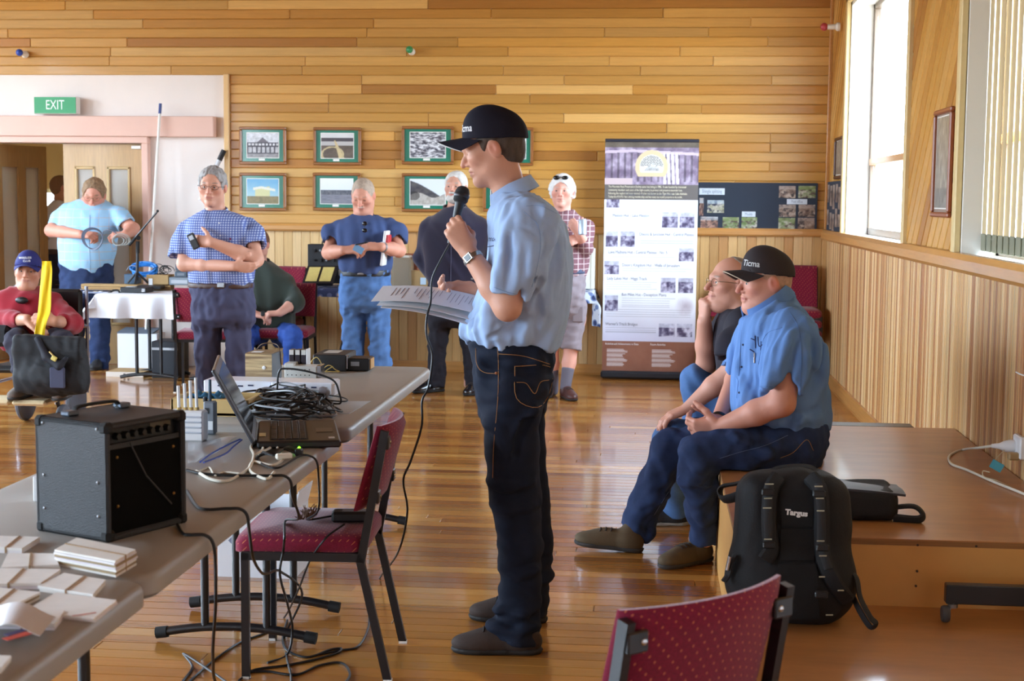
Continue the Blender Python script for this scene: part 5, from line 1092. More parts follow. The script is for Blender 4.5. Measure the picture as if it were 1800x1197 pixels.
T, cx, w_, h = item('wooden_case', 'dark red wooden case at the back of the trestle table', 'case', 700, 734, 446, 12.72, .14, mat('red_wood', (122, 62, 40), .4, var=.1), z=ZQ, part='case'); b = MB(); b.box((cx, 12.718, ZQ+h*.6), (.03, .004, .02)); b.build('latch', STEEL, T)
T, cx, w_, h = item('white_box', 'tall white box on the floral cloth beside the banner', 'box', 1012, 1046, 436, 12.7, .12, mat('off_white', (224, 222, 210), .6), z=ZQ, part='carton'); b = MB(); b.box((cx+w_*.3, 12.698, ZQ+h*.5), (.004, .003, h*.98)); b.build('edge_line', mat('pale_edge', (186, 180, 160), .6), T)
# ---- more maroon chairs: stacks by the wall
def stack(x, y, rz, n, dz, labs, z0=0):
    for k in range(n): dup(CH, (x, y+(.02*k), z0+k*dz), rz, labs[k])
SK = ['maroon chair at the bottom of the stack in the panelled corner', 'second maroon chair up in the stack in the panelled corner', 'maroon chair on top of the stack in the panelled corner']
stack(1.195, 12.62, math.radians(180), 3, .085, SK)
dup(CH, (.70, 12.60, 0), math.radians(180), 'single maroon chair by the wall right of the banner')
stack(-3.32, 12.66, math.radians(180), 2, .10, ['lower maroon chair of the pair by the wall near the field radio', 'upper maroon chair of the pair by the wall near the field radio'])
CG = dup(CH, (-3.02, 11.86, 0), math.radians(184), 'maroon chair under the seated man in green jumper')
# ================================================================== people and soft goods: blended volumes turned into one continuous surface
from mathutils.bvhtree import BVHTree
class Field:
    def __init__(s, k=.02): s.p = []; s.k = k; s.nz = []; s.planes = []
    def _add(s, fn, lo, hi, k, op):
        k = s.k if k is None else k; s.p.append((op, fn, np.array(lo)-k-.012, np.array(hi)+k+.012, k)); return s
    def chain(s, pts, rs, k=None, op='u', flat=False, flat0=False):
        P = [np.array(p, float) for p in pts]
        for i in range(len(P)-1):
            a, b, ra, rb = P[i], P[i+1], rs[i], rs[i+1]; last = i == len(P)-2; first = i == 0
            def fn(x, y, z, a=a, b=b, ra=ra, rb=rb, last=last, first=first):
                e = b-a; L2 = e.dot(e)+1e-12; dx, dy, dz = x-a[0], y-a[1], z-a[2]
                tt = (dx*e[0]+dy*e[1]+dz*e[2])/L2; t = np.clip(tt, 0, 1)
                d = np.sqrt((dx-t*e[0])**2+(dy-t*e[1])**2+(dz-t*e[2])**2)-(ra+t*(rb-ra))
                if flat and last: d = np.maximum(d, (tt-1)*math.sqrt(L2))
                if flat0 and first: d = np.maximum(d, -tt*math.sqrt(L2))
                return d
            m = max(ra, rb); s._add(fn, np.minimum(a, b)-m, np.maximum(a, b)+m, (k if i == 0 else min(s.k if k is None else k, .02)), op)
        return s
    def ell(s, c, r, R=None, k=None, op='u'):
        c = np.array(c, float); r = np.array([r]*3 if np.isscalar(r) else r, float); R = np.eye(3) if R is None else np.array(R, float)
        def fn(x, y, z):
            dx, dy, dz = x-c[0], y-c[1], z-c[2]; u = [(dx*R[0, i]+dy*R[1, i]+dz*R[2, i]) for i in range(3)]
            k0 = np.sqrt((u[0]/r[0])**2+(u[1]/r[1])**2+(u[2]/r[2])**2); k1 = np.sqrt((u[0]/r[0]**2)**2+(u[1]/r[1]**2)**2+(u[2]/r[2]**2)**2)+1e-9
            return k0*(k0-1)/k1
        e = np.abs(R) @ r; return s._add(fn, c-e, c+e, k, op)
    def rbox(s, c, h, r, R=None, k=None, op='u'):
        c = np.array(c, float); h = np.array(h, float)-r; R = np.eye(3) if R is None else np.array(R, float)
        def fn(x, y, z):
            dx, dy, dz = x-c[0], y-c[1], z-c[2]; q = [np.abs(dx*R[0, i]+dy*R[1, i]+dz*R[2, i])-h[i] for i in range(3)]
            return np.sqrt(sum(np.maximum(v, 0)**2 for v in q))+np.minimum(np.maximum(np.maximum(q[0], q[1]), q[2]), 0)-r
        e = np.abs(R) @ (h+r); return s._add(fn, c-e, c+e, k, op)
    def loft(s, rows, k=None, n=2.3, op='u', inset=0):
        """rows: (u_left, u_right, v, depth radius, Y) measured from the photo; elliptical sections stacked in z"""
        A = []
        for v, uL, uR, ry, Y in rows:
            p, q = at(uL, v, Y), at(uR, v, Y); A.append(((p[2]+q[2])/2, (p[0]+q[0])/2, Y, abs(q[0]-p[0])/2-inset, ry-inset))
        A = np.array(sorted(A)); zz = np.linspace(A[0, 0], A[-1, 0], 60)
        def sm(i):
            v = np.interp(zz, A[:, 0], A[:, i]); 
            for _ in range(3): v = np.concatenate([v[:1], (v[:-2]+2*v[1:-1]+v[2:])/4, v[-1:]])
            return v
        T = [sm(i) for i in range(1, 5)]; z0, z1 = A[0, 0], A[-1, 0]
        def fn(x, y, z):
            cx, cy, ra, rb = [np.interp(z, zz, t) for t in T]; q = ((np.abs(x-cx)/ra)**n+(np.abs(y-cy)/rb)**n)**(1/n)
            return np.maximum((q-1)*np.minimum(ra, rb), np.maximum(z-z1, z0-z))
        m = max(T[2].max(), T[3].max()); return s._add(fn, (T[0].min()-m, T[1].min()-m, z0), (T[0].max()+m, T[1].max()+m, z1), k, op)
    def half(s, n, p, lo=None, hi=None):   # keep the side where n.(x-p) < 0
        n = _n(n); p = np.array(p, float); s.planes.append((n, float(n.dot(p)), lo, hi)); return s
    def noise(s, amp, scale, seed=0, zone=None): s.nz.append((amp, np.array(scale, float), seed, zone)); return s
    def bounds(s):
        L = np.min([p[2] for p in s.p if p[0] == 'u'], 0); Hh = np.max([p[3] for p in s.p if p[0] == 'u'], 0); return L, Hh
    def mesh(s, name, h, zones=(), hf=None):
        lo, hi = s.bounds(); ax = []
        for i in range(3):
            v = lo[i]; out = [v]
            while v < hi[i]:
                st = h
                for zc, zr in zones:
                    if zc[i]-zr-h < v < zc[i]+zr: st = hf
                v += st; out.append(v)
            ax.append(np.array(out, np.float32))
        X, Y, Z = ax; F = np.full((len(X), len(Y), len(Z)), .5, np.float32)
        for op, fn, l, u, k in s.p:
            i0, i1 = np.searchsorted(X, l[0]), np.searchsorted(X, u[0]); j0, j1 = np.searchsorted(Y, l[1]), np.searchsorted(Y, u[1]); k0, k1 = np.searchsorted(Z, l[2]), np.searchsorted(Z, u[2])
            if i1-i0 < 1 or j1-j0 < 1 or k1-k0 < 1: continue
            d = fn(X[i0:i1, None, None], Y[None, j0:j1, None], Z[None, None, k0:k1]); V = F[i0:i1, j0:j1, k0:k1]
            if op == 'u': hh = np.maximum(k-np.abs(V-d), 0)/max(k, 1e-6); F[i0:i1, j0:j1, k0:k1] = np.minimum(V, d)-hh*hh*k*.25
            else: d = -d; hh = np.maximum(k-np.abs(V-d), 0)/max(k, 1e-6); F[i0:i1, j0:j1, k0:k1] = np.maximum(V, d)+hh*hh*k*.25
        for amp, scl, seed, zone in s.nz:
            I = np.nonzero(np.abs(F) < 4*amp+.012); P = np.stack([X[I[0]], Y[I[1]], Z[I[2]]], 1)
            rs = np.random.RandomState(seed+5); q = P*scl; n = 0
            for _ in range(5):
                d1, d2 = rs.randn(3), rs.randn(3)*.6; n = n+np.sin(q @ d1+1.6*np.sin(q @ d2+rs.rand()*6)+rs.rand()*6)
            n = n/5*amp*1.6
            if zone is not None: n = n*zone(P)
            F[I] += n
        for n, c, l, u in s.planes:
            d = (X*n[0])[:, None, None]+(Y*n[1])[None, :, None]+(Z*n[2])[None, None, :]-c
            if l is None: F = np.maximum(F, d)
            else:
                sl = tuple(slice(np.searchsorted(a, l[i]), np.searchsorted(a, u[i])) for i, a in enumerate(ax)); F[sl] = np.maximum(F[sl], d[sl])
        F[0] = F[-1] = .1; F[:, 0] = F[:, -1] = .1; F[:, :, 0] = F[:, :, -1] = .1
        ins = (F < 0); c8 = np.zeros(tuple(q-1 for q in F.shape), np.uint8); off = [(a, b, c) for a in (0, 1) for b in (0, 1) for c in (0, 1)]
        sh = lambda A, o: A[o[0]:A.shape[0]-1+o[0], o[1]:A.shape[1]-1+o[1], o[2]:A.shape[2]-1+o[2]]
        for o in off: c8 += sh(ins, o)
        I = np.nonzero((c8 > 0) & (c8 < 8)); N = len(I[0]); idx = np.full(c8.shape, -1, np.int32); idx[I] = np.arange(N)
        val = np.stack([F[I[0]+o[0], I[1]+o[1], I[2]+o[2]] for o in off], 1); pos = np.zeros((N, 3)); cnt = np.zeros(N)
        for a in range(8):
            for b in range(a+1, 8):
                df = [off[b][i]-off[a][i] for i in range(3)]
                if sum(map(abs, df)) != 1: continue
                m = (val[:, a] < 0) != (val[:, b] < 0); t = np.where(m, val[:, a]/(val[:, a]-val[:, b]+1e-12), 0)
                for i in range(3):
                    ia = I[i]+off[a][i]; pos[:, i] += np.where(m, ax[i][ia]+t*(ax[i][I[i]+off[b][i]]-ax[i][ia]), 0)
                cnt += m
        pos /= cnt[:, None]; quads = []
        for d in range(3):
            e = [slice(None)]*3; g = [slice(None)]*3; e[d] = slice(0, -1); g[d] = slice(1, None)
            ch = np.nonzero(ins[tuple(e)] != ins[tuple(g)]); u, v = [(1, 2), (2, 0), (0, 1)][d]
            cc = [np.array(q) for q in ch]; ok = (cc[u] > 0) & (cc[v] > 0) & (cc[u] < F.shape[u]-1) & (cc[v] < F.shape[v]-1); cc = [q[ok] for q in cc]
            def cell(du, dv): q = [None]*3; q[d] = cc[d]; q[u] = cc[u]-du; q[v] = cc[v]-dv; return idx[tuple(q)]
            Q = np.stack([cell(1, 1), cell(0, 1), cell(0, 0), cell(1, 0)], 1); fl = ~ins[tuple(cc)]; Q[fl] = Q[fl][:, ::-1]; quads.append(Q)
        Q = np.concatenate(quads); Q = Q[(Q >= 0).all(1)]
        me = bpy.data.meshes.new(name); me.vertices.add(N); me.vertices.foreach_set('co', pos.astype(np.float32).ravel()); me.loops.add(len(Q)*4); me.loops.foreach_set('vertex_index', Q.astype(np.int32).ravel())
        me.polygons.add(len(Q)); me.polygons.foreach_set('loop_start', np.arange(0, len(Q)*4, 4, dtype=np.int32)); me.polygons.foreach_set('loop_total', np.full(len(Q), 4, np.int32)); me.polygons.foreach_set('use_smooth', np.ones(len(Q), bool)); me.update(calc_edges=True); me.validate()
        return me, pos
    def build(s, name, m, parent, h, zones=(), hf=None, paint=None, base=None):
        me, pos = s.mesh(name, h, zones, hf)
        if paint is not None:
            C_ = np.tile(np.array(base, float), (len(pos), 1))
            for c, r, col, soft in paint:
                if callable(c): wgt = np.clip(c(pos), 0, 1)
                else:
                    r_ = np.array([r]*3 if np.isscalar(r) else r, float); d = np.sqrt((((pos-np.array(c))/r_)**2).sum(1)); wgt = np.clip((1-d)/soft, 0, 1)
                C_ = C_*(1-wgt[:, None])+np.array(col, float)*wgt[:, None]
            ca = me.color_attributes.new('Col', 'FLOAT_COLOR', 'POINT'); ca.data.foreach_set('color', np.concatenate([lin(np.clip(C_, 0, 255)), np.ones((len(pos), 1))], 1).astype(np.float32).ravel())
        return link(name, me, m, parent)
SKIN = mat('skin', rough=.5, attr='Col', spec=.35, bump=.12, bscale=160)
def bvh(o):
    me = o.data; return BVHTree.FromPolygons([v.co[:] for v in me.vertices], [tuple(p.vertices) for p in me.polygons])
def hit(tree, u, v, off=.0015):
    d = Vector(_n(ray(u, v))); r = tree.ray_cast(Vector(CP), d)
    if r[0] is None: return None
    return np.array(r[0])-np.array(d)*off
def stitch(parent, tree, pts, r, m, name='stitching', closed=False, off=.0012, n=6):
    P = []
    for q in spline([(a, b, 0) for a, b in pts], n, closed):
        h_ = hit(tree, q[0], q[1], off)
        if h_ is not None: P.append(h_)
    if len(P) < 2: return None
    b = MB(); b.tube(P, r, 5, closed=closed); return b.build(name, m, parent)
def hframe(fwd, pitch=0, roll=0):
    f = _n((fwd[0], fwd[1], 0)); r = np.cross(f, (0, 0, 1)); p = math.radians(pitch); u = np.array((0, 0, 1.)); f2 = f*math.cos(p)+u*math.sin(p); u2 = np.cross(r, f2); a = math.radians(roll)
    return np.stack([r*math.cos(a)+u2*math.sin(a), f2, u2*math.cos(a)-r*math.sin(a)], 1)
def add_head(B, c, R, s=1., jaw=1., nose=1., ears=True, fat=0, neck=None, nr=.056):
    H = lambda x, y, z: np.array(c)+R @ (np.array((x, y, z))*s); E = lambda p, r, k=.012, op='u', RR=None: B.ell(H(*p), np.array(r)*s, R if RR is None else RR, k, op)
    E((0, -.014, .028), (.0765, .098, .090), .02); E((0, .026, -.032), (.060*jaw, .064, .084), .03)
    E((0, .066, -.097), (.028*jaw, .027, .023), .025)
    for q in (-1, 1): E((q*.046*jaw, .006, -.062), (.024, .036, .034), .03); E((q*.043, .058, -.018), (.026, .026, .022), .025)
    B.chain([H(-.036, .073, .024), H(0, .084, .024), H(.036, .073, .024)], [.012*s, .014*s, .012*s], .018)
    if fat: E((0, .035, -.105), (.05+fat, .05, .03+fat*.4), .03)
    for q in (-1, 1): B.ell(H(q*.032, .100, .004), np.array((.017, .016, .011))*s, R, .012*s, 's')
    for q in (-1, 1): B.ell(H(q*.031, .0725, .003), .0135*s, R, .003)
    for q in (-1, 1): B.ell(H(q*.031, .0755, .0085), np.array((.0155, .0125, .0065))*s, R, .004)
    B.chain([H(0, .082, .014), H(0, .101*(.5+.5*nose), -.014), H(0, .109*(.4+.6*nose), -.029)], [.0072*s, .0085*s, .0108*s*nose], .010)
    for q in (-1, 1): E((q*.0125, .092, -.033), (.0085, .012, .008), .006)
    B.chain([H(-.027, .074, -.0585), H(-.012, .0875, -.0565), H(.012, .0875, -.0565), H(.027, .074, -.0585)], [.0055*s, .0085*s, .0085*s, .0055*s], .008)
    B.chain([H(-.024, .073, -.0655), H(-.010, .0855, -.0675), H(.010, .0855, -.0675), H(.024, .073, -.0655)], [.006*s, .0092*s, .0092*s, .006*s], .008)
    B.chain([H(-.029, .078, -.0622), H(-.012, .0955, -.0618), H(.012, .0955, -.0618), H(.029, .078, -.0622)], [.0018*s, .0024*s, .0024*s, .0018*s], .003, 's')
    if ears:
        for q in (-1, 1):
            a = math.radians(-14); RR = R @ np.array([[1, 0, 0], [0, math.cos(a), -math.sin(a)], [0, math.sin(a), math.cos(a)]])
            E((q*.079, -.014, -.004), (.010, .021, .033), .008, 'u', RR); E((q*.0905, -.007, .002), (.007, .010, .017), .005, 's', RR)
    if neck is not None: B.chain([H(0, -.022, -.045), neck], [nr*s, nr*1.08*s], .03)
    return H
def face_paint(H, R, base, s=1., lips=(176, 104, 98), brow=(96, 72, 58), red=.5, stubble=None, eyes=True):
    b = np.array(base, float); P = []
    rd = b*np.array((1.02, .84, .84))
    for q in (-1, 1): P.append((H(q*.045, .07, -.026), .034*s, b*(1-red*.5)+rd*red*.5, .9)); P.append((H(q*.085, -.014, -.004), .036*s, b*(1-red)+rd*red, .8))
    P.append((H(0, .108, -.028), .024*s, b*(1-red)+rd*red, .9))
    if stubble is not None: P.append((H(0, .062, -.075), (.062*s, .062*s, .05*s), stubble, 1.2))
    P.append((lambda p, H=H: np.clip((1-np.sqrt((((p-H(0, .085, -.0615)) @ R/np.array((.031, .03, .0095))/s)**2).sum(1)))/.6, 0, .7), 0, lips, 1))
    for q in (-1, 1):
        P.append((lambda p, H=H, q=q: np.clip((1-np.sqrt((((p-H(q*.033, .083, .0275)) @ R/np.array((.020, .025, .0055))/s)**2).sum(1)))/.4, 0, .85), 0, brow, 1))
        if eyes: P.append((lambda p, H=H, q=q: np.clip((1-np.sqrt((((p-H(q*.031, .085, .001)) @ R/np.array((.013, .014, .0035))/s)**2).sum(1)))/.5, 0, .75), 0, (70, 50, 46), 1))
    return P
def add_eyes(root, H, R, s=1., iris=(86, 104, 120), gaze=(0, 1, 0)):
    for q in (-1, 1):
        b = MB(); c = H(q*.031, .0735, .0015); b.sph(c, .0133*s, 12, R @ np.stack([(1, 0, 0), (0, 0, -1), (0, 1, 0)], 1)); o = b.build('eye', mat('eye_white', (222, 214, 206), .25), root, smooth=True)
        b = MB(); g = _n(R @ np.array(gaze)); b.sph(c+g*.0098*s, .0058*s, 10); b.build('iris', mat('iris', (60, 62, 66), .2), o, smooth=True)
def add_hand(B, w, d, n, left, curl=(20, 30, 20), s=1., thumb=None, spread=.0, k=.007, cu=None):
    """palm, four unequal fingers and a thumb; d towards the fingers, n out of the palm"""
    d = _n(d); n = np.array(n, float); n = _n(n-d*n.dot(d)); t = np.cross(d, n)*(-1 if left else 1); w = np.array(w, float)
    L = [(.029, .090, (.042, .026, .021)), (.0095, .094, (.046, .030, .022)), (-.010, .089, (.042, .027, .021)), (-.028, .080, (.033, .021, .019))]
    tips = []
    for i, (o, pl, seg) in enumerate(L):
        kn = w+(d*pl+t*o)*s; B.chain([w+t*o*.45*s+d*.008*s, kn], [.0155*s, .0118*s], .014); c = (cu[i] if cu else curl); a = 0; p = kn; pts = [kn]; sp = spread*(1.5-i)
        for ln, an in zip(seg, c):
            a += math.radians(an); p = p+(d*math.cos(a)+n*math.sin(a)+t*sp*math.cos(a))*ln*s; pts.append(p)
        B.chain(pts, [.0105*s, .0098*s, .0088*s, .0074*s], k); tips.append(p)
    B.ell(w+(d*.05+n*.004)*s, np.array((.036, .046, .0165))*s, np.stack([t, d, n], 1), .012)
    tb = w+(d*.022+t*.026+n*.006)*s; th = thumb or (.55, .75, .35); v = _n(d*th[0]+t*th[1]+n*th[2]); v2 = _n(v+d*.45+n*.15) if len(th) < 6 else _n(d*th[3]+t*th[4]+n*th[5]); m = tb+v*.044*s
    B.chain([w+d*.012*s+t*.012*s, tb, m, m+v2*.034*s, m+v2*.034*s+v2*.024*s], [.016*s, .0155*s, .0122*s, .0108*s, .0085*s], .010); return tips
def add_shoe(root, heel, f, L=.285, wdt=.05, m=None, sole=None, up=(0, 0, 1), h=.006, ankle=None, lace=True, top=.095):
    f = _n(f); up = np.array(up, float); up = _n(up-f*up.dot(f)); sd = np.cross(f, up); R = np.stack([f, sd, up], 1); heel = np.array(heel, float); Q = lambda a, b, c: heel+R @ np.array((a, b, c))
    F = Field(.03); F.ell(Q(L*.76, 0, .032), (L*.25, wdt, .034), R); F.ell(Q(L*.5, 0, .04), (L*.3, wdt*.88, .052), R); F.ell(Q(L*.18, 0, .042), (L*.20, wdt*.80, .05), R); F.chain([Q(L*.24, 0, .05), ankle if ankle is not None else Q(L*.2, 0, top)], [.042, .044], .03, flat=True); F.half(-up, Q(0, 0, .012))
    o = F.build('shoe', m, root, h)
    G = Field(.02); G.ell(Q(L*.74, 0, .02), (L*.28, wdt*1.06, .04), R); G.ell(Q(L*.46, 0, .02), (L*.32, wdt*.9, .04), R); G.ell(Q(L*.17, 0, .02), (L*.20, wdt*.88, .04), R); G.half(-up, Q(0, 0, .0)); G.half(up, Q(0, 0, .02)); G.build('sole', sole, o, h)
    if lace:
        t = bvh(o)
        for q in (.48, .56, .64):
            P = []
            for b_ in np.linspace(-.026, .026, 7):
                r = t.ray_cast(Vector(Q(L*q, b_, .2)), Vector(-up))
                if r[0] is not None: P.append(np.array(r[0])+up*.001)
            if len(P) > 2: b = MB(); b.tube(P, .003, 5); b.build('lace', mat('lace', (48, 38, 34), .8), o)
    return o
def add_hair(root, c, R, s, m, kind='short', thick=.012, seed=1, h=.006, amp=.0035):
    H = lambda x, y, z: np.array(c)+R @ (np.array((x, y, z))*s); F = Field(.015)
    F.ell(H(0, -.018, .026), (np.array((.0765, .098, .092))+thick)*s, R); F.ell(H(0, -.055, -.02), (np.array((.062, .052, .06))+thick*.6)*s, R)
    if kind == 'short': F.ell(H(0, .118, -.022), np.array((.105, .092, .120))*s, R, .012, 's')
    elif kind == 'fluffy':
        for q in (-1, 1): F.ell(H(q*.075, -.01, .0), np.array((.03, .05, .06))*s, R, .02)
        F.ell(H(0, .13, -.03), np.array((.085, .10, .115))*s, R, .01, 's')
    elif kind == 'capped': F.ell(H(0, .105, -.03), np.array((.12, .088, .15))*s, R, .01, 's')
    elif kind == 'sides': F.ell(H(0, .09, .05), np.array((.10, .15, .075))*s, R, .012, 's'); F.ell(H(0, .12, -.05), np.array((.12, .11, .12))*s, R, .01, 's')
    F.half(R @ np.array((0, .35, -1.)), H(0, -.06, -.062 if kind != 'fluffy' else -.075))
    for q in (-1, 1): F.ell(H(q*.088, .004, -.014), np.array((.022, .026, .034))*s, R, .006, 's')
    if kind == 'capped': F.half(R @ np.array((0, 0, 1.)), H(0, 0, .045))
    F.noise(amp, (130, 130, 60), seed); return F.build('hair', m, root, h)
def add_cap(root, c, R, s, m, mt, brim=.075, tilt=8, word=None, h=.005, wm=None, drop=.03, pipe=True, wsize=.028, woff=0, wz=.068):
    a = math.radians(tilt); Rt = R @ np.array([[1, 0, 0], [0, math.cos(a), -math.sin(a)], [0, math.sin(a), math.cos(a)]]); H = lambda x, y, z: np.array(c)+Rt @ (np.array((x, y, z))*s)
    F = Field(.02); F.ell(H(0, -.012, .038), np.array((.088, .110, .100))*s, Rt); F.ell(H(0, .02, .085), np.array((.060, .068, .058))*s, Rt, .03); F.half(Rt @ np.array((0, 0, -1.)), H(0, 0, .032)); F.ell(H(0, -.012, .02), np.array((.083, .105, .092))*s, Rt, .003, 's'); o = F.build('cap_crown', m, root, h)
    G = np.zeros((21, 7, 3))
    for i in range(21):
        t = -1+2*i/20
        for j in range(7):
            q = j/6; x = t*.080*(1-.10*q*q); y0 = -.012+.110*math.sqrt(max(0, 1-(x/.089)**2)); y = y0+brim*q*(1-.42*t*t)-.004; z = .036-drop*(t*t)*(.35+.65*q)-.012*q; G[i, j] = H(x, y, z)
    b = MB(); b.grid(G[:, ::-1], .004); br = b.build('brim', m, root, smooth=True, ang=60)
    if pipe: b = MB(); b.tube([p for p in G[:, -1]], .0024*s, 6); b.build('piping', mt, br, smooth=True)
    b = MB(); b.sph(H(0, -.008, .141), (.008, .008, .005), 8, Rt); b.build('button', m, o)
    if word:
        t = bvh(o); me_ = text(word, wsize, (0, 0, 0), (1, 0, 0), (0, 1, 0), wm, None, bold=.0006); co = [v.co.copy() for v in me_.data.vertices]
        for v, q in zip(me_.data.vertices, co):
            org = H(0, 0, wz+q.y); ang = -q.x/.098+woff; dr = Rt @ np.array((math.sin(ang), math.cos(ang), 0)); r = t.ray_cast(Vector(org+dr*.3), Vector(-dr)); v.co = Vector(np.array(r[0])+dr*.0012) if r[0] is not None else Vector(org+dr*.1)
        me_.name = 'lettering'; par(me_, root)
    return o
def add_glasses(root, H, R, s=1., m=None, w_=.024, h_=.017, dark=False):
    T = []
    for q in (-1, 1):
        P = [H(q*.033+w_*math.cos(a), .099-.010*abs(math.cos(a))*(1 if math.cos(a)*q > 0 else 0), .001+h_*math.sin(a)) for a in np.linspace(0, 6.283, 17)[:-1]]
        b = MB(); b.tube(P, .0014*s, 5, closed=True); g = b.build('glasses_rim', m, root)
        if dark: b = MB(); b.add(P, [tuple(range(16))]); b.build('lens', mat('dark_lens', (16, 16, 20), .1), g)
        b = MB(); b.tube([H(q*.056, .093, .006), H(q*.078, .06, .006), H(q*.083, -.015, .004)], .0014*s, 5); b.build('glasses_arm', m, root)
    b = MB(); b.tube([H(-.010, .1, .004), H(0, .102, .007), H(.010, .1, .004)], .0014*s, 5); b.build('glasses_bridge', m, root)
def folds(F, lines, r=.016, bury=.009, k=.022):
    """raised creases laid on a first rough surface of the garment; a line starting with 's' is a valley"""
    me, _ = F.mesh('rough', .014); t = BVHTree.FromPolygons([v.co[:] for v in me.vertices], [tuple(p.vertices) for p in me.polygons]); bpy.data.meshes.remove(me)
    for ln in lines:
        op = 'u'
        if ln[0] == 's': op = 's'; ln = ln[1:]
        P = []
        for q in spline([(a, b, 0) for a, b in ln], 5):
            h_ = hit(t, q[0], q[1], -bury if op == 'u' else .006)
            if h_ is not None: P.append(h_)
        n = len(P)
        if n > 2: F.chain(P, [(r if op == 'u' else r*.8)*(.55+.45*math.sin(math.pi*(i+.5)/n)) for i in range(n)], k if op == 'u' else .016, op)
def person(label, loc): return thing('person', label, 'person', (loc[0], loc[1], loc[2] if len(loc) > 2 else 0))
def limb(B, pts, rs, k=.03): B.chain(pts, rs, k)
def sleeve(F, pts, rs, k=.03, hollow=.015):
    F.chain(pts, rs, k, flat=True); P = [np.array(p) for p in pts]; d = _n(P[-1]-P[-2]); F.chain([P[-1]-d*.03, P[-1]-d*.004], [rs[-1]-hollow-.004, rs[-1]-hollow], .004, 's')
def sleeve2(F, pts, rs, k=.03): p = [np.array(q, float) for q in pts]; p[0] = p[0]-np.array((0, 0, .036)); sleeve(F, p, [rs[0]*.74, rs[1]*.93, rs[2]*.98], k)
def collar(root, m, c, R, r=.066, h=.036, lean=.012, open_=.5, tip=.055, t=.004):
    """turned-down shirt collar: a band around the neck open at the front with two points"""
    G = np.zeros((33, 5, 3))
    for i in range(33):
        a = open_+(2*math.pi-2*open_)*i/32; front = max(0, math.cos(a)); edge = math.exp(-((min(i, 32-i))/5.)**2)
        for j in range(5):
            q = j/4; rr = r+lean*(1-abs(q-.35)*0)+q*.012; z = h*(1-q*1.15)-q*edge*tip*.75-front*.012; G[i, j] = np.array(c)+R @ np.array((math.sin(a)*rr, math.cos(a)*rr*(1.05)+q*edge*.022, z))
    b = MB(); b.grid(G, t); return b.build('collar', m, root, smooth=True, ang=60)
# ================================================================== the speaker
DENIMD = mat('dark_denim', (26, 32, 48), .85, var=.22, scale=14, bump=.35, bscale=500, spec=.2)
DENIMM = mat('mid_denim', (44, 58, 92), .85, var=.22, scale=12, bump=.35, bscale=500, spec=.2)
DENIML = mat('light_denim', (84, 118, 168), .85, var=.2, scale=10, bump=.35, bscale=500, spec=.2)
SHIRTB = mat('pale_blue_cotton', (164, 188, 224), .85, var=.03, scale=8, bump=.2, bscale=500, spec=.2)
NAVYC = mat('navy_cap', (30, 28, 40), .85, bump=.2, bscale=400, spec=.2); PIPE = mat('cap_piping', (206, 206, 204), .6); THREADW = mat('white_thread', (232, 232, 236), .7); ORNG = mat('orange_thread', (170, 122, 70), .7); DENTH = mat('blue_thread', (96, 112, 150), .7)
def J(u, v, Y): return at(u, v, Y)
Y0 = 5.07
P1 = person('person in pale blue shirt and navy cap speaking into a microphone', (J(900, 1165, Y0)[0], Y0, 0))
hc = J(865, 262, Y0); HR_ = hframe((-1, -.03), -15); sk = (208, 152, 126)
B = Field(.025); H = add_head(B, hc, HR_, 1.0, jaw=1.0, nose=1.02, neck=J(897, 342, Y0), nr=.055)
sh1, el1, wr1 = J(924, 392, 4.89), J(892, 540, 4.85), J(824, 444, 4.93)
B.chain([sh1-np.array((0, 0, .03)), el1], [.045, .044]); B.chain([el1, (el1*.62+wr1*.38), wr1], [.045, .044, .029], .02)
hd = _n((-.52, .12, .85)); hn = np.array((-.25, .95, .1)); add_hand(B, wr1+hd*.004, hd, hn, True, cu=((42, 70, 35), (48, 80, 45), (52, 85, 45), (58, 85, 45)), thumb=(.7, .35, .65, .75, -.1, .65))
sh2, el2, wr2 = J(905, 388, 5.25), J(915, 540, 5.29), J(838, 513, 5.25)
B.chain([sh2-np.array((0, 0, .03)), el2, wr2], [.045, .042, .029]); hd2 = np.array((-1, -.12, -.12)); add_hand(B, wr2, hd2, (0, -.75, .65), False, curl=(48, 40, 20), thumb=(.95, .25, .1, 1, -.12, .12))
TR = [(345, 878, 944, .085, Y0), (372, 866, 974, .165, Y0), (400, 864, 988, .19, Y0), (440, 862, 994, .19, Y0), (480, 856, 995, .18, Y0), (520, 848, 994, .17, Y0), (560, 838, 988, .165, Y0), (600, 836, 974, .155, Y0), (650, 842, 970, .16, Y0), (715, 850, 952, .15, Y0)]
B.loft(TR, .03, inset=.03)
LN = [(J(900, 700, 4.96), .06), (J(902, 790, 4.95), .055), (J(906, 870, 4.95), .052), (J(914, 1000, 4.94), .052), (J(908, 1135, 4.90), .042)]; LF_ = [(J(905, 700, 5.16), .06), (J(915, 800, 5.18), .055), (J(925, 880, 5.2), .052), (J(932, 990, 5.22), .05), (J(922, 1080, 5.26), .042)]
for C_ in (LN, LF_): B.chain([p for p, r in C_], [r for p, r in C_], .03)
fp = face_paint(H, HR_, sk, 1, lips=(172, 102, 96), brow=(120, 92, 74), red=.55, stubble=(186, 136, 116), eyes=True)
B.build('body', SKIN, P1, .0075, [(hc, .15), (wr1+hd*.06, .11), (wr2-np.array((.07, 0, 0)), .11)], .0042, fp, sk)
add_hair(P1, hc, HR_, 1.0, mat('brown_hair', (74, 60, 50), .75, var=.35, scale=60, stretch=(1, 1, .4)), 'capped', .006, 3, .005)
add_cap(P1, hc, HR_, 1.04, NAVYC, PIPE, .085, 13, 'Ticma', .0045, THREADW, wsize=.034, woff=-.42)
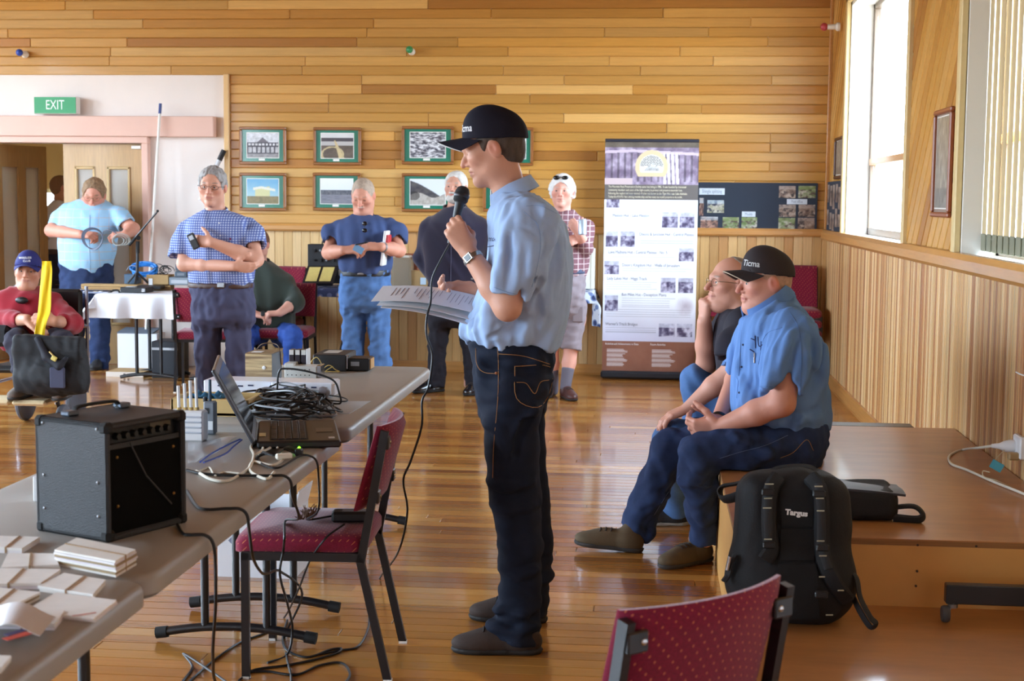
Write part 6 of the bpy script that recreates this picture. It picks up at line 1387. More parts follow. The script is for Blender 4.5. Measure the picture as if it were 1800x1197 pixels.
# shirt
F = Field(.03)
F.loft([(342, 876, 948, .10, Y0), (358, 868, 966, .16, Y0), (375, 860, 981, .195, Y0), (400, 857, 994, .215, Y0), (440, 855, 1001, .215, Y0), (480, 849, 1002, .205, Y0), (520, 838, 1001, .195, Y0), (550, 825, 997, .19, Y0), (572, 812, 990, .19, Y0), (590, 810, 982, .18, Y0), (603, 822, 976, .165, Y0)])
F.ell(J(958, 597, Y0), (.045, .12, .045), None, .03)
sleeve(F, [J(922, 385, 4.925), J(912, 430, 4.88), J(890, 517, 4.855)], [.078, .076, .066], .04)
sleeve(F, [J(912, 385, 5.22), J(914, 440, 5.28), J(912, 510, 5.29)], [.075, .07, .06], .04)
ztop = J(900, 500, Y0)[2]
F.noise(.012, (26, 26, 7), 3); F.noise(.009, (48, 48, 14), 8, zone=lambda p: np.clip((J(900, 470, Y0)[2]-p[:, 2])*5+.35, .25, 1)); F.noise(.003, (90, 90, 50), 9)
folds(F, [[(948, 470), (962, 530), (955, 588)], ['s', (940, 475), (950, 535), (940, 585)], [(992, 420), (980, 490), (966, 565)], ['s', (980, 430), (966, 490), (950, 540)], [(935, 548), (900, 572), (848, 588)], ['s', (930, 560), (895, 582), (860, 592)], [(878, 552), (850, 572), (824, 585)], [(955, 432), (985, 398)], [(985, 560), (960, 600)], [(890, 405), (886, 455), (874, 502)], ['s', (900, 410), (898, 460), (886, 508)], [(914, 415), (912, 465), (902, 512)], [(938, 430), (928, 475), (914, 516)], ['s', (946, 425), (940, 470), (936, 520)], [(945, 365), (975, 395), (985, 440)], [(862, 540), (840, 562), (818, 578)]])
sh = F.build('shirt', SHIRTB, P1, .0065)
ccen = J(903, 338, Y0); collar(P1, SHIRTB, ccen+np.array((0, 0, -.01)), hframe((-.95, -.05), -24), .072, .042, .006, .42, .07)
t = bvh(sh)
for pts in (((868, 505), (890, 513), (917, 519)), ): stitch(P1, t, pts, .0012, mat('shirt_seam', (138, 168, 212), .85), 'seam')
stitch(P1, t, [(921, 372), (945, 395), (950, 430), (944, 470), (935, 505)], .0011, mat('shirt_seam', ), 'seam')
stitch(P1, t, [(985, 378), (950, 362), (925, 362)], .001, mat('shirt_seam', ), 'seam')
def wrap_text(tree, word, u, v, size, m, parent, du=1., slant=0, bold=.0004, name='lettering'):
    me_ = text(word, 1., (0, 0, 0), (1, 0, 0), (0, 1, 0), m, None, bold=bold*40, align='LEFT', name=name); ok = True
    for q in me_.data.vertices:
        h_ = hit(tree, u+q.co.x*size*du, v-q.co.y*size-q.co.x*size*slant, .0015)
        if h_ is None: h_ = at(u, v, 5)
        q.co = Vector(h_)
    par(me_, parent); return me_
wrap_text(t, 'ma', 857, 420, 13, mat('navy_thread', (44, 54, 96), .7), P1, .9)
stitch(P1, t, [(857, 434), (868, 432)], .0016, mat('navy_thread', ), 'embroidery')
# jeans
F = Field(.03); F.loft([(588, 829, 974, .155, Y0), (620, 830, 977, .17, Y0), (655, 834, 977, .178, Y0), (690, 839, 971, .18, Y0), (722, 845, 956, .17, Y0)])
F.chain([J(898, 690, 4.965), J(899, 780, 4.955), J(904, 870, 4.95), J(915, 957, 4.94), J(914, 1040, 4.92), J(904, 1128, 4.90)], [.108, .093, .086, .077, .071, .077], .04, flat=True)
F.chain([J(908, 690, 5.16), J(914, 790, 5.18), J(925, 880, 5.2), J(935, 950, 5.22), J(933, 1010, 5.24), J(924, 1076, 5.26)], [.104, .09, .083, .075, .071, .074], .04, flat=True)
F.noise(.007, (24, 24, 8), 4); F.noise(.009, (30, 30, 55), 12, zone=lambda p: np.clip(np.abs(p[:, 2]-.60)*2.4-.15, .2, 1))
folds(F, [[(858, 845), (890, 858), (935, 846)], ['s', (862, 862), (895, 874), (940, 862)], [(864, 886), (900, 896), (946, 884)], [(878, 1000), (910, 1012), (948, 1000)], [(868, 1065), (905, 1078), (944, 1066)], ['s', (868, 1082), (905, 1094), (944, 1082)], [(864, 1098), (905, 1110), (944, 1098)], [(850, 740), (880, 760), (900, 800)], [(940, 720), (915, 745), (900, 790)], ['s', (935, 735), (915, 765), (905, 810)], [(842, 640), (856, 655), (872, 662)]], .014, .008)
je = F.build('jeans', DENIMD, P1, .0068); t = bvh(je)
stitch(P1, t, [(874, 603), (876, 640), (875, 700), (868, 780), (866, 840)], .0011, ORNG); stitch(P1, t, [(836, 612), (838, 640), (850, 654), (874, 657)], .0011, ORNG)
stitch(P1, t, [(905, 644), (967, 645), (966, 690), (945, 716), (908, 700), (905, 644)], .0011, ORNG, n=4); stitch(P1, t, [(908, 672), (925, 674), (940, 692), (950, 672), (965, 668)], .0011, ORNG); stitch(P1, t, [(876, 622), (920, 626), (966, 640)], .0011, ORNG)
for u in (891, 962):
    P = [hit(t, u, v, .003) for v in (592, 602, 612)]; P = [p for p in P if p is not None]
    if len(P) > 1: b = MB(); b.tube(P, .006, 6, flat=.4); b.build('belt_loop', DENIMD, P1)
q = hit(t, 872, 656, .002)
if q is not None: b = MB(); b.sph(q, (.005, .004, .005), 8); b.build('rivet', mat('copper', (190, 130, 96), .35, metal=.8), P1)
BRS = mat('brown_suede', (58, 42, 34), .8, var=.15, bump=.3, bscale=300); BRSOLE = mat('dark_sole', (34, 27, 23), .7)
hn_ = atz(944, 1172); add_shoe(P1, (hn_[0], 4.90, 0), (-1, -.06, 0), .305, .05, BRS, BRSOLE, ankle=J(905, 1110, 4.90)); hn_ = atz(956, 1108); add_shoe(P1, (hn_[0], 5.27, 0), (-1, .05, 0), .285, .05, BRS, BRSOLE, ankle=J(926, 1062, 5.26))
# watch
wd = _n(wr1-el1); wc = wr1-wd*.028; b = MB(); g = _n(np.cross(wd, (0, 1, 0)));
b.tube([wc+(g*math.cos(a)+np.cross(wd, g)*math.sin(a))*.0335 for a in np.linspace(0, 6.283, 25)[:-1]], .0095, 6, closed=True, flat=.28, up=g); wt = b.build('watch_strap', mat('steel_strap', (170, 170, 164), .25, metal=.9), P1, smooth=True)
fc = _n(np.array((-.45, -.85, .25))-wd*np.array((-.45, -.85, .25)).dot(wd)); Rw = np.stack([wd, np.cross(fc, wd), fc], 1); b = MB(); b.box(wc+fc*.036, (.03, .034, .010), .003, R=Rw); b.build('watch_case', mat('steel_strap', ), wt); b = MB(); b.box(wc+fc*.0415, (.02, .022, .002), .001, R=Rw); b.build('watch_face', mat('watch_face', (40, 42, 44), .15), wt)
# microphone with lead, papers
mh, mt_ = J(812, 342, 5.03), J(791, 428, 5.0); ma = _n(mh-mt_); MIC = thing('microphone', 'black hand-held microphone gripped by the speaker', 'microphone', mt_)
Rm = np.stack([_n(np.cross((0, 1, 0), ma)), np.cross(ma, _n(np.cross((0, 1, 0), ma))), ma], 1); lm = np.linalg.norm(mh-mt_)
b = MB(); b.lathe([(.009, 0), (.0105, .01), (.0125, lm*.5), (.017, lm-.035), (.0185, lm-.03)], mt_, 18, R=Rm); b.build('handle', BLKP, MIC, smooth=True)
b = MB(); b.lathe([(.0185, lm-.03), (.0255, lm-.022), (.0262, lm-.006), (.0255, lm+.008), (.020, lm+.022), (.010, lm+.029), (.0, lm+.030)], mt_, 20, R=Rm); b.build('grille', mat('mic_foam', (20, 20, 22), .7, bump=.6, bscale=700), MIC, smooth=True)
b = MB(); b.lathe([(.0268, lm-.010), (.0278, lm-.006), (.0278, lm-.001), (.0268, lm+.003)], mt_, 20, R=Rm); b.build('ring', mat('dark_ring', (52, 52, 56), .35, metal=.5), MIC, smooth=True)
cable('microphone_cable', 'thin black lead hanging from the microphone to the floor', [mt_, J(776, 455, 5.0), J(760, 490, 5.0), J(757, 530, 4.99), J(750, 560, 4.97), J(750, 590, 4.95), J(760, 625, 4.93), J(753, 680, 4.9), J(742, 705, 4.88), J(741, 750, 4.86), J(722, 810, 4.85), J(709, 845, 4.85), J(716, 900, 4.9), J(700, 970, 5.0), (668, 1015), (650, 1045), (648, 1100), (630, 1135), (600, 1143), (560, 1150)], .0038, CABB, z=0)
PAP = thing('papers', 'sheaf of printed white pages held open by the speaker', 'paper', J(740, 530, 5.1))
def sheet(c4, name, sag=.012, m=PAPER):
    G = np.zeros((14, 8, 3))
    for i in range(14):
        for j in range(8):
            a, b_ = i/13, j/7; G[i, j] = (c4[0]*(1-a)+c4[3]*a)*(1-b_)+(c4[1]*(1-a)+c4[2]*a)*b_; G[i, j, 2] += sag*math.sin(a*math.pi)*1.0
    b = MB(); b.grid(G, .0008); return b.build(name, m, PAP, smooth=True, ang=80), G
sheet([J(690, 517, 5.19), J(669, 541, 4.99), J(822, 571, 4.97), J(840, 536, 5.17)], 'page', .010); sheet([J(683, 513, 5.20), J(662, 537, 5.0), J(824, 562, 4.985), J(842, 530, 5.18)], 'page', .013)
o, G = sheet([J(673, 503, 5.22), J(652, 530, 5.01), J(828, 549, 5.0), J(846, 522, 5.2)], 'page', .016)
rs = random.Random(9)
for k in range(17):
    i = .16+k*.042+(.05 if k > 3 else 0)+(.05 if k > 10 else 0)
    if i > .95: break
    a0, a1 = .18, rs.uniform(.5, .88); P = []
    for q in np.linspace(a0, a1, 8):
        fi, fj = i*13, q*7; ii, jj = min(int(fi), 12), min(int(fj), 6); u_, v_ = fi-ii, fj-jj; P.append((G[ii, jj]*(1-u_)+G[ii+1, jj]*u_)*(1-v_)+(G[ii, jj+1]*(1-u_)+G[ii+1, jj+1]*u_)*v_+np.array((0, 0, .0012)))
    b = MB(); b.tube(P, .0009, 4); b.build('text_line', mat('print_ink', (120, 118, 128), .7), PAP)

# ================================================================== seated man in blue shirt and cap, on the stage edge
Y0 = 6.27
P2 = person('person in blue work shirt and dark cap sitting on the stage with clasped hands', (J(1380, 815, 6.2)[0], 6.25, .45))
hc = J(1343, 496, Y0); HR_ = hframe((-.96, -.28), -3); sk = (214, 150, 128)
B = Field(.025); H = add_head(B, hc, HR_, 1.04, jaw=1.12, nose=1.05, fat=.012, neck=J(1368, 545, Y0), nr=.068)
sh1, el1, wr1 = J(1396, 590, 6.05), J(1374, 708, 5.98), J(1266, 750, 6.08)
B.chain([sh1-np.array((0, 0, .03)), el1], [.052, .054]); B.chain([el1, el1*.6+wr1*.4, wr1], [.055, .052, .034], .02)
sh2, el2, wr2 = J(1330, 590, 6.47), J(1293, 668, 6.52), J(1262, 742, 6.24)
B.chain([sh2-np.array((0, 0, .03)), el2, wr2], [.048, .046, .032]); hd = _n((-1, .25, -.12)); add_hand(B, wr1, hd, (.1, .9, .45), True, curl=(38, 45, 25), s=1.08); hd2 = _n((-.85, -.25, -.25)); add_hand(B, wr2, hd2, (.0, -.95, .15), False, curl=(45, 55, 30), s=1.05)
B.loft([(525, 1340, 1388, .09, Y0), (560, 1312, 1418, .17, Y0), (600, 1306, 1436, .195, Y0), (680, 1298, 1448, .2, Y0), (745, 1300, 1450, .19, Y0), (800, 1330, 1448, .18, Y0)], .03, inset=.03)
K1, A1_ = J(1232, 797, 6.06), J(1240, 945, 6.2); K2, A2_ = J(1178, 785, 6.44), J(1112, 935, 6.46)
B.chain([J(1405, 785, 6.14), K1, A1_], [.06, .052, .042], .03); B.chain([J(1405, 785, 6.40), K2, A2_], [.06, .052, .042], .03)
B.build('body', SKIN, P2, .0085, [(hc, .16), (J(1245, 752, 6.1), .12)], .0048, face_paint(H, HR_, sk, 1.04, lips=(180, 106, 100), brow=(168, 124, 104), red=.8), sk)
add_eyes(P2, H, HR_, 1.04); add_hair(P2, hc, HR_, 1.04, mat('grey_crop', (190, 152, 130), .8, var=.2, scale=60), 'capped', .003, 5, .006, .001)
add_cap(P2, hc, HR_, 1.06, mat('dark_cap', (46, 36, 38), .85, bump=.2, bscale=400), mat('tan_piping', (196, 176, 150), .6), .078, 9, 'Ticma', .0055, mat('grey_thread', (206, 206, 206), .7), wsize=.034, woff=-.5)
SHB2 = mat('work_shirt_blue', (104, 140, 196), .88, var=.04, scale=8, bump=.25, bscale=450, spec=.2)
F = Field(.03); F.loft([(522, 1336, 1392, .11, Y0), (542, 1317, 1411, .18, Y0), (568, 1303, 1430, .215, Y0), (600, 1298, 1443, .225, Y0), (640, 1292, 1452, .22, Y0), (690, 1288, 1458, .22, Y0), (725, 1287, 1459, .215, Y0), (748, 1300, 1456, .20, Y0)])
sleeve(F, [J(1392, 582, 6.07), J(1385, 630, 6.02), J(1373, 688, 5.985)], [.095, .096, .090], .05); sleeve(F, [J(1335, 580, 6.46), J(1312, 620, 6.52), J(1297, 655, 6.53)], [.085, .08, .075], .05)
F.half((-.56, 0, .83), J(1342, 535, Y0)); F.noise(.011, (26, 26, 9), 13); F.noise(.007, (50, 50, 26), 17); folds(F, [[(1300, 640), (1312, 690), (1330, 735)], [(1330, 735), (1380, 742), (1440, 735)], ['s', (1335, 722), (1380, 728), (1440, 720)], [(1440, 600), (1448, 660), (1450, 715)], [(1388, 600), (1372, 645), (1352, 682)], ['s', (1398, 605), (1390, 650), (1376, 686)], [(1408, 610), (1404, 655), (1396, 686)], [(1415, 560), (1430, 600), (1432, 650)], [(1345, 560), (1330, 590)], [(1320, 690), (1300, 720)]], .016, .010)
sh = F.build('shirt', SHB2, P2, .008)
collar(P2, SHB2, J(1350, 536, Y0), hframe((-.95, -.25), -30), .098, .05, .008, .42, .10, .006); t = bvh(sh)
SEAM = mat('work_seam', (92, 126, 180), .85)
for pts in ([(1342, 679), (1375, 682), (1404, 681)], [(1388, 548), (1405, 580), (1409, 630), (1406, 680)], [(1303, 580), (1300, 640), (1295, 700)], [(1375, 575), (1345, 590), (1333, 640)]): stitch(P2, t, pts, .001, SEAM, 'seam')
for v in (606, 645, 690, 722):
    q = hit(t, 1306-(v-606)*.08, v, .002)
    if q is not None: b = MB(); b.sph(q, (.005, .004, .005), 8); b.build('button', mat('dark_button', (60, 66, 84), .4), P2)
for pts in ([(1320, 595), (1327, 598)], [(1327, 590), (1328, 612)], [(1332, 592), (1334, 608), (1340, 606)], [(1318, 614), (1326, 619)], [(1338, 600), (1337, 616)]): stitch(P2, t, pts, .0022, mat('navy_thread', ), 'embroidery')
b = MB(); b.tube([hit(t, 1326, v, .006) for v in (620, 628, 638) if hit(t, 1326, v) is not None], .003, 6); b.build('pen', CHROME, P2)
F = Field(.03); F.loft([(742, 1302, 1452, .205, Y0), (775, 1318, 1455, .21, Y0), (812, 1336, 1442, .20, Y0)], .04)
F.chain([J(1400, 785, 6.15), J(1310, 788, 6.09), K1, J(1228, 830, 6.08), J(1236, 890, 6.14), J(1240, 945, 6.2)], [.115, .105, .088, .082, .072, .07], .04, flat=True)
F.chain([J(1400, 785, 6.38), J(1290, 785, 6.42), K2, J(1165, 825, 6.44), J(1138, 880, 6.45), J(1114, 932, 6.46)], [.112, .102, .085, .08, .072, .07], .04, flat=True); F.half((0, 0, -1), (0, 0, .449), lo=(.285, 5.5, -1), hi=(2, 7, 1))
F.noise(.009, (28, 28, 22), 23); F.noise(.005, (55, 55, 50), 27); folds(F, [[(1268, 836), (1242, 822), (1220, 826)], [(1215, 845), (1240, 856), (1264, 848)], ['s', (1214, 858), (1240, 868), (1262, 860)], [(1290, 766), (1330, 792), (1360, 800)], [(1150, 880), (1175, 868), (1190, 850)], [(1122, 930), (1135, 940), (1150, 930)], [(1380, 770), (1400, 790), (1405, 815)], [(1222, 905), (1240, 915), (1258, 905)]], .016, .009)
je = F.build('jeans', DENIMM, P2, .008); t = bvh(je)
stitch(P2, t, [(1372, 805), (1395, 795), (1418, 773), (1430, 792)], .0011, ORNG); stitch(P2, t, [(1265, 806), (1300, 795), (1345, 783), (1385, 765)], .0011, DENTH); stitch(P2, t, [(1150, 905), (1175, 865), (1195, 835)], .0011, DENTH)
bl = Field(.01); bl.loft([(746, 1299, 1456, .21, Y0), (758, 1303, 1457, .213, Y0)], .005); bl.build('belt', mat('brown_belt', (72, 46, 36), .5), P2, .007)
KHK = mat('khaki_suede', (92, 76, 54), .85, var=.15, bump=.3, bscale=250); GSOLE = mat('grey_sole', (58, 54, 52), .8)
q = atz(1246, 968); add_shoe(P2, (q[0], 6.30, .0), (-.62, -.55, 0), .29, .05, KHK, GSOLE, ankle=J(1239, 930, 6.21), h=.007); q = atz(1124, 976); add_shoe(P2, (q[0]+.01, 6.40, .0), (-1, .02, .09), .30, .05, KHK, GSOLE, ankle=J(1116, 920, 6.45), up=(.09, 0, 1), h=.007)
wd = _n(wr2-el2); wc = wr2-wd*.02; b = MB(); g = _n(np.cross(wd, (0, 1, 0))); b.tube([wc+(g*math.cos(a)+np.cross(wd, g)*math.sin(a))*.036 for a in np.linspace(0, 6.283, 25)[:-1]], .009, 6, closed=True, flat=.3, up=g); b.build('watch_strap', BLKP, P2, smooth=True)

# ================================================================== bald man beside him, fist on chin
Y0 = 6.98
P3 = person('person with bald head and glasses sitting with fist on chin behind the capped man', (J(1340, 790, 6.95)[0], 6.95, .45))
hc = J(1283, 498, Y0); HR_ = hframe((-.90, -.42), 4); sk = (214, 156, 134)
B = Field(.025); H = add_head(B, hc, HR_, 1.05, jaw=1.05, nose=1.1, fat=.006, neck=J(1300, 545, Y0), nr=.062)
sh2, el2, wr2 = J(1275, 575, 7.18), J(1241, 640, 7.08), J(1238, 566, 6.96); B.chain([sh2-np.array((0, 0, .03)), el2], [.046, .046]); B.chain([el2, el2*.55+wr2*.45, wr2], [.046, .046, .034], .02); add_hand(B, wr2, (-.02, -.08, 1), (.85, .5, 0), False, curl=(70, 85, 50), s=1.05)
sh1, el1, wr1 = J(1312, 580, 6.76), J(1290, 648, 6.70), J(1212, 716, 6.72); B.chain([sh1-np.array((0, 0, .03)), el1], [.046, .048]); B.chain([el1, el1*.55+wr1*.45, wr1], [.048, .046, .032], .02); add_hand(B, wr1, (-.9, 0, -.4), (-.35, .1, -.92), True, curl=(18, 25, 18), s=1.05)
B.loft([(530, 1282, 1322, .09, Y0), (560, 1264, 1345, .17, Y0), (620, 1258, 1370, .19, Y0), (700, 1270, 1385, .19, Y0), (780, 1290, 1390, .18, Y0)], .03, inset=.03)
B.chain([J(1350, 770, 6.85), J(1180, 770, 6.78), J(1190, 905, 6.98)], [.06, .052, .042], .03); B.chain([J(1350, 770, 7.1), J(1226, 672, 7.08), J(1245, 880, 7.12)], [.06, .052, .042], .03)
B.build('body', SKIN, P3, .009, [(hc, .16), (wr2+np.array((0, 0, .06)), .10), (wr1, .12)], .0052, face_paint(H, HR_, sk, 1.05, lips=(178, 112, 104), brow=(150, 126, 112), red=.5), sk); add_eyes(P3, H, HR_, 1.05, gaze=(0, 1, .1))
add_glasses(P3, H, HR_, 1.05, mat('wire_rim', (150, 130, 104), .3, metal=.8), .021, .016); add_hair(P3, hc, HR_, 1.05, mat('thin_grey_hair', (150, 136, 124), .8, var=.3, scale=60), 'sides', .003, 6, .007, .001)
F = Field(.03); F.loft([(540, 1272, 1335, .13, Y0), (560, 1260, 1350, .19, Y0), (600, 1255, 1366, .21, Y0), (660, 1258, 1382, .21, Y0), (730, 1268, 1392, .21, Y0), (775, 1285, 1394, .19, Y0)]); sleeve(F, [J(1308, 570, 6.80), J(1292, 605, 6.73), J(1283, 632, 6.71)], [.08, .077, .074], .04); sleeve(F, [J(1280, 572, 7.16), J(1258, 610, 7.12), J(1252, 622, 7.11)], [.078, .072, .070], .04); F.noise(.008, (30, 30, 12), 31); F.build('t_shirt', mat('charcoal_jersey', (40, 36, 46), .9, bump=.2, bscale=400), P3, .009)
F = Field(.03); F.loft([(745, 1280, 1394, .19, Y0), (800, 1300, 1390, .19, Y0)], .04); F.chain([J(1345, 775, 6.86), J(1260, 765, 6.78), J(1182, 772, 6.77), J(1178, 820, 6.85), J(1190, 898, 6.98)], [.108, .095, .084, .076, .068], .04, flat=True); F.chain([J(1345, 770, 7.1), J(1280, 715, 7.08), J(1224, 672, 7.07), J(1232, 760, 7.1), J(1246, 880, 7.12)], [.105, .095, .084, .078, .07], .04, flat=True); F.half((0, 0, -1), (0, 0, .449), lo=(.285, 5.5, -1), hi=(2, 7.32, 1)); F.noise(.008, (30, 30, 24), 33)
F.build('jeans', DENIML, P3, .009); DSH = mat('dark_trainer', (38, 38, 42), .7)
q = atz(1210, 922); add_shoe(P3, (q[0], 6.98, 0), (-1, -.1, 0), .28, .048, DSH, mat('pale_sole', (150, 146, 140), .7), h=.008, lace=False); add_shoe(P3, J(1262, 905, 7.12)*np.array((1, 1, 0)), (-1, 0, 0), .28, .048, DSH, mat('pale_sole', ), h=.008, lace=False)
# ================================================================== the people standing and sitting at the back
def mk(label, Y, head, fwd, pitch, roll, sk, s=1.0, jaw=1., nose=1., fat=0., neck=None, nr=.058, foot=None):
    P = person(label, foot if foot is not None else (J(head[0], 600, Y)[0], Y, 0)); c = J(head[0], head[1], Y+head[2]); R = hframe(fwd, pitch, roll); B = Field(.025)
    H = add_head(B, c, R, s, jaw, nose, True, fat, neck=J(neck[0], neck[1], Y+.02), nr=nr); return P, c, R, B, H
def arm(B, sh, el, wr, r=(.055, .046, .03), hand=None, left=False, curl=(25, 35, 20), s=1., thumb=None):
    B.chain([sh-np.array((0, 0, .045)), el], [r[0]*.74, r[1]]); B.chain([el, el*.6+wr*.4, wr], [r[1], r[1]*.96, r[2]], .02)
    if hand: add_hand(B, wr, hand[0], hand[1], left, curl, s, thumb)
def legs(F, L, m, P, name='trousers', h=.011, nz=.003, seed=1, loft=None):
    if loft:
        v, a, c, ry, Y_ = loft[-1]; F.loft(list(loft)[:-1]+[(v-14*11/Y_, a, c, ry, Y_), (v, a+3, c-3, ry*.62, Y_)], .05)
    for i, (pts, rs) in enumerate(L): F.chain(pts, [r*.93 for r in rs], .012 if i else .05, flat=True)
    F.noise(nz*1.8, (28, 28, 14), seed); F.noise(nz*1.6, (40, 40, 60), seed+3); return F.build(name, m, P, h)
def belt(P, rows, m, buckle=None):
    F = Field(.01); F.loft(rows, .005); F.build('belt', m, P, .009)
    if buckle is not None: b = MB(); b.box(buckle, (.05, .012, .035), .004); b.build('buckle', STEEL, P)
HB = .011; HF = .0065
# ---- man in blue checked shirt, arms folded
Y = 9.9; sk = (214, 158, 134)
P, hc, R, B, H = mk('person with grey hair in blue checked shirt standing with folded arms', Y, (373, 328, -.02), (.10, -1), -4, 3, sk, 1.12, neck=(381, 380))
TL = [(372, 352, 410, .10, Y), (385, 326, 440, .15, Y), (410, 326, 442, .165, Y), (460, 332, 442, .17, Y), (500, 334, 442, .165, Y), (560, 340, 446, .16, Y)]
B.loft(TL, .03, inset=.05)
s1, e1, w1 = J(326, 392, Y), J(324, 464, Y-.10), J(412, 468, Y-.22); s2, e2, w2 = J(440, 388, Y), J(450, 456, Y-.10), J(372, 426, Y-.27)
arm(B, s1, e1, w1, (.056, .05, .033), ((1, .2, -.1), (.1, .9, .2)), False); arm(B, s2, e2, w2, (.056, .052, .033), ((-1, .05, .08), (-.1, .95, -.1)), True, (22, 40, 25), 1.05)
B.chain([J(368, 560, Y), J(368, 620, Y), J(366, 740, Y)], [.05, .048, .042], .03); B.chain([J(418, 560, Y), J(418, 620, Y), J(414, 740, Y)], [.05, .048, .042], .03)
B.build('body', SKIN, P, HB, [(hc, .15), (J(372, 440, Y-.22), .2)], HF, face_paint(H, R, sk, 1.12, brow=(130, 116, 106), red=.7), sk); add_eyes(P, H, R, 1.12)
GREYH = mat('grey_hair', (156, 152, 150), .7, var=.3, scale=50); add_hair(P, hc, R, 1.12, GREYH, 'short', .011, 2, .007, .005); add_glasses(P, H, R, 1.12, mat('dark_rim', (60, 54, 52), .35, metal=.4), .022, .013)
CHK = checks('blue_check', (186, 200, 228), (70, 88, 160), .017, .5); F = Field(.03); F.loft([(370, 358, 402, .10, Y), (378, 341, 426, .135, Y), (385, 331, 437, .155, Y), (393, 327, 441, .17, Y), (412, 323, 445, .18, Y), (450, 329, 446, .185, Y), (490, 332, 444, .18, Y), (500, 336, 441, .165, Y)])
sleeve2(F, [s1+np.array((.02, 0, .01)), J(322, 425, Y-.03), J(317, 452, Y-.07)], [.082, .08, .078], .04); sleeve2(F, [s2+np.array((-.02, 0, .01)), J(446, 412, Y-.03), J(450, 432, Y-.07)], [.082, .08, .076], .04); F.noise(.010, (28, 28, 11), 41); F.noise(.003, (36, 36, 24), 42); sh = F.build('shirt', CHK, P, .010)
collar(P, CHK, J(380, 375, Y), hframe((.05, -1), -12), .072, .035, .006, .35, .075)
t = bvh(sh)
for v in (392, 414):
    q = hit(t, 385+(v-392)*.1, v, .003)
    if q is not None: b = MB(); b.sph(q, .006, 8); b.build('button', WHT, P)
q = hit(t, 405, 420, .003)
if q is not None: b = MB(); b.box(q, (.012, .004, .016), .001); b.build('emblem', mat('plum_thread', (120, 50, 100), .7), P)
F = Field(.03); legs(F, [([J(366, 545, Y), J(364, 620, Y), J(367, 680, Y), J(366, 745, Y)], [.105, .092, .088, .082]), ([J(416, 545, Y), J(420, 620, Y), J(414, 680, Y), J(412, 745, Y)], [.105, .092, .088, .082])], mat('slate_trousers', (66, 66, 92), .9, bump=.2, bscale=300), P, seed=51, nz=.0045, loft=[(496, 335, 442, .165, Y), (530, 337, 446, .175, Y), (575, 340, 448, .165, Y)])
belt(P, [(496, 333, 443, .17, Y), (505, 333, 443, .172, Y)], mat('brown_belt', ), J(388, 501, Y-.17)); BRSH = mat('brown_leather', (70, 48, 36), .5)
for u in (366, 413): p_ = J(u, 745, Y); add_shoe(P, (p_[0], Y+.06, 0), (0, -1, 0), .28, .048, BRSH, BRSOLE, h=.011, lace=False)
T = thing('phone', 'small black phone in the hand of the man with folded arms', 'phone', J(339, 425, Y-.3)); b = MB(); b.box(J(340, 424, Y-.30), (.05, .025, .11), .006, R=np.array(Matrix.Rotation(-.45, 3, 'Y'))); b.build('case', BLKP, T); b = MB(); b.box(J(336, 418, Y-.315), (.03, .004, .03), R=np.array(Matrix.Rotation(-.45, 3, 'Y'))); b.build('display', STEEL, T)

# ---- big man in pale blue shirt sorting a cable
Y = 12.72; sk = (212, 148, 126)
P, hc, R, B, H = mk('person with light brown hair in pale blue shirt coiling a cable behind the table', Y, (165, 343, -.05), (.22, -1), -18, 2, sk, 1.17, 1.1, 1.0, .012, neck=(161, 372), nr=.066)
B.loft([(350, 132, 184, .12, Y), (375, 110, 204, .18, Y), (420, 108, 202, .22, Y), (470, 110, 196, .22, Y), (520, 112, 194, .2, Y)], .03, inset=.05)
s1, e1, w1 = J(112, 366, Y), J(90, 405, Y-.12), J(142, 412, Y-.30); s2, e2, w2 = J(200, 368, Y), J(234, 402, Y-.1), J(220, 412, Y-.30)
arm(B, s1, e1, w1, (.062, .056, .037), ((1, -.1, -.05), (.1, .5, -.8)), False, (45, 60, 30), 1.1); arm(B, s2, e2, w2, (.062, .056, .037), ((-.9, -.3, .0), (-.1, .3, -.9)), True, (45, 60, 30), 1.1)
B.chain([J(132, 520, Y), J(130, 580, Y), J(130, 650, Y)], [.05, .048, .042], .03); B.chain([J(175, 520, Y), J(176, 580, Y), J(176, 650, Y)], [.05, .048, .042], .03)
B.build('body', SKIN, P, HB, [(hc, .16), (J(185, 412, Y-.3), .22)], .007, face_paint(H, R, sk, 1.17, brow=(140, 110, 84), red=.8), sk); add_hair(P, hc, R, 1.17, mat('sandy_hair', (140, 112, 84), .7, var=.35, scale=50), 'short', .012, 4, .008, .006); add_glasses(P, H, R, 1.17, mat('wire_rim', ), .024, .016)
PB = checks('pale_blue_check', (160, 204, 236), (190, 186, 196), .075, .06, (206, 180, 170)); F = Field(.03); F.loft([(350, 138, 182, .11, Y+.05), (358, 122, 196, .15, Y+.03), (370, 106, 207, .19, Y), (400, 104, 206, .225, Y), (440, 106, 201, .235, Y), (465, 108, 195, .23, Y), (478, 130, 188, .21, Y)]); sleeve2(F, [s1+np.array((.03, 0, .01)), J(106, 385, Y-.03), J(99, 400, Y-.08)], [.095, .09, .085], .04); sleeve2(F, [s2+np.array((-.03, 0, .01)), J(210, 380, Y-.03), J(222, 395, Y-.06)], [.095, .09, .085], .04); F.noise(.005, (28, 28, 11), 61); F.noise(.002, (34, 34, 20), 62); sh = F.build('shirt', PB, P, .011); collar(P, PB, J(163, 368, Y-.01), hframe((.1, -1), -15), .085, .035, .004, .4, .08)
stitch(P, bvh(sh), [(158, 378), (157, 420), (158, 476)], .003, mat('pale_seam', (128, 170, 206), .8), 'placket')
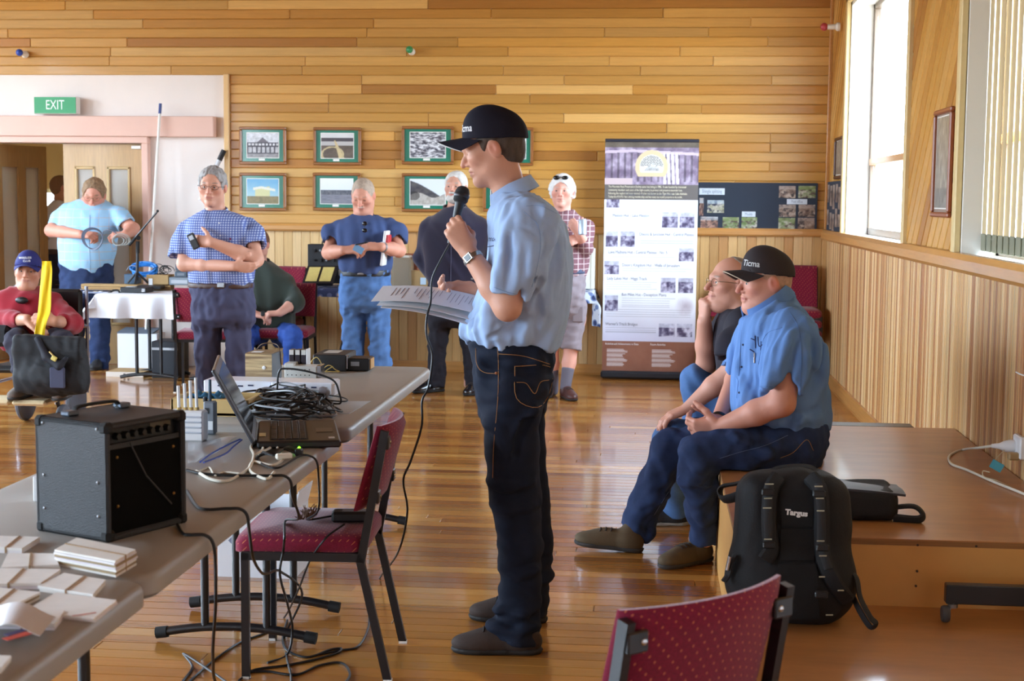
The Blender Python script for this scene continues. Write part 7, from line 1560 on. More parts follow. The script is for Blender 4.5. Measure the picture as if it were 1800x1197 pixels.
F = Field(.03); legs(F, [([J(132, 505, Y), J(130, 580, Y), J(131, 652, Y)], [.12, .098, .09]), ([J(174, 505, Y), J(176, 580, Y), J(175, 652, Y)], [.12, .098, .09])], DENIMM, P, 'jeans', seed=63, nz=.004, loft=[(462, 108, 196, .21, Y), (500, 110, 196, .21, Y), (530, 112, 194, .19, Y)])
for u in (131, 175): p_ = J(u, 650, Y); add_shoe(P, (p_[0], Y+.05, 0), (.1, -1, 0), .29, .05, DSH, BRSOLE, h=.012, lace=False)
T = thing('coiled_lead', 'grey lead coiled in loops in the hands of the man in pale blue', 'cable', J(162, 430, Y-.34))
for k in range(3):
    c = J(162+k, 419+k, Y-.38-.01*k); b = MB(); b.tube([c+np.array((math.cos(a)*(.092-.005*k), .015*math.sin(2*a), math.sin(a)*.09)) for a in np.linspace(0, 6.283, 29)[:-1]], .0055, 6, closed=True); b.build('loop', mat('slate_cable', (84, 92, 112), .5), T, smooth=True)
for k in range(4):
    c = J(208+k*2, 424-k, Y-.36); b = MB(); b.tube([c+np.array((math.cos(a)*(.05+.008*k), .02*math.sin(a+k), math.sin(a)*(.035+.006*k))) for a in np.linspace(0, 6.283, 21)[:-1]], .0035, 6, closed=True); b.build('loop', mat('pale_cable', (176, 180, 176), .5), T, smooth=True)
b = MB(); b.tube(spline([J(178, 420, Y-.38), J(182, 407, Y-.40), J(192, 404, Y-.42), J(205, 410, Y-.42)], 6), .005, 6); b.build('lead', mat('slate_cable', ), T)
# ---- man in white shirt beyond the doorway
Y = 14.2; sk = (206, 150, 118)
P, hc, R, B, H = mk('person in white shirt and dark trousers standing beyond the doorway', Y, (109, 330, 0), (.8, .6), 0, 0, sk, 1.0, neck=(106, 362), foot=(J(100, 600, Y)[0], Y, 0))
B.loft([(360, 92, 122, .10, Y), (390, 78, 128, .15, Y), (440, 80, 126, .15, Y), (500, 82, 126, .15, Y)], .03, inset=.04); s1, e1, w1 = J(80, 378, Y-.1), J(76, 420, Y-.16), J(54, 440, Y-.2); arm(B, s1, e1, w1, (.05, .042, .028), ((-.9, 0, -.3), (0, -.5, -.8)), True); s2, e2, w2 = J(122, 378, Y+.1), J(128, 420, Y+.1), J(130, 450, Y); arm(B, s2, e2, w2, (.05, .042, .028), ((0, 0, -1), (-1, 0, 0)), False)
B.chain([J(92, 500, Y), J(92, 620, Y)], [.08, .045], .03); B.chain([J(114, 500, Y), J(114, 620, Y)], [.08, .045], .03); B.build('body', SKIN, P, .012, [(hc, .14)], .008, face_paint(H, R, sk), sk); add_hair(P, hc, R, 1., mat('thin_brown', (150, 112, 84), .8), 'short', .006, 7, .01)
F = Field(.03); F.loft([(352, 96, 116, .1, Y), (366, 84, 124, .15, Y), (390, 74, 130, .17, Y), (430, 76, 128, .17, Y), (440, 78, 128, .165, Y)]); sleeve2(F, [s1+np.array((.02, 0, 0)), J(77, 400, Y-.13), J(77, 418, Y-.15)], [.08, .074, .068], .04); F.noise(.010, (28, 28, 11), 71); F.build('shirt', mat('white_cotton', (242, 238, 238), .85), P, .012)
F = Field(.03); legs(F, [([J(92, 490, Y), J(92, 560, Y), J(92, 622, Y)], [.10, .09, .08]), ([J(114, 490, Y), J(114, 560, Y), J(114, 622, Y)], [.10, .09, .08])], mat('navy_trousers', (44, 46, 66), .9), P, seed=73, h=.012, loft=[(437, 77, 128, .165, Y), (500, 78, 128, .165, Y)]); belt(P, [(437, 76, 129, .17, Y), (446, 76, 129, .17, Y)], mat('brown_belt', ))
for u in (92, 114): p_ = J(u, 622, Y); add_shoe(P, (p_[0]-.05, Y-.05, 0), (.8, .6, 0), .28, .048, DSH, BRSOLE, h=.014, lace=False)

# ---- man in navy polo shirt looking at a phone
Y = 11.0; sk = (212, 150, 126)
P, hc, R, B, H = mk('person with white moustache in navy polo shirt and jeans looking down at his hands', Y, (638, 344, -.05), (-.05, -1), -24, 0, sk, 1.05, 1.08, 1.05, .012, neck=(638, 384), nr=.068)
B.loft([(380, 612, 666, .11, Y), (395, 590, 690, .17, Y), (440, 596, 688, .2, Y), (475, 598, 684, .21, Y), (540, 600, 684, .18, Y)], .03, inset=.05)
s1, e1, w1 = J(588, 396, Y), J(578, 444, Y-.10), J(604, 440, Y-.32); s2, e2, w2 = J(690, 392, Y), J(701, 440, Y-.10), J(670, 434, Y-.32)
arm(B, s1, e1, w1, (.058, .052, .034), ((.9, -.2, .1), (.1, .5, -.6)), False, (40, 55, 30), 1.05); arm(B, s2, e2, w2, (.058, .052, .034), ((-1, -.2, .05), (0, .5, -.7)), True, (28, 40, 25), 1.05)
B.chain([J(625, 540, Y), J(626, 600, Y), J(628, 690, Y)], [.05, .046, .04], .03); B.chain([J(662, 540, Y), J(666, 600, Y), J(668, 690, Y)], [.05, .046, .04], .03)
B.build('body', SKIN, P, HB, [(hc, .16), (J(637, 438, Y-.32), .2)], HF, face_paint(H, R, sk, 1.05, brow=(170, 140, 120), red=.8)+[(H(0, .096, -.047), (.03, .022, .010), (206, 190, 176), .6)], sk); add_hair(P, hc, R, 1.05, mat('sandy_grey_hair', (176, 156, 138), .75, var=.25, scale=50), 'short', .005, 8, .008, .002)
POLO = mat('navy_polo', (60, 78, 122), .9, var=.06, scale=10, bump=.2, bscale=400); F = Field(.03); F.loft([(377, 620, 660, .09, Y+.02), (385, 602, 680, .135, Y), (393, 592, 690, .165, Y), (403, 589, 692, .185, Y), (427, 592, 690, .21, Y), (460, 596, 688, .225, Y), (478, 598, 685, .215, Y)]); sleeve2(F, [s1+np.array((.02, 0, .01)), J(583, 412, Y-.03), J(584, 428, Y-.06)], [.085, .082, .078], .04); sleeve2(F, [s2+np.array((-.02, 0, .01)), J(697, 408, Y-.03), J(696, 424, Y-.06)], [.085, .082, .078], .04); F.noise(.010, (28, 28, 11), 81); F.noise(.003, (34, 34, 22), 82); sh = F.build('polo_shirt', POLO, P, .010); collar(P, POLO, J(638, 385, Y-.01), hframe((0, -1), -18), .08, .032, .005, .3, .07); t = bvh(sh)
for v in (393, 405):
    q = hit(t, 641, v, .012)
    if q is not None: b = MB(); b.sph(q, (.020, .006, .017), 10); b.build('sunglasses_lens', mat('dark_lens', (16, 16, 20), .1), P, smooth=True)
b = MB(); q0, q1 = hit(t, 641, 390, .012), hit(t, 641, 408, .012); b.tube([q0, q1], .003, 6); b.build('sunglasses_bridge', BLKP, P)
F = Field(.03); legs(F, [([J(622, 530, Y), J(621, 590, Y), J(624, 640, Y), J(626, 690, Y)], [.098, .088, .084, .082]), ([J(664, 530, Y), J(666, 590, Y), J(669, 640, Y), J(669, 690, Y)], [.098, .088, .084, .082])], DENIML, P, 'jeans', seed=83, nz=.005, loft=[(474, 598, 685, .20, Y), (510, 597, 686, .195, Y), (548, 599, 686, .165, Y)]); belt(P, [(473, 597, 686, .205, Y), (484, 597, 686, .207, Y)], mat('black_belt', (26, 24, 26), .45), J(634, 479, Y-.205))
for u in (628, 668): p_ = J(u, 690, Y); add_shoe(P, (p_[0], Y+.06, 0), (0, -1, 0), .28, .048, DSH, BRSOLE, h=.012, lace=False)
T = thing('folded_leaflet', 'small folded blue leaflet in the hands of the man in polo shirt', 'leaflet', J(632, 450, Y-.4)); b = MB(); b.box(J(630, 438, Y-.42), (.075, .004, .05), R=np.array(Matrix.Rotation(.5, 3, 'Y'))); b.build('cover', mat('sky_print', (120, 168, 210), .5), T); b = MB(); b.box(J(636, 428, Y-.41), (.09, .05, .01), .003, R=np.array(Matrix.Rotation(-.2, 3, 'Y'))); b.build('wallet', BLKP, T)
T = thing('magazine', 'rolled magazine with red print under the arm of the polo shirt man', 'magazine', J(677, 450, Y-.2)); b = MB(); b.box(J(677, 436, Y-.2), (.02, .16, .26), .004, R=np.array(Matrix.Rotation(.12, 3, 'Y'))); b.build('pages', WHT, T); b = MB(); b.box(J(682, 422, Y-.2), (.03, .14, .08), .004); b.build('cover', mat('red_cover', (186, 50, 54), .5), T)
wd = _n(w2-e2); b = MB(); g = _n(np.cross(wd, (0, 1, .2))); b.tube([w2-wd*.02+(g*math.cos(a)+np.cross(wd, g)*math.sin(a))*.038 for a in np.linspace(0, 6.283, 21)[:-1]], .010, 6, closed=True, flat=.3, up=g); b.build('watch_strap', STEEL, P, smooth=True)
# ---- man in dark navy jacket
Y = 11.6; sk = (208, 154, 132)
P, hc, R, B, H = mk('person with white beard in dark navy fleece and black trousers', Y, (801, 329, 0), (-.18, -1), 2, 0, sk, 1.02, 1.05, neck=(800, 368))
B.loft([(366, 776, 828, .11, Y), (385, 752, 850, .16, Y), (440, 748, 852, .17, Y), (500, 752, 842, .17, Y), (560, 756, 838, .16, Y)], .03, inset=.05)
s1, e1, w1 = J(750, 392, Y), J(742, 450, Y+.06), J(768, 492, Y+.05); s2, e2, w2 = J(848, 392, Y), J(858, 450, Y+.06), J(830, 492, Y+.05); arm(B, s1, e1, w1, (.055, .045, .03), ((.8, 0, -.6), (0, 1, 0)), False); arm(B, s2, e2, w2, (.055, .045, .03), ((-.8, 0, -.6), (0, 1, 0)), True)
for u in (770, 826): B.chain([J(u, 550, Y), J(u, 610, Y), J(u-2, 675, Y)], [.05, .046, .04], .03)
B.build('body', SKIN, P, HB, [(hc, .15)], HF, face_paint(H, R, sk, 1.02, brow=(170, 160, 150), red=.5), sk); add_eyes(P, H, R, 1.02); WHH = mat('white_hair', (212, 208, 202), .75, var=.15, scale=40); add_hair(P, hc, R, 1.02, WHH, 'short', .012, 9, .008)
F = Field(.015); F.ell(H(0, .055, -.088), (.058, .052, .042), R); F.ell(H(0, .05, -.04), (.045, .05, .05), R, .01, 's'); F.ell(H(0, .092, -.048), (.03, .012, .008), R, .008); F.noise(.003, (120, 120, 70), 3); F.build('beard', WHH, P, .007)
FLC = mat('navy_fleece', (36, 32, 56), .95, sheen=.3, bump=.4, bscale=250); F = Field(.03); F.loft([(363, 780, 822, .11, Y), (375, 766, 836, .145, Y), (393, 747, 854, .185, Y), (430, 742, 860, .20, Y), (480, 748, 850, .20, Y), (506, 754, 842, .19, Y)]); F.chain([s1+np.array((.02, 0, -.02)), e1, w1+np.array((0, .02, .0))], [.066, .070, .058], .04); F.chain([s2-np.array((.02, 0, .02)), e2, w2+np.array((0, .02, .0))], [.066, .070, .058], .04); F.noise(.010, (28, 28, 11), 91); sh = F.build('fleece', FLC, P, .011); collar(P, FLC, J(800, 372, Y), hframe((-.1, -1), -10), .085, .05, .01, .25, .03, .008); t = bvh(sh)
stitch(P, t, [(795, 385), (793, 430), (792, 500)], .004, mat('zip', (70, 66, 90), .5), 'zip')
q = hit(t, 830, 490, .003)
if q is not None: b = MB(); b.box(q, (.02, .004, .014)); b.build('zip_pull', STEEL, P)
F = Field(.03); legs(F, [([J(772, 545, Y), J(770, 600, Y), J(768, 640, Y), J(766, 678, Y)], [.098, .085, .076, .08]), ([J(824, 545, Y), J(826, 600, Y), J(830, 640, Y), J(834, 678, Y)], [.098, .085, .076, .08])], mat('black_trousers', (26, 22, 32), .9), P, seed=93, nz=.004, loft=[(495, 752, 846, .175, Y), (530, 752, 846, .17, Y), (575, 756, 842, .155, Y)])
BLSH = mat('polished_black', (20, 20, 26), .2, coat=.5)
p_ = J(768, 680, Y); add_shoe(P, (p_[0]+.05, Y+.05, 0), (-.75, -.6, 0), .29, .048, BLSH, RUB, h=.010); p_ = J(834, 680, Y); add_shoe(P, (p_[0], Y+.05, 0), (-.1, -1, 0), .29, .048, BLSH, RUB, h=.010)
# ---- man with white hair in plaid shirt and shorts
Y = 11.5; sk = (218, 160, 142)
P, hc, R, B, H = mk('person with fluffy white hair in plaid shirt and grey shorts holding a can', Y, (988, 336, 0), (-.08, -1), 0, 0, sk, 1.05, 1.0, 1.05, neck=(989, 378))
B.loft([(374, 966, 1012, .10, Y), (392, 948, 1034, .15, Y), (440, 952, 1034, .16, Y), (490, 956, 1028, .16, Y), (540, 956, 1026, .16, Y)], .03, inset=.05)
s1, e1, w1 = J(952, 398, Y), J(948, 448, Y-.08), J(986, 430, Y-.24); s2, e2, w2 = J(1030, 394, Y), J(1030, 436, Y-.10), J(1020, 412, Y-.25); arm(B, s1, e1, w1, (.052, .044, .03), ((.9, 0, .35), (.1, .9, 0)), False); arm(B, s2, e2, w2, (.052, .044, .03), ((-.5, -.1, .7), (-.3, .9, .2)), True, (45, 60, 35), 1.0)
K = [(J(968, 560, Y), J(970, 610, Y-.03), J(972, 685, Y+.04)), (J(1012, 560, Y), J(1004, 610, Y-.05), J(994, 680, Y-.10))]
for a, b_, c in K: B.chain([a, b_, b_*.6+c*.4+np.array((0, .015, 0)), c], [.085, .056, .054, .036], .03)
B.build('body', SKIN, P, HB, [(hc, .15), (J(1014, 408, Y-.25), .13)], HF, face_paint(H, R, sk, 1.02, brow=(190, 170, 160), red=.9), sk); add_eyes(P, H, R, 1.02); add_hair(P, hc, R, 1.03, mat('bright_white_hair', (226, 224, 222), .75, var=.12, scale=40), 'fluffy', .016, 10, .008, .006)
for q in (-1, 1): b = MB(); b.sph(H(q*.032, .075, .098), (.027, .010, .018), 10, R); b.build('sunglasses_lens', mat('dark_lens', ), P, smooth=True)
b = MB(); b.tube([H(-.06, .07, .1), H(0, .09, .103), H(.06, .07, .1)], .003, 6); b.build('sunglasses_bridge', BLKP, P)
PLD = checks('red_plaid', (122, 84, 92), (196, 178, 178), .042, .16, (206, 186, 186)); F = Field(.03); F.loft([(370, 970, 1008, .10, Y), (382, 958, 1024, .14, Y), (397, 947, 1038, .17, Y), (430, 946, 1038, .19, Y), (470, 952, 1032, .185, Y), (484, 955, 1028, .175, Y)]); F.chain([s1-np.array((0,0,.02)), e1, w1], [.060, .062, .048], .04, flat=True); F.chain([s2-np.array((0,0,.02)), e2, e2*.4+w2*.6], [.060, .062, .050], .04, flat=True); F.noise(.010, (28, 28, 11), 101); F.build('shirt', PLD, P, .010); collar(P, PLD, J(989, 376, Y), hframe((0, -1), -12), .072, .032, .005, .35, .06)
F = Field(.03); legs(F, [([J(970, 535, Y), J(972, 575, Y-.01), J(972, 612, Y-.02)], [.10, .095, .092]), ([J(1010, 535, Y), J(1007, 575, Y-.02), J(1003, 614, Y-.05)], [.10, .095, .092])], mat('grey_shorts', (136, 124, 130), .9), P, 'shorts', seed=103, nz=.004, loft=[(476, 955, 1029, .17, Y), (520, 955, 1028, .17, Y), (560, 957, 1026, .155, Y)]); belt(P, [(470, 954, 1030, .18, Y), (480, 954, 1030, .182, Y)], mat('blue_belt', (60, 70, 96), .6))
b = MB(); q = J(1016, 552, Y-.10); b.box(q, (.09, .02, .13), .01); b.build('cargo_pocket', mat('grey_shorts', ), P)
for k, (a, b_, c) in enumerate(K): F = Field(.02); v_ = c-b_; F.chain([b_+v_*.52, b_+v_*1.02], [.050, .043], .02, flat0=True); F.build('sock', mat('grey_sock', (104, 100, 112), .9), P, .010); add_shoe(P, (c[0]-.02, c[1]+.06, 0), ((.35, -.9, 0) if k else (-.1, -1, 0)), .28, .048, mat('oxblood', (76, 44, 40), .4), BRSOLE, h=.010)
T = thing('drink_can', 'pale drink can held in front of the plaid shirt', 'can', J(1024, 404, Y-.33)); b = MB(); b.lathe([(.026, -.06), (.032, -.052), (.032, .05), (.026, .06)], J(1024, 399, Y-.33), 16); b.build('can_body', mat('can_blue', (178, 196, 214), .3, metal=.5), T, smooth=True)
# ---- man in green jumper, seated behind
Y = 11.92; sk = (220, 164, 144)
P, hc, R, B, H = mk('person in dark green jumper and bright blue jeans sitting on a chair', Y, (454, 430, -.08), (-.1, -1), -14, 0, sk, 1.0, neck=(455, 470), foot=(-3.02, Y, .47))
B.loft([(462, 438, 478, .10, Y), (480, 430, 505, .15, Y), (540, 436, 512, .17, Y), (580, 440, 512, .17, Y)], .03, inset=.05)
s1, e1, w1 = J(432, 488, Y), J(424, 535, Y-.12), J(448, 552, Y-.32); s2, e2, w2 = J(502, 486, Y), J(520, 530, Y-.12), J(492, 550, Y-.32); arm(B, s1, e1, w1, (.05, .045, .03), ((.8, -.2, -.1), (0, .3, -.9)), False, (40, 50, 30)); arm(B, s2, e2, w2, (.05, .045, .032), ((-.9, -.2, -.05), (0, .3, -.9)), True, (40, 50, 30))
for u, uk in ((450, 430), (498, 512)): B.chain([J(u, 592, Y), J(uk, 592, Y-.42), J(uk, 690, Y-.38)], [.05, .048, .042], .03)
B.build('body', SKIN, P, HB, [(hc, .15), (J(470, 552, Y-.36), .16)], HF, face_paint(H, R, sk, 1., red=.8), sk); add_hair(P, hc, R, 1., mat('auburn_hair', (110, 72, 54), .75, var=.25, scale=50), 'short', .01, 11, .009)
F = Field(.03); F.loft([(458, 444, 474, .11, Y), (470, 432, 492, .15, Y), (486, 424, 512, .175, Y), (530, 428, 518, .19, Y), (575, 432, 516, .19, Y), (592, 438, 512, .175, Y)]); sleeve2(F, [s1, e1, e1*.35+w1*.65], [.085, .075, .055], .04); sleeve2(F, [s2, e2, e2*.55+w2*.45], [.085, .078, .060], .04); F.noise(.010, (28, 28, 11), 111); F.build('jumper', mat('green_wool', (46, 56, 48), .95, sheen=.3, bump=.4, bscale=300), P, .011); collar(P, mat('green_wool', ), J(457, 466, Y), hframe((0, -1), -16), .075, .04, .01, .3, .03, .008)
F = Field(.03); legs(F, [([J(452, 590, Y), J(440, 590, Y-.25), J(430, 592, Y-.42), J(430, 640, Y-.42), J(430, 690, Y-.38)], [.11, .098, .085, .078, .07]), ([J(496, 590, Y), J(508, 588, Y-.25), J(515, 590, Y-.42), J(514, 640, Y-.42), J(512, 690, Y-.38)], [.11, .098, .085, .078, .07])], mat('bright_denim', (40, 78, 158), .85, var=.15, scale=12), P, 'jeans', seed=113, nz=.004)
for u in (430, 512): p_ = J(u, 690, Y-.38); add_shoe(P, (p_[0], Y-.33, 0), (0, -1, 0), .28, .048, DSH, BRSOLE, h=.013, lace=False)
T = thing('key_fob', 'small black object in the hands of the man in green jumper', 'fob', J(462, 553, Y-.42)); b = MB(); b.box(J(462, 551, Y-.42), (.03, .03, .045), .008); b.build('case', BLKP, T)

# ================================================================== man in wheelchair
Y = 9.45; sk = (198, 142, 116)
P, hc, R, B, H = mk('person in red jumper and blue cap sitting in a wheelchair', Y, (49, 478, -.05), (.30, -1), 4, 4, sk, .98, 1.05, 1.0, .008, neck=(44, 508), nr=.062, foot=(J(60, 600, Y)[0], Y, .5))
B.loft([(505, 24, 70, .10, Y), (520, 2, 92, .16, Y), (560, 6, 96, .18, Y), (600, 10, 100, .18, Y)], .03, inset=.05)
s1, e1, w1 = J(4, 522, Y), J(-6, 562, Y-.12), J(48, 562, Y-.36); s2, e2, w2 = J(92, 522, Y), J(124, 566, Y-.10), J(98, 566, Y-.34)
arm(B, s1, e1, w1, (.055, .05, .035), ((.75, -.25, -.45), (-.1, .3, -.8)), False, (15, 20, 15), 1.08); arm(B, s2, e2, w2, (.055, .05, .035), ((-.75, -.35, .25), (-.2, .6, -.5)), True, (40, 55, 30), 1.08)
KN = [(J(32, 596, Y-.40), J(52, 688, Y-.44)), (J(108, 596, Y-.40), J(116, 688, Y-.44))]
for (k_, a_), u in zip(KN, (38, 88)): B.chain([J(u, 606, Y+.02), k_, a_], [.05, .046, .04], .03)
B.build('body', SKIN, P, HB, [(hc, .16), (J(75, 562, Y-.36), .18)], HF, face_paint(H, R, sk, .98, lips=(170, 108, 100), brow=(120, 96, 84), red=.5), sk); add_eyes(P, H, R, .98); add_cap(P, hc, R, 1.0, mat('royal_cap', (34, 38, 110), .8), mat('royal_cap', ), .075, 4, None, .007, None, pipe=False)
cw = [o for o in P.children if o.name.startswith('cap_crown')][0]; t = bvh(cw)
wrap_text(t, 'WIRELESS', 33, 453.5, 5.2, THREADW, P, 1.0, .02); wrap_text(t, 'CLUB', 40, 459, 5, THREADW, P, 1.1, .02)
RDJ = mat('red_wool', (150, 20, 38), .95, sheen=.2, bump=.4, bscale=300); F = Field(.03); F.loft([(504, 22, 68, .12, Y), (512, 4, 86, .16, Y), (524, -8, 100, .185, Y), (560, -6, 102, .2, Y), (600, 2, 106, .2, Y), (612, 8, 102, .18, Y)]); sleeve2(F, [s1, e1, e1*.2+w1*.8], [.086, .078, .052], .04); sleeve2(F, [s2, e2, e2*.35+w2*.65], [.086, .080, .055], .04); F.noise(.010, (28, 28, 11), 121); F.noise(.003, (34, 34, 24), 122); F.build('jumper', RDJ, P, .010)
b = MB(); b.sph(J(38, 528, Y-.20), (.045, .02, .024), 12); b.build('clip_microphone', BLKP, P, smooth=True)
F = Field(.03); legs(F, [([J(36, 606, Y+.02), J(32, 600, Y-.25), J(30, 602, Y-.40), J(42, 645, Y-.43), J(52, 690, Y-.44)], [.105, .095, .085, .075, .07]), ([J(90, 606, Y+.02), J(104, 600, Y-.25), J(108, 602, Y-.40), J(112, 645, Y-.43), J(116, 690, Y-.44)], [.105, .095, .085, .075, .07])], mat('dark_track_pants', (44, 40, 54), .9), P, seed=123, nz=.004)
for (k_, a_), dx in zip(KN, (-.1, .1)): p_ = a_; add_shoe(P, (p_[0], Y-.40, .262), (dx, -1, 0), .27, .046, mat('grey_slipper', (108, 96, 88), .9), GSOLE, h=.011, lace=False)
WC = thing('wheelchair', 'chrome wheelchair with sheepskin foot plates carrying the man in red', 'wheelchair', (J(70, 600, Y)[0], Y, 0)); CHT = mat('chrome_tube', (170, 176, 188), .25, metal=.9); cxw = J(66, 600, Y)[0]
b = MB(); b.box((cxw, Y-.02, .405), (.46, .44, .05), .02); b.build('seat', BLKP, WC); b = MB(); b.box((cxw, Y+.24, .68), (.44, .05, .46), .02); b.build('backrest', BLKP, WC)
for s_ in (-1, 1):
    x = cxw+s_*.25; b = MB(); b.tube(spline([(x, Y+.24, .93), (x, Y+.24, .5), (x, Y+.22, .2)], 5), .0125, 10); b.build('back_post', CHT, WC, smooth=True)
    b = MB(); b.tube(spline([(x, Y+.22, .66), (x, Y, .68), (x, Y-.22, .67), (x, Y-.29, .62), (x, Y-.30, .40), (x, Y-.30, .19)], 6), .0125, 10); b.build('arm_frame', CHT, WC, smooth=True); b = MB(); b.box((x, Y-.03, .695), (.05, .34, .03), .012); b.build('armrest', BLKP, WC)
    b = MB(); b.tube([(x, Y+.22, .3), (x, Y-.30, .3)], .011, 8); b.build('side_rail', CHT, WC)
    b = MB(); b.tube(spline([(x-s_*.02, Y-.30, .40), (x-s_*.05, Y-.38, .30), (x-s_*.07, Y-.44, .24)], 5), .011, 8); b.build('leg_hanger', CHT, WC, smooth=True)
    for yy, rr, nm in ((Y+.20, .15, 'rear_wheel'), (Y-.28, .095, 'caster_wheel')):
        Rx = np.stack([(0, 1, 0), (0, 0, 1), (1, 0, 0)], 1).astype(float); b = MB(); b.lathe([(rr*.62, -.018), (rr*.92, -.02), (rr, -.008), (rr, .008), (rr*.92, .02), (rr*.62, .018)], (x+(s_*.035 if rr < .1 else -s_*.07), yy, rr), 26, R=Rx); w0 = b.build(nm, mat('grey_tyre2', (92, 96, 106), .6), WC, smooth=True); b = MB(); b.lathe([(.0, -.014), (rr*.64, -.014), (rr*.64, .014), (0, .014)], (x+(s_*.035 if rr < .1 else -s_*.07), yy, rr), 20, R=Rx); b.build('hub', mat('wheel_hub', (52, 50, 52), .5), w0)
    b = MB(); b.bar((x+s_*.035, Y-.28, .095), (x, Y-.29, .21), .05, .02); b.build('caster_fork', BLK, WC)
    b = MB(); b.box((cxw+s_*.118+.09, Y-.52, .243), (.222, .24, .035), .014); b.build('foot_plate', mat('sheepskin', (206, 182, 142), .95, bump=.8, bscale=120), WC)
BG = thing('shoulder_bag', 'black nylon bag with grey panel hanging in front of the wheelchair', 'bag', J(88, 690, Y-.62)); F = Field(.03); c0, c1 = J(30, 690, Y-.62), J(150, 590, Y-.62); cc = (c0+c1)/2; F.rbox(cc-np.array((0, 0, .0)), ((c1-c0)[0]/2, .07, (c1-c0)[2]/2), .035); F.ell(cc-np.array((0, .02, .08)), ((c1-c0)[0]*.48, .09, .12), None, .05); F.noise(.012, (24, 24, 20), 131); F.noise(.004, (50, 50, 50), 132); bg = F.build('bag_body', mat('black_nylon', (16, 15, 19), .75, bump=.3, bscale=200), BG, .010)
b = MB(); b.box(J(101, 664, Y-.742), (.095, .02, .13), .006); b.build('front_panel', mat('grey_nylon', (62, 64, 86), .8), BG); F = Field(.02); F.chain([J(66, 596, Y-.69), J(82, 628, Y-.725), J(104, 644, Y-.738), J(116, 630, Y-.725)], [.02, .025, .024, .015]); F.build('flap', mat('black_nylon2', (28, 28, 38), .75), BG, .010)
b = MB(); b.tube(spline([J(42, 618, Y-.66), J(46, 605, Y-.68), J(56, 598, Y-.66)], 5), .004, 6); b.build('zip', mat('tan_zip', (160, 140, 80), .5), BG); b = MB(); b.box(J(95, 630, Y-.765), (.035, .012, .03), .004, R=np.array(Matrix.Rotation(.5, 3, 'Y'))); b.build('tag', mat('yellow_tag', (206, 186, 96), .5), BG); b = MB(); b.tube([J(87, 618, Y-.75), J(96, 628, Y-.76)], .006, 6); b.build('key', mat('brass2', ), BG)
YS = thing('yellow_strap', 'bright yellow fabric strip held upright by the man in red', 'strap', J(70, 612, Y-.42)); rows = [(459, 74, 90), (475, 73, 91), (510, 70, 89), (545, 67, 88), (565, 64, 82), (590, 61, 78), (615, 59, 76)]; G = np.zeros((len(rows), 5, 3))
for i, (v, a, c) in enumerate(rows):
    for j in range(5): G[i, j] = J(a+(c-a)*j/4, v, Y-.30-.14*min(1, i/3)+.008*math.sin(j*2+i)-(.0 if i < 4 else .06))
G2 = np.zeros((31, 9, 3))
for j in range(5):
    sp = spline(G[:, j], 5)
    for i in range(31): G2[i, j*2] = sp[i]
for j in (1, 3, 5, 7): G2[:, j] = (G2[:, j-1]+G2[:, j+1])/2
b = MB(); b.grid(G2, .006); b.build('fabric', mat('yellow_fabric', (246, 206, 10), .7), YS, smooth=True, ang=80)
b = MB(); b.box(J(-2, 590, Y-.28), (.18, .10, .14), .03); T = tag(b.build('waist_bag', mat('black_nylon', ), None, smooth=True), 'small black pouch bag on the lap of the man in the wheelchair', 'bag')
# ================================================================== backpack and case on the stage
NYL = mat('backpack_nylon', (20, 20, 23), .7, bump=.35, bscale=260, spec=.4); NYL2 = mat('backpack_mesh', (14, 14, 16), .9, bump=.6, bscale=500); WEB = mat('webbing', (30, 31, 34), .7, bump=.3, bscale=400); REF = mat('reflective_tab', (176, 172, 150), .4)
YP = 4.60; zf = .22
p0, p1 = J(1285, 1105, YP), J(1500, 1105, YP); bx, bw = (p0[0]+p1[0])/2-.0, p1[0]-p0[0]; zt = J(1390, 835, YP)[2]
BP = thing('backpack', 'large black backpack with padded shoulder straps leaning on the stage front', 'backpack', (bx, YP, zf))
lean = np.array(Matrix.Rotation(math.radians(-6), 3, 'X')); hz = (zt-zf)/2
F = Field(.05); F.rbox((bx, YP+.085, zf+hz*.98), (bw*.47, .105, hz*.98), .075, lean, .04); F.ell((bx+.0, YP+.05, zf+hz*.55), (bw*.52, .12, hz*.56), lean, .06); F.ell((bx, YP+.14, zf+hz*1.55), (bw*.40, .11, hz*.42), lean, .05); F.noise(.006, (12, 12, 12), 141); F.noise(.002, (40, 40, 30), 142); F.half((0, 0, -1), (0, 0, zf+.001)); F.half((0, 1, 0), (0, 4.852, 0)); body = F.build('pack_body', NYL, BP, .009); t = bvh(body)
def strip(pts, r, m, name, flat=.35, off=.010, rel=None):
    P = [hit(t, q[0], q[1], off) for q in spline([(a, b_, 0) for a, b_ in pts], 6)]; P = [p for p in P if p is not None]
    b = MB(); b.tube(P, r, 8, flat=flat, up=(0, -1, 0)); return b.build(name, m, BP, smooth=True)
def patch(q, m, name, off=.006):
    P = []
    for i in range(7):
        for j in range(7):
            a, b_ = i/6, j/6; u = (q[0][0]*(1-a)+q[1][0]*a)*(1-b_)+(q[3][0]*(1-a)+q[2][0]*a)*b_; v = (q[0][1]*(1-a)+q[1][1]*a)*(1-b_)+(q[3][1]*(1-a)+q[2][1]*a)*b_; h_ = hit(t, u, v, off); P.append(h_ if h_ is not None else at(u, v, YP))
    b = MB(); b.grid(np.array(P).reshape(7, 7, 3), .008); return b.build(name, m, BP, smooth=True, ang=60)
patch([(1372, 862), (1430, 862), (1428, 925), (1374, 925)], NYL2, 'back_pad'); patch([(1372, 930), (1432, 930), (1430, 985), (1372, 985)], NYL2, 'back_pad'); patch([(1368, 992), (1434, 992), (1440, 1085), (1362, 1085)], NYL2, 'back_pad')
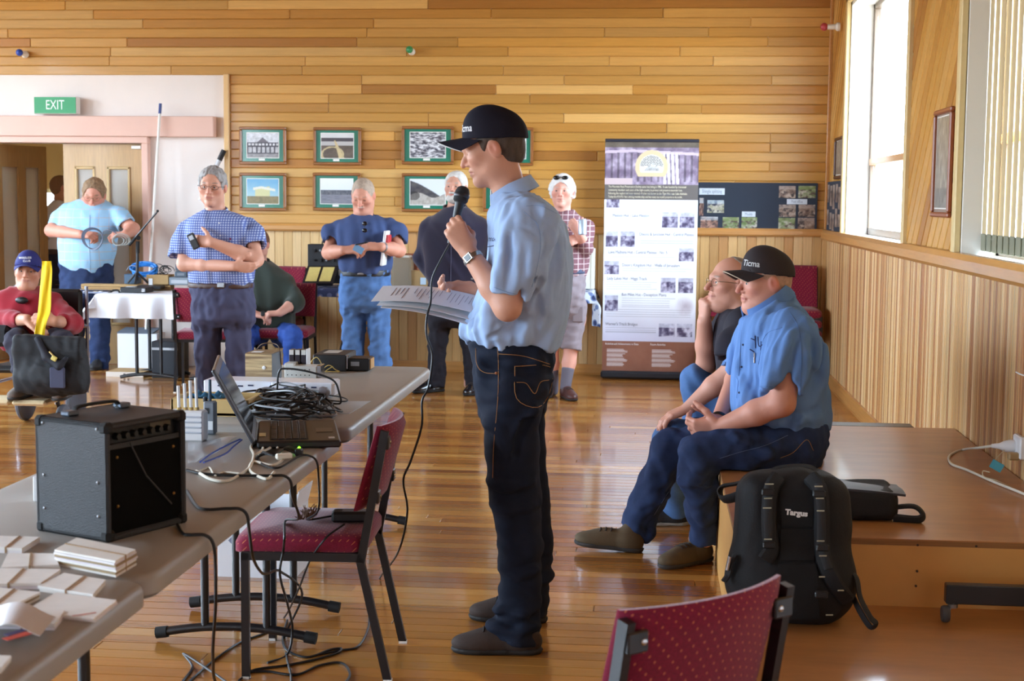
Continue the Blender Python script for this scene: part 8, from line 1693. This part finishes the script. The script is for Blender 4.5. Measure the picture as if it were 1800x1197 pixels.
s1_ = strip([(1368, 838), (1356, 860), (1352, 900), (1353, 940), (1356, 965), (1345, 985)], .026, NYL, 'shoulder_strap', .45, .018); s2_ = strip([(1424, 838), (1440, 860), (1444, 900), (1444, 945), (1448, 985), (1470, 1030), (1490, 1055)], .026, NYL, 'shoulder_strap', .45, .018)
strip([(1352, 850), (1350, 900), (1352, 960)], .014, WEB, 'webbing', .3, .032); strip([(1440, 850), (1444, 900), (1445, 960), (1456, 1000)], .014, WEB, 'webbing', .3, .032)
for u0, u1, v in ((1345, 1360, 851), (1343, 1357, 876), (1341, 1356, 893), (1343, 1357, 948), (1432, 1446, 855), (1434, 1448, 876), (1436, 1449, 898), (1436, 1449, 951), (1440, 1453, 977), (1440, 1450, 1014), (1473, 1483, 1038), (1452, 1464, 1081)):
    P = [hit(t, u, v, .046) for u in (u0, u1)]
    if None not in [None if p is None else 1 for p in P]: b = MB(); b.tube(P, .0022, 5); b.build('reflective_tab', REF, BP)
for u, v in ((1350, 865), (1440, 868), (1352, 958), (1446, 963), (1444, 1045)):
    c = hit(t, u, v, .048)
    if c is not None: b = MB(); b.box(c, (.04, .010, .022), .004); b.build('buckle', BLKP, BP)
b = MB(); b.tube(spline([J(1358, 848, YP+.10), J(1362, 830, YP+.12), J(1400, 824, YP+.13), J(1428, 828, YP+.12), J(1436, 848, YP+.10)], 6), .017, 8); b.build('top_handle', WEB, BP, smooth=True)
c = hit(t, 1384, 901, .016); text('Targus', .024, c+np.array((.028, -.003, 0)), (1, 0, -.07), (.07, 0, 1), mat('logo_white', (226, 226, 224), .6), BP, bold=.0012, sx=1.05)
wd_ = MB(); wd_.tube(spline([J(1320, 842, YP+.15), J(1295, 850, YP+.18), J(1270, 855, YP+.2), J(1266, 868, YP+.2), J(1275, 878, YP+.17), J(1315, 866, YP+.13)], 6), .020, 8, flat=.35); wd_.build('side_strap', WEB, BP, smooth=True)
b = MB(); b.tube(spline([J(1488, 1000, YP+.02), J(1505, 1015, YP), J(1512, 1050, YP-.03), J(1530, 1085, YP-.04), J(1540, 1096, YP-.04), J(1530, 1102, YP-.04), J(1512, 1075, YP-.03), J(1500, 1050, YP)], 6), .012, 6, flat=.35); b.build('hip_strap', WEB, BP, smooth=True)
b = MB(); b.tube(spline([J(1292, 975, YP), J(1285, 990, YP-.01), J(1280, 1010, YP-.01), J(1272, 1022, YP-.02)], 5), .012, 6, flat=.5); b.build('hip_strap', WEB, BP); b = MB(); b.cyl(J(1283, 978, YP-.02), J(1278, 1002, YP-.02), .006, n=8); b.build('clip', CHROME, BP)
# laptop case lying on the stage behind it
YQ = 5.12; CS = thing('laptop_case', 'black soft laptop case lying on the stage behind the backpack', 'bag', atz(1480, 880, .446)); q0, q1 = atz(1440, 905, .446), atz(1535, 905, .446)
F = Field(.03); c = J(1478, 880, YQ+.08); F.rbox((c[0], YQ+.10, .446+.055), (.19, .12, .055), .035, None, .03); F.noise(.004, (14, 14, 14), 151); F.half((0, 0, -1), (0, 0, .4465)); F.build('case_body', NYL, CS, .009)
b = MB(); G = np.zeros((8, 6, 3))
for i in range(8):
    for j in range(6): G[i, j] = (c[0]-.19+.40*i/7, YQ-.005+.20*j/5, .446+.118-.02*(i/7)**2+.004*math.sin(j))
b.grid(G, .008); b.build('flap', mat('grey_flap', (56, 56, 62), .5), CS, smooth=True, ang=60)
b = MB(); b.tube(spline([(c[0]+.17, YQ+.03, .49), (c[0]+.24, YQ+.01, .50), (c[0]+.27, YQ+.0, .475), (c[0]+.25, YQ-.01, .458), (c[0]+.17, YQ+.0, .46)], 6), .018, 8, flat=.5); b.build('carry_strap', WEB, CS, smooth=True)
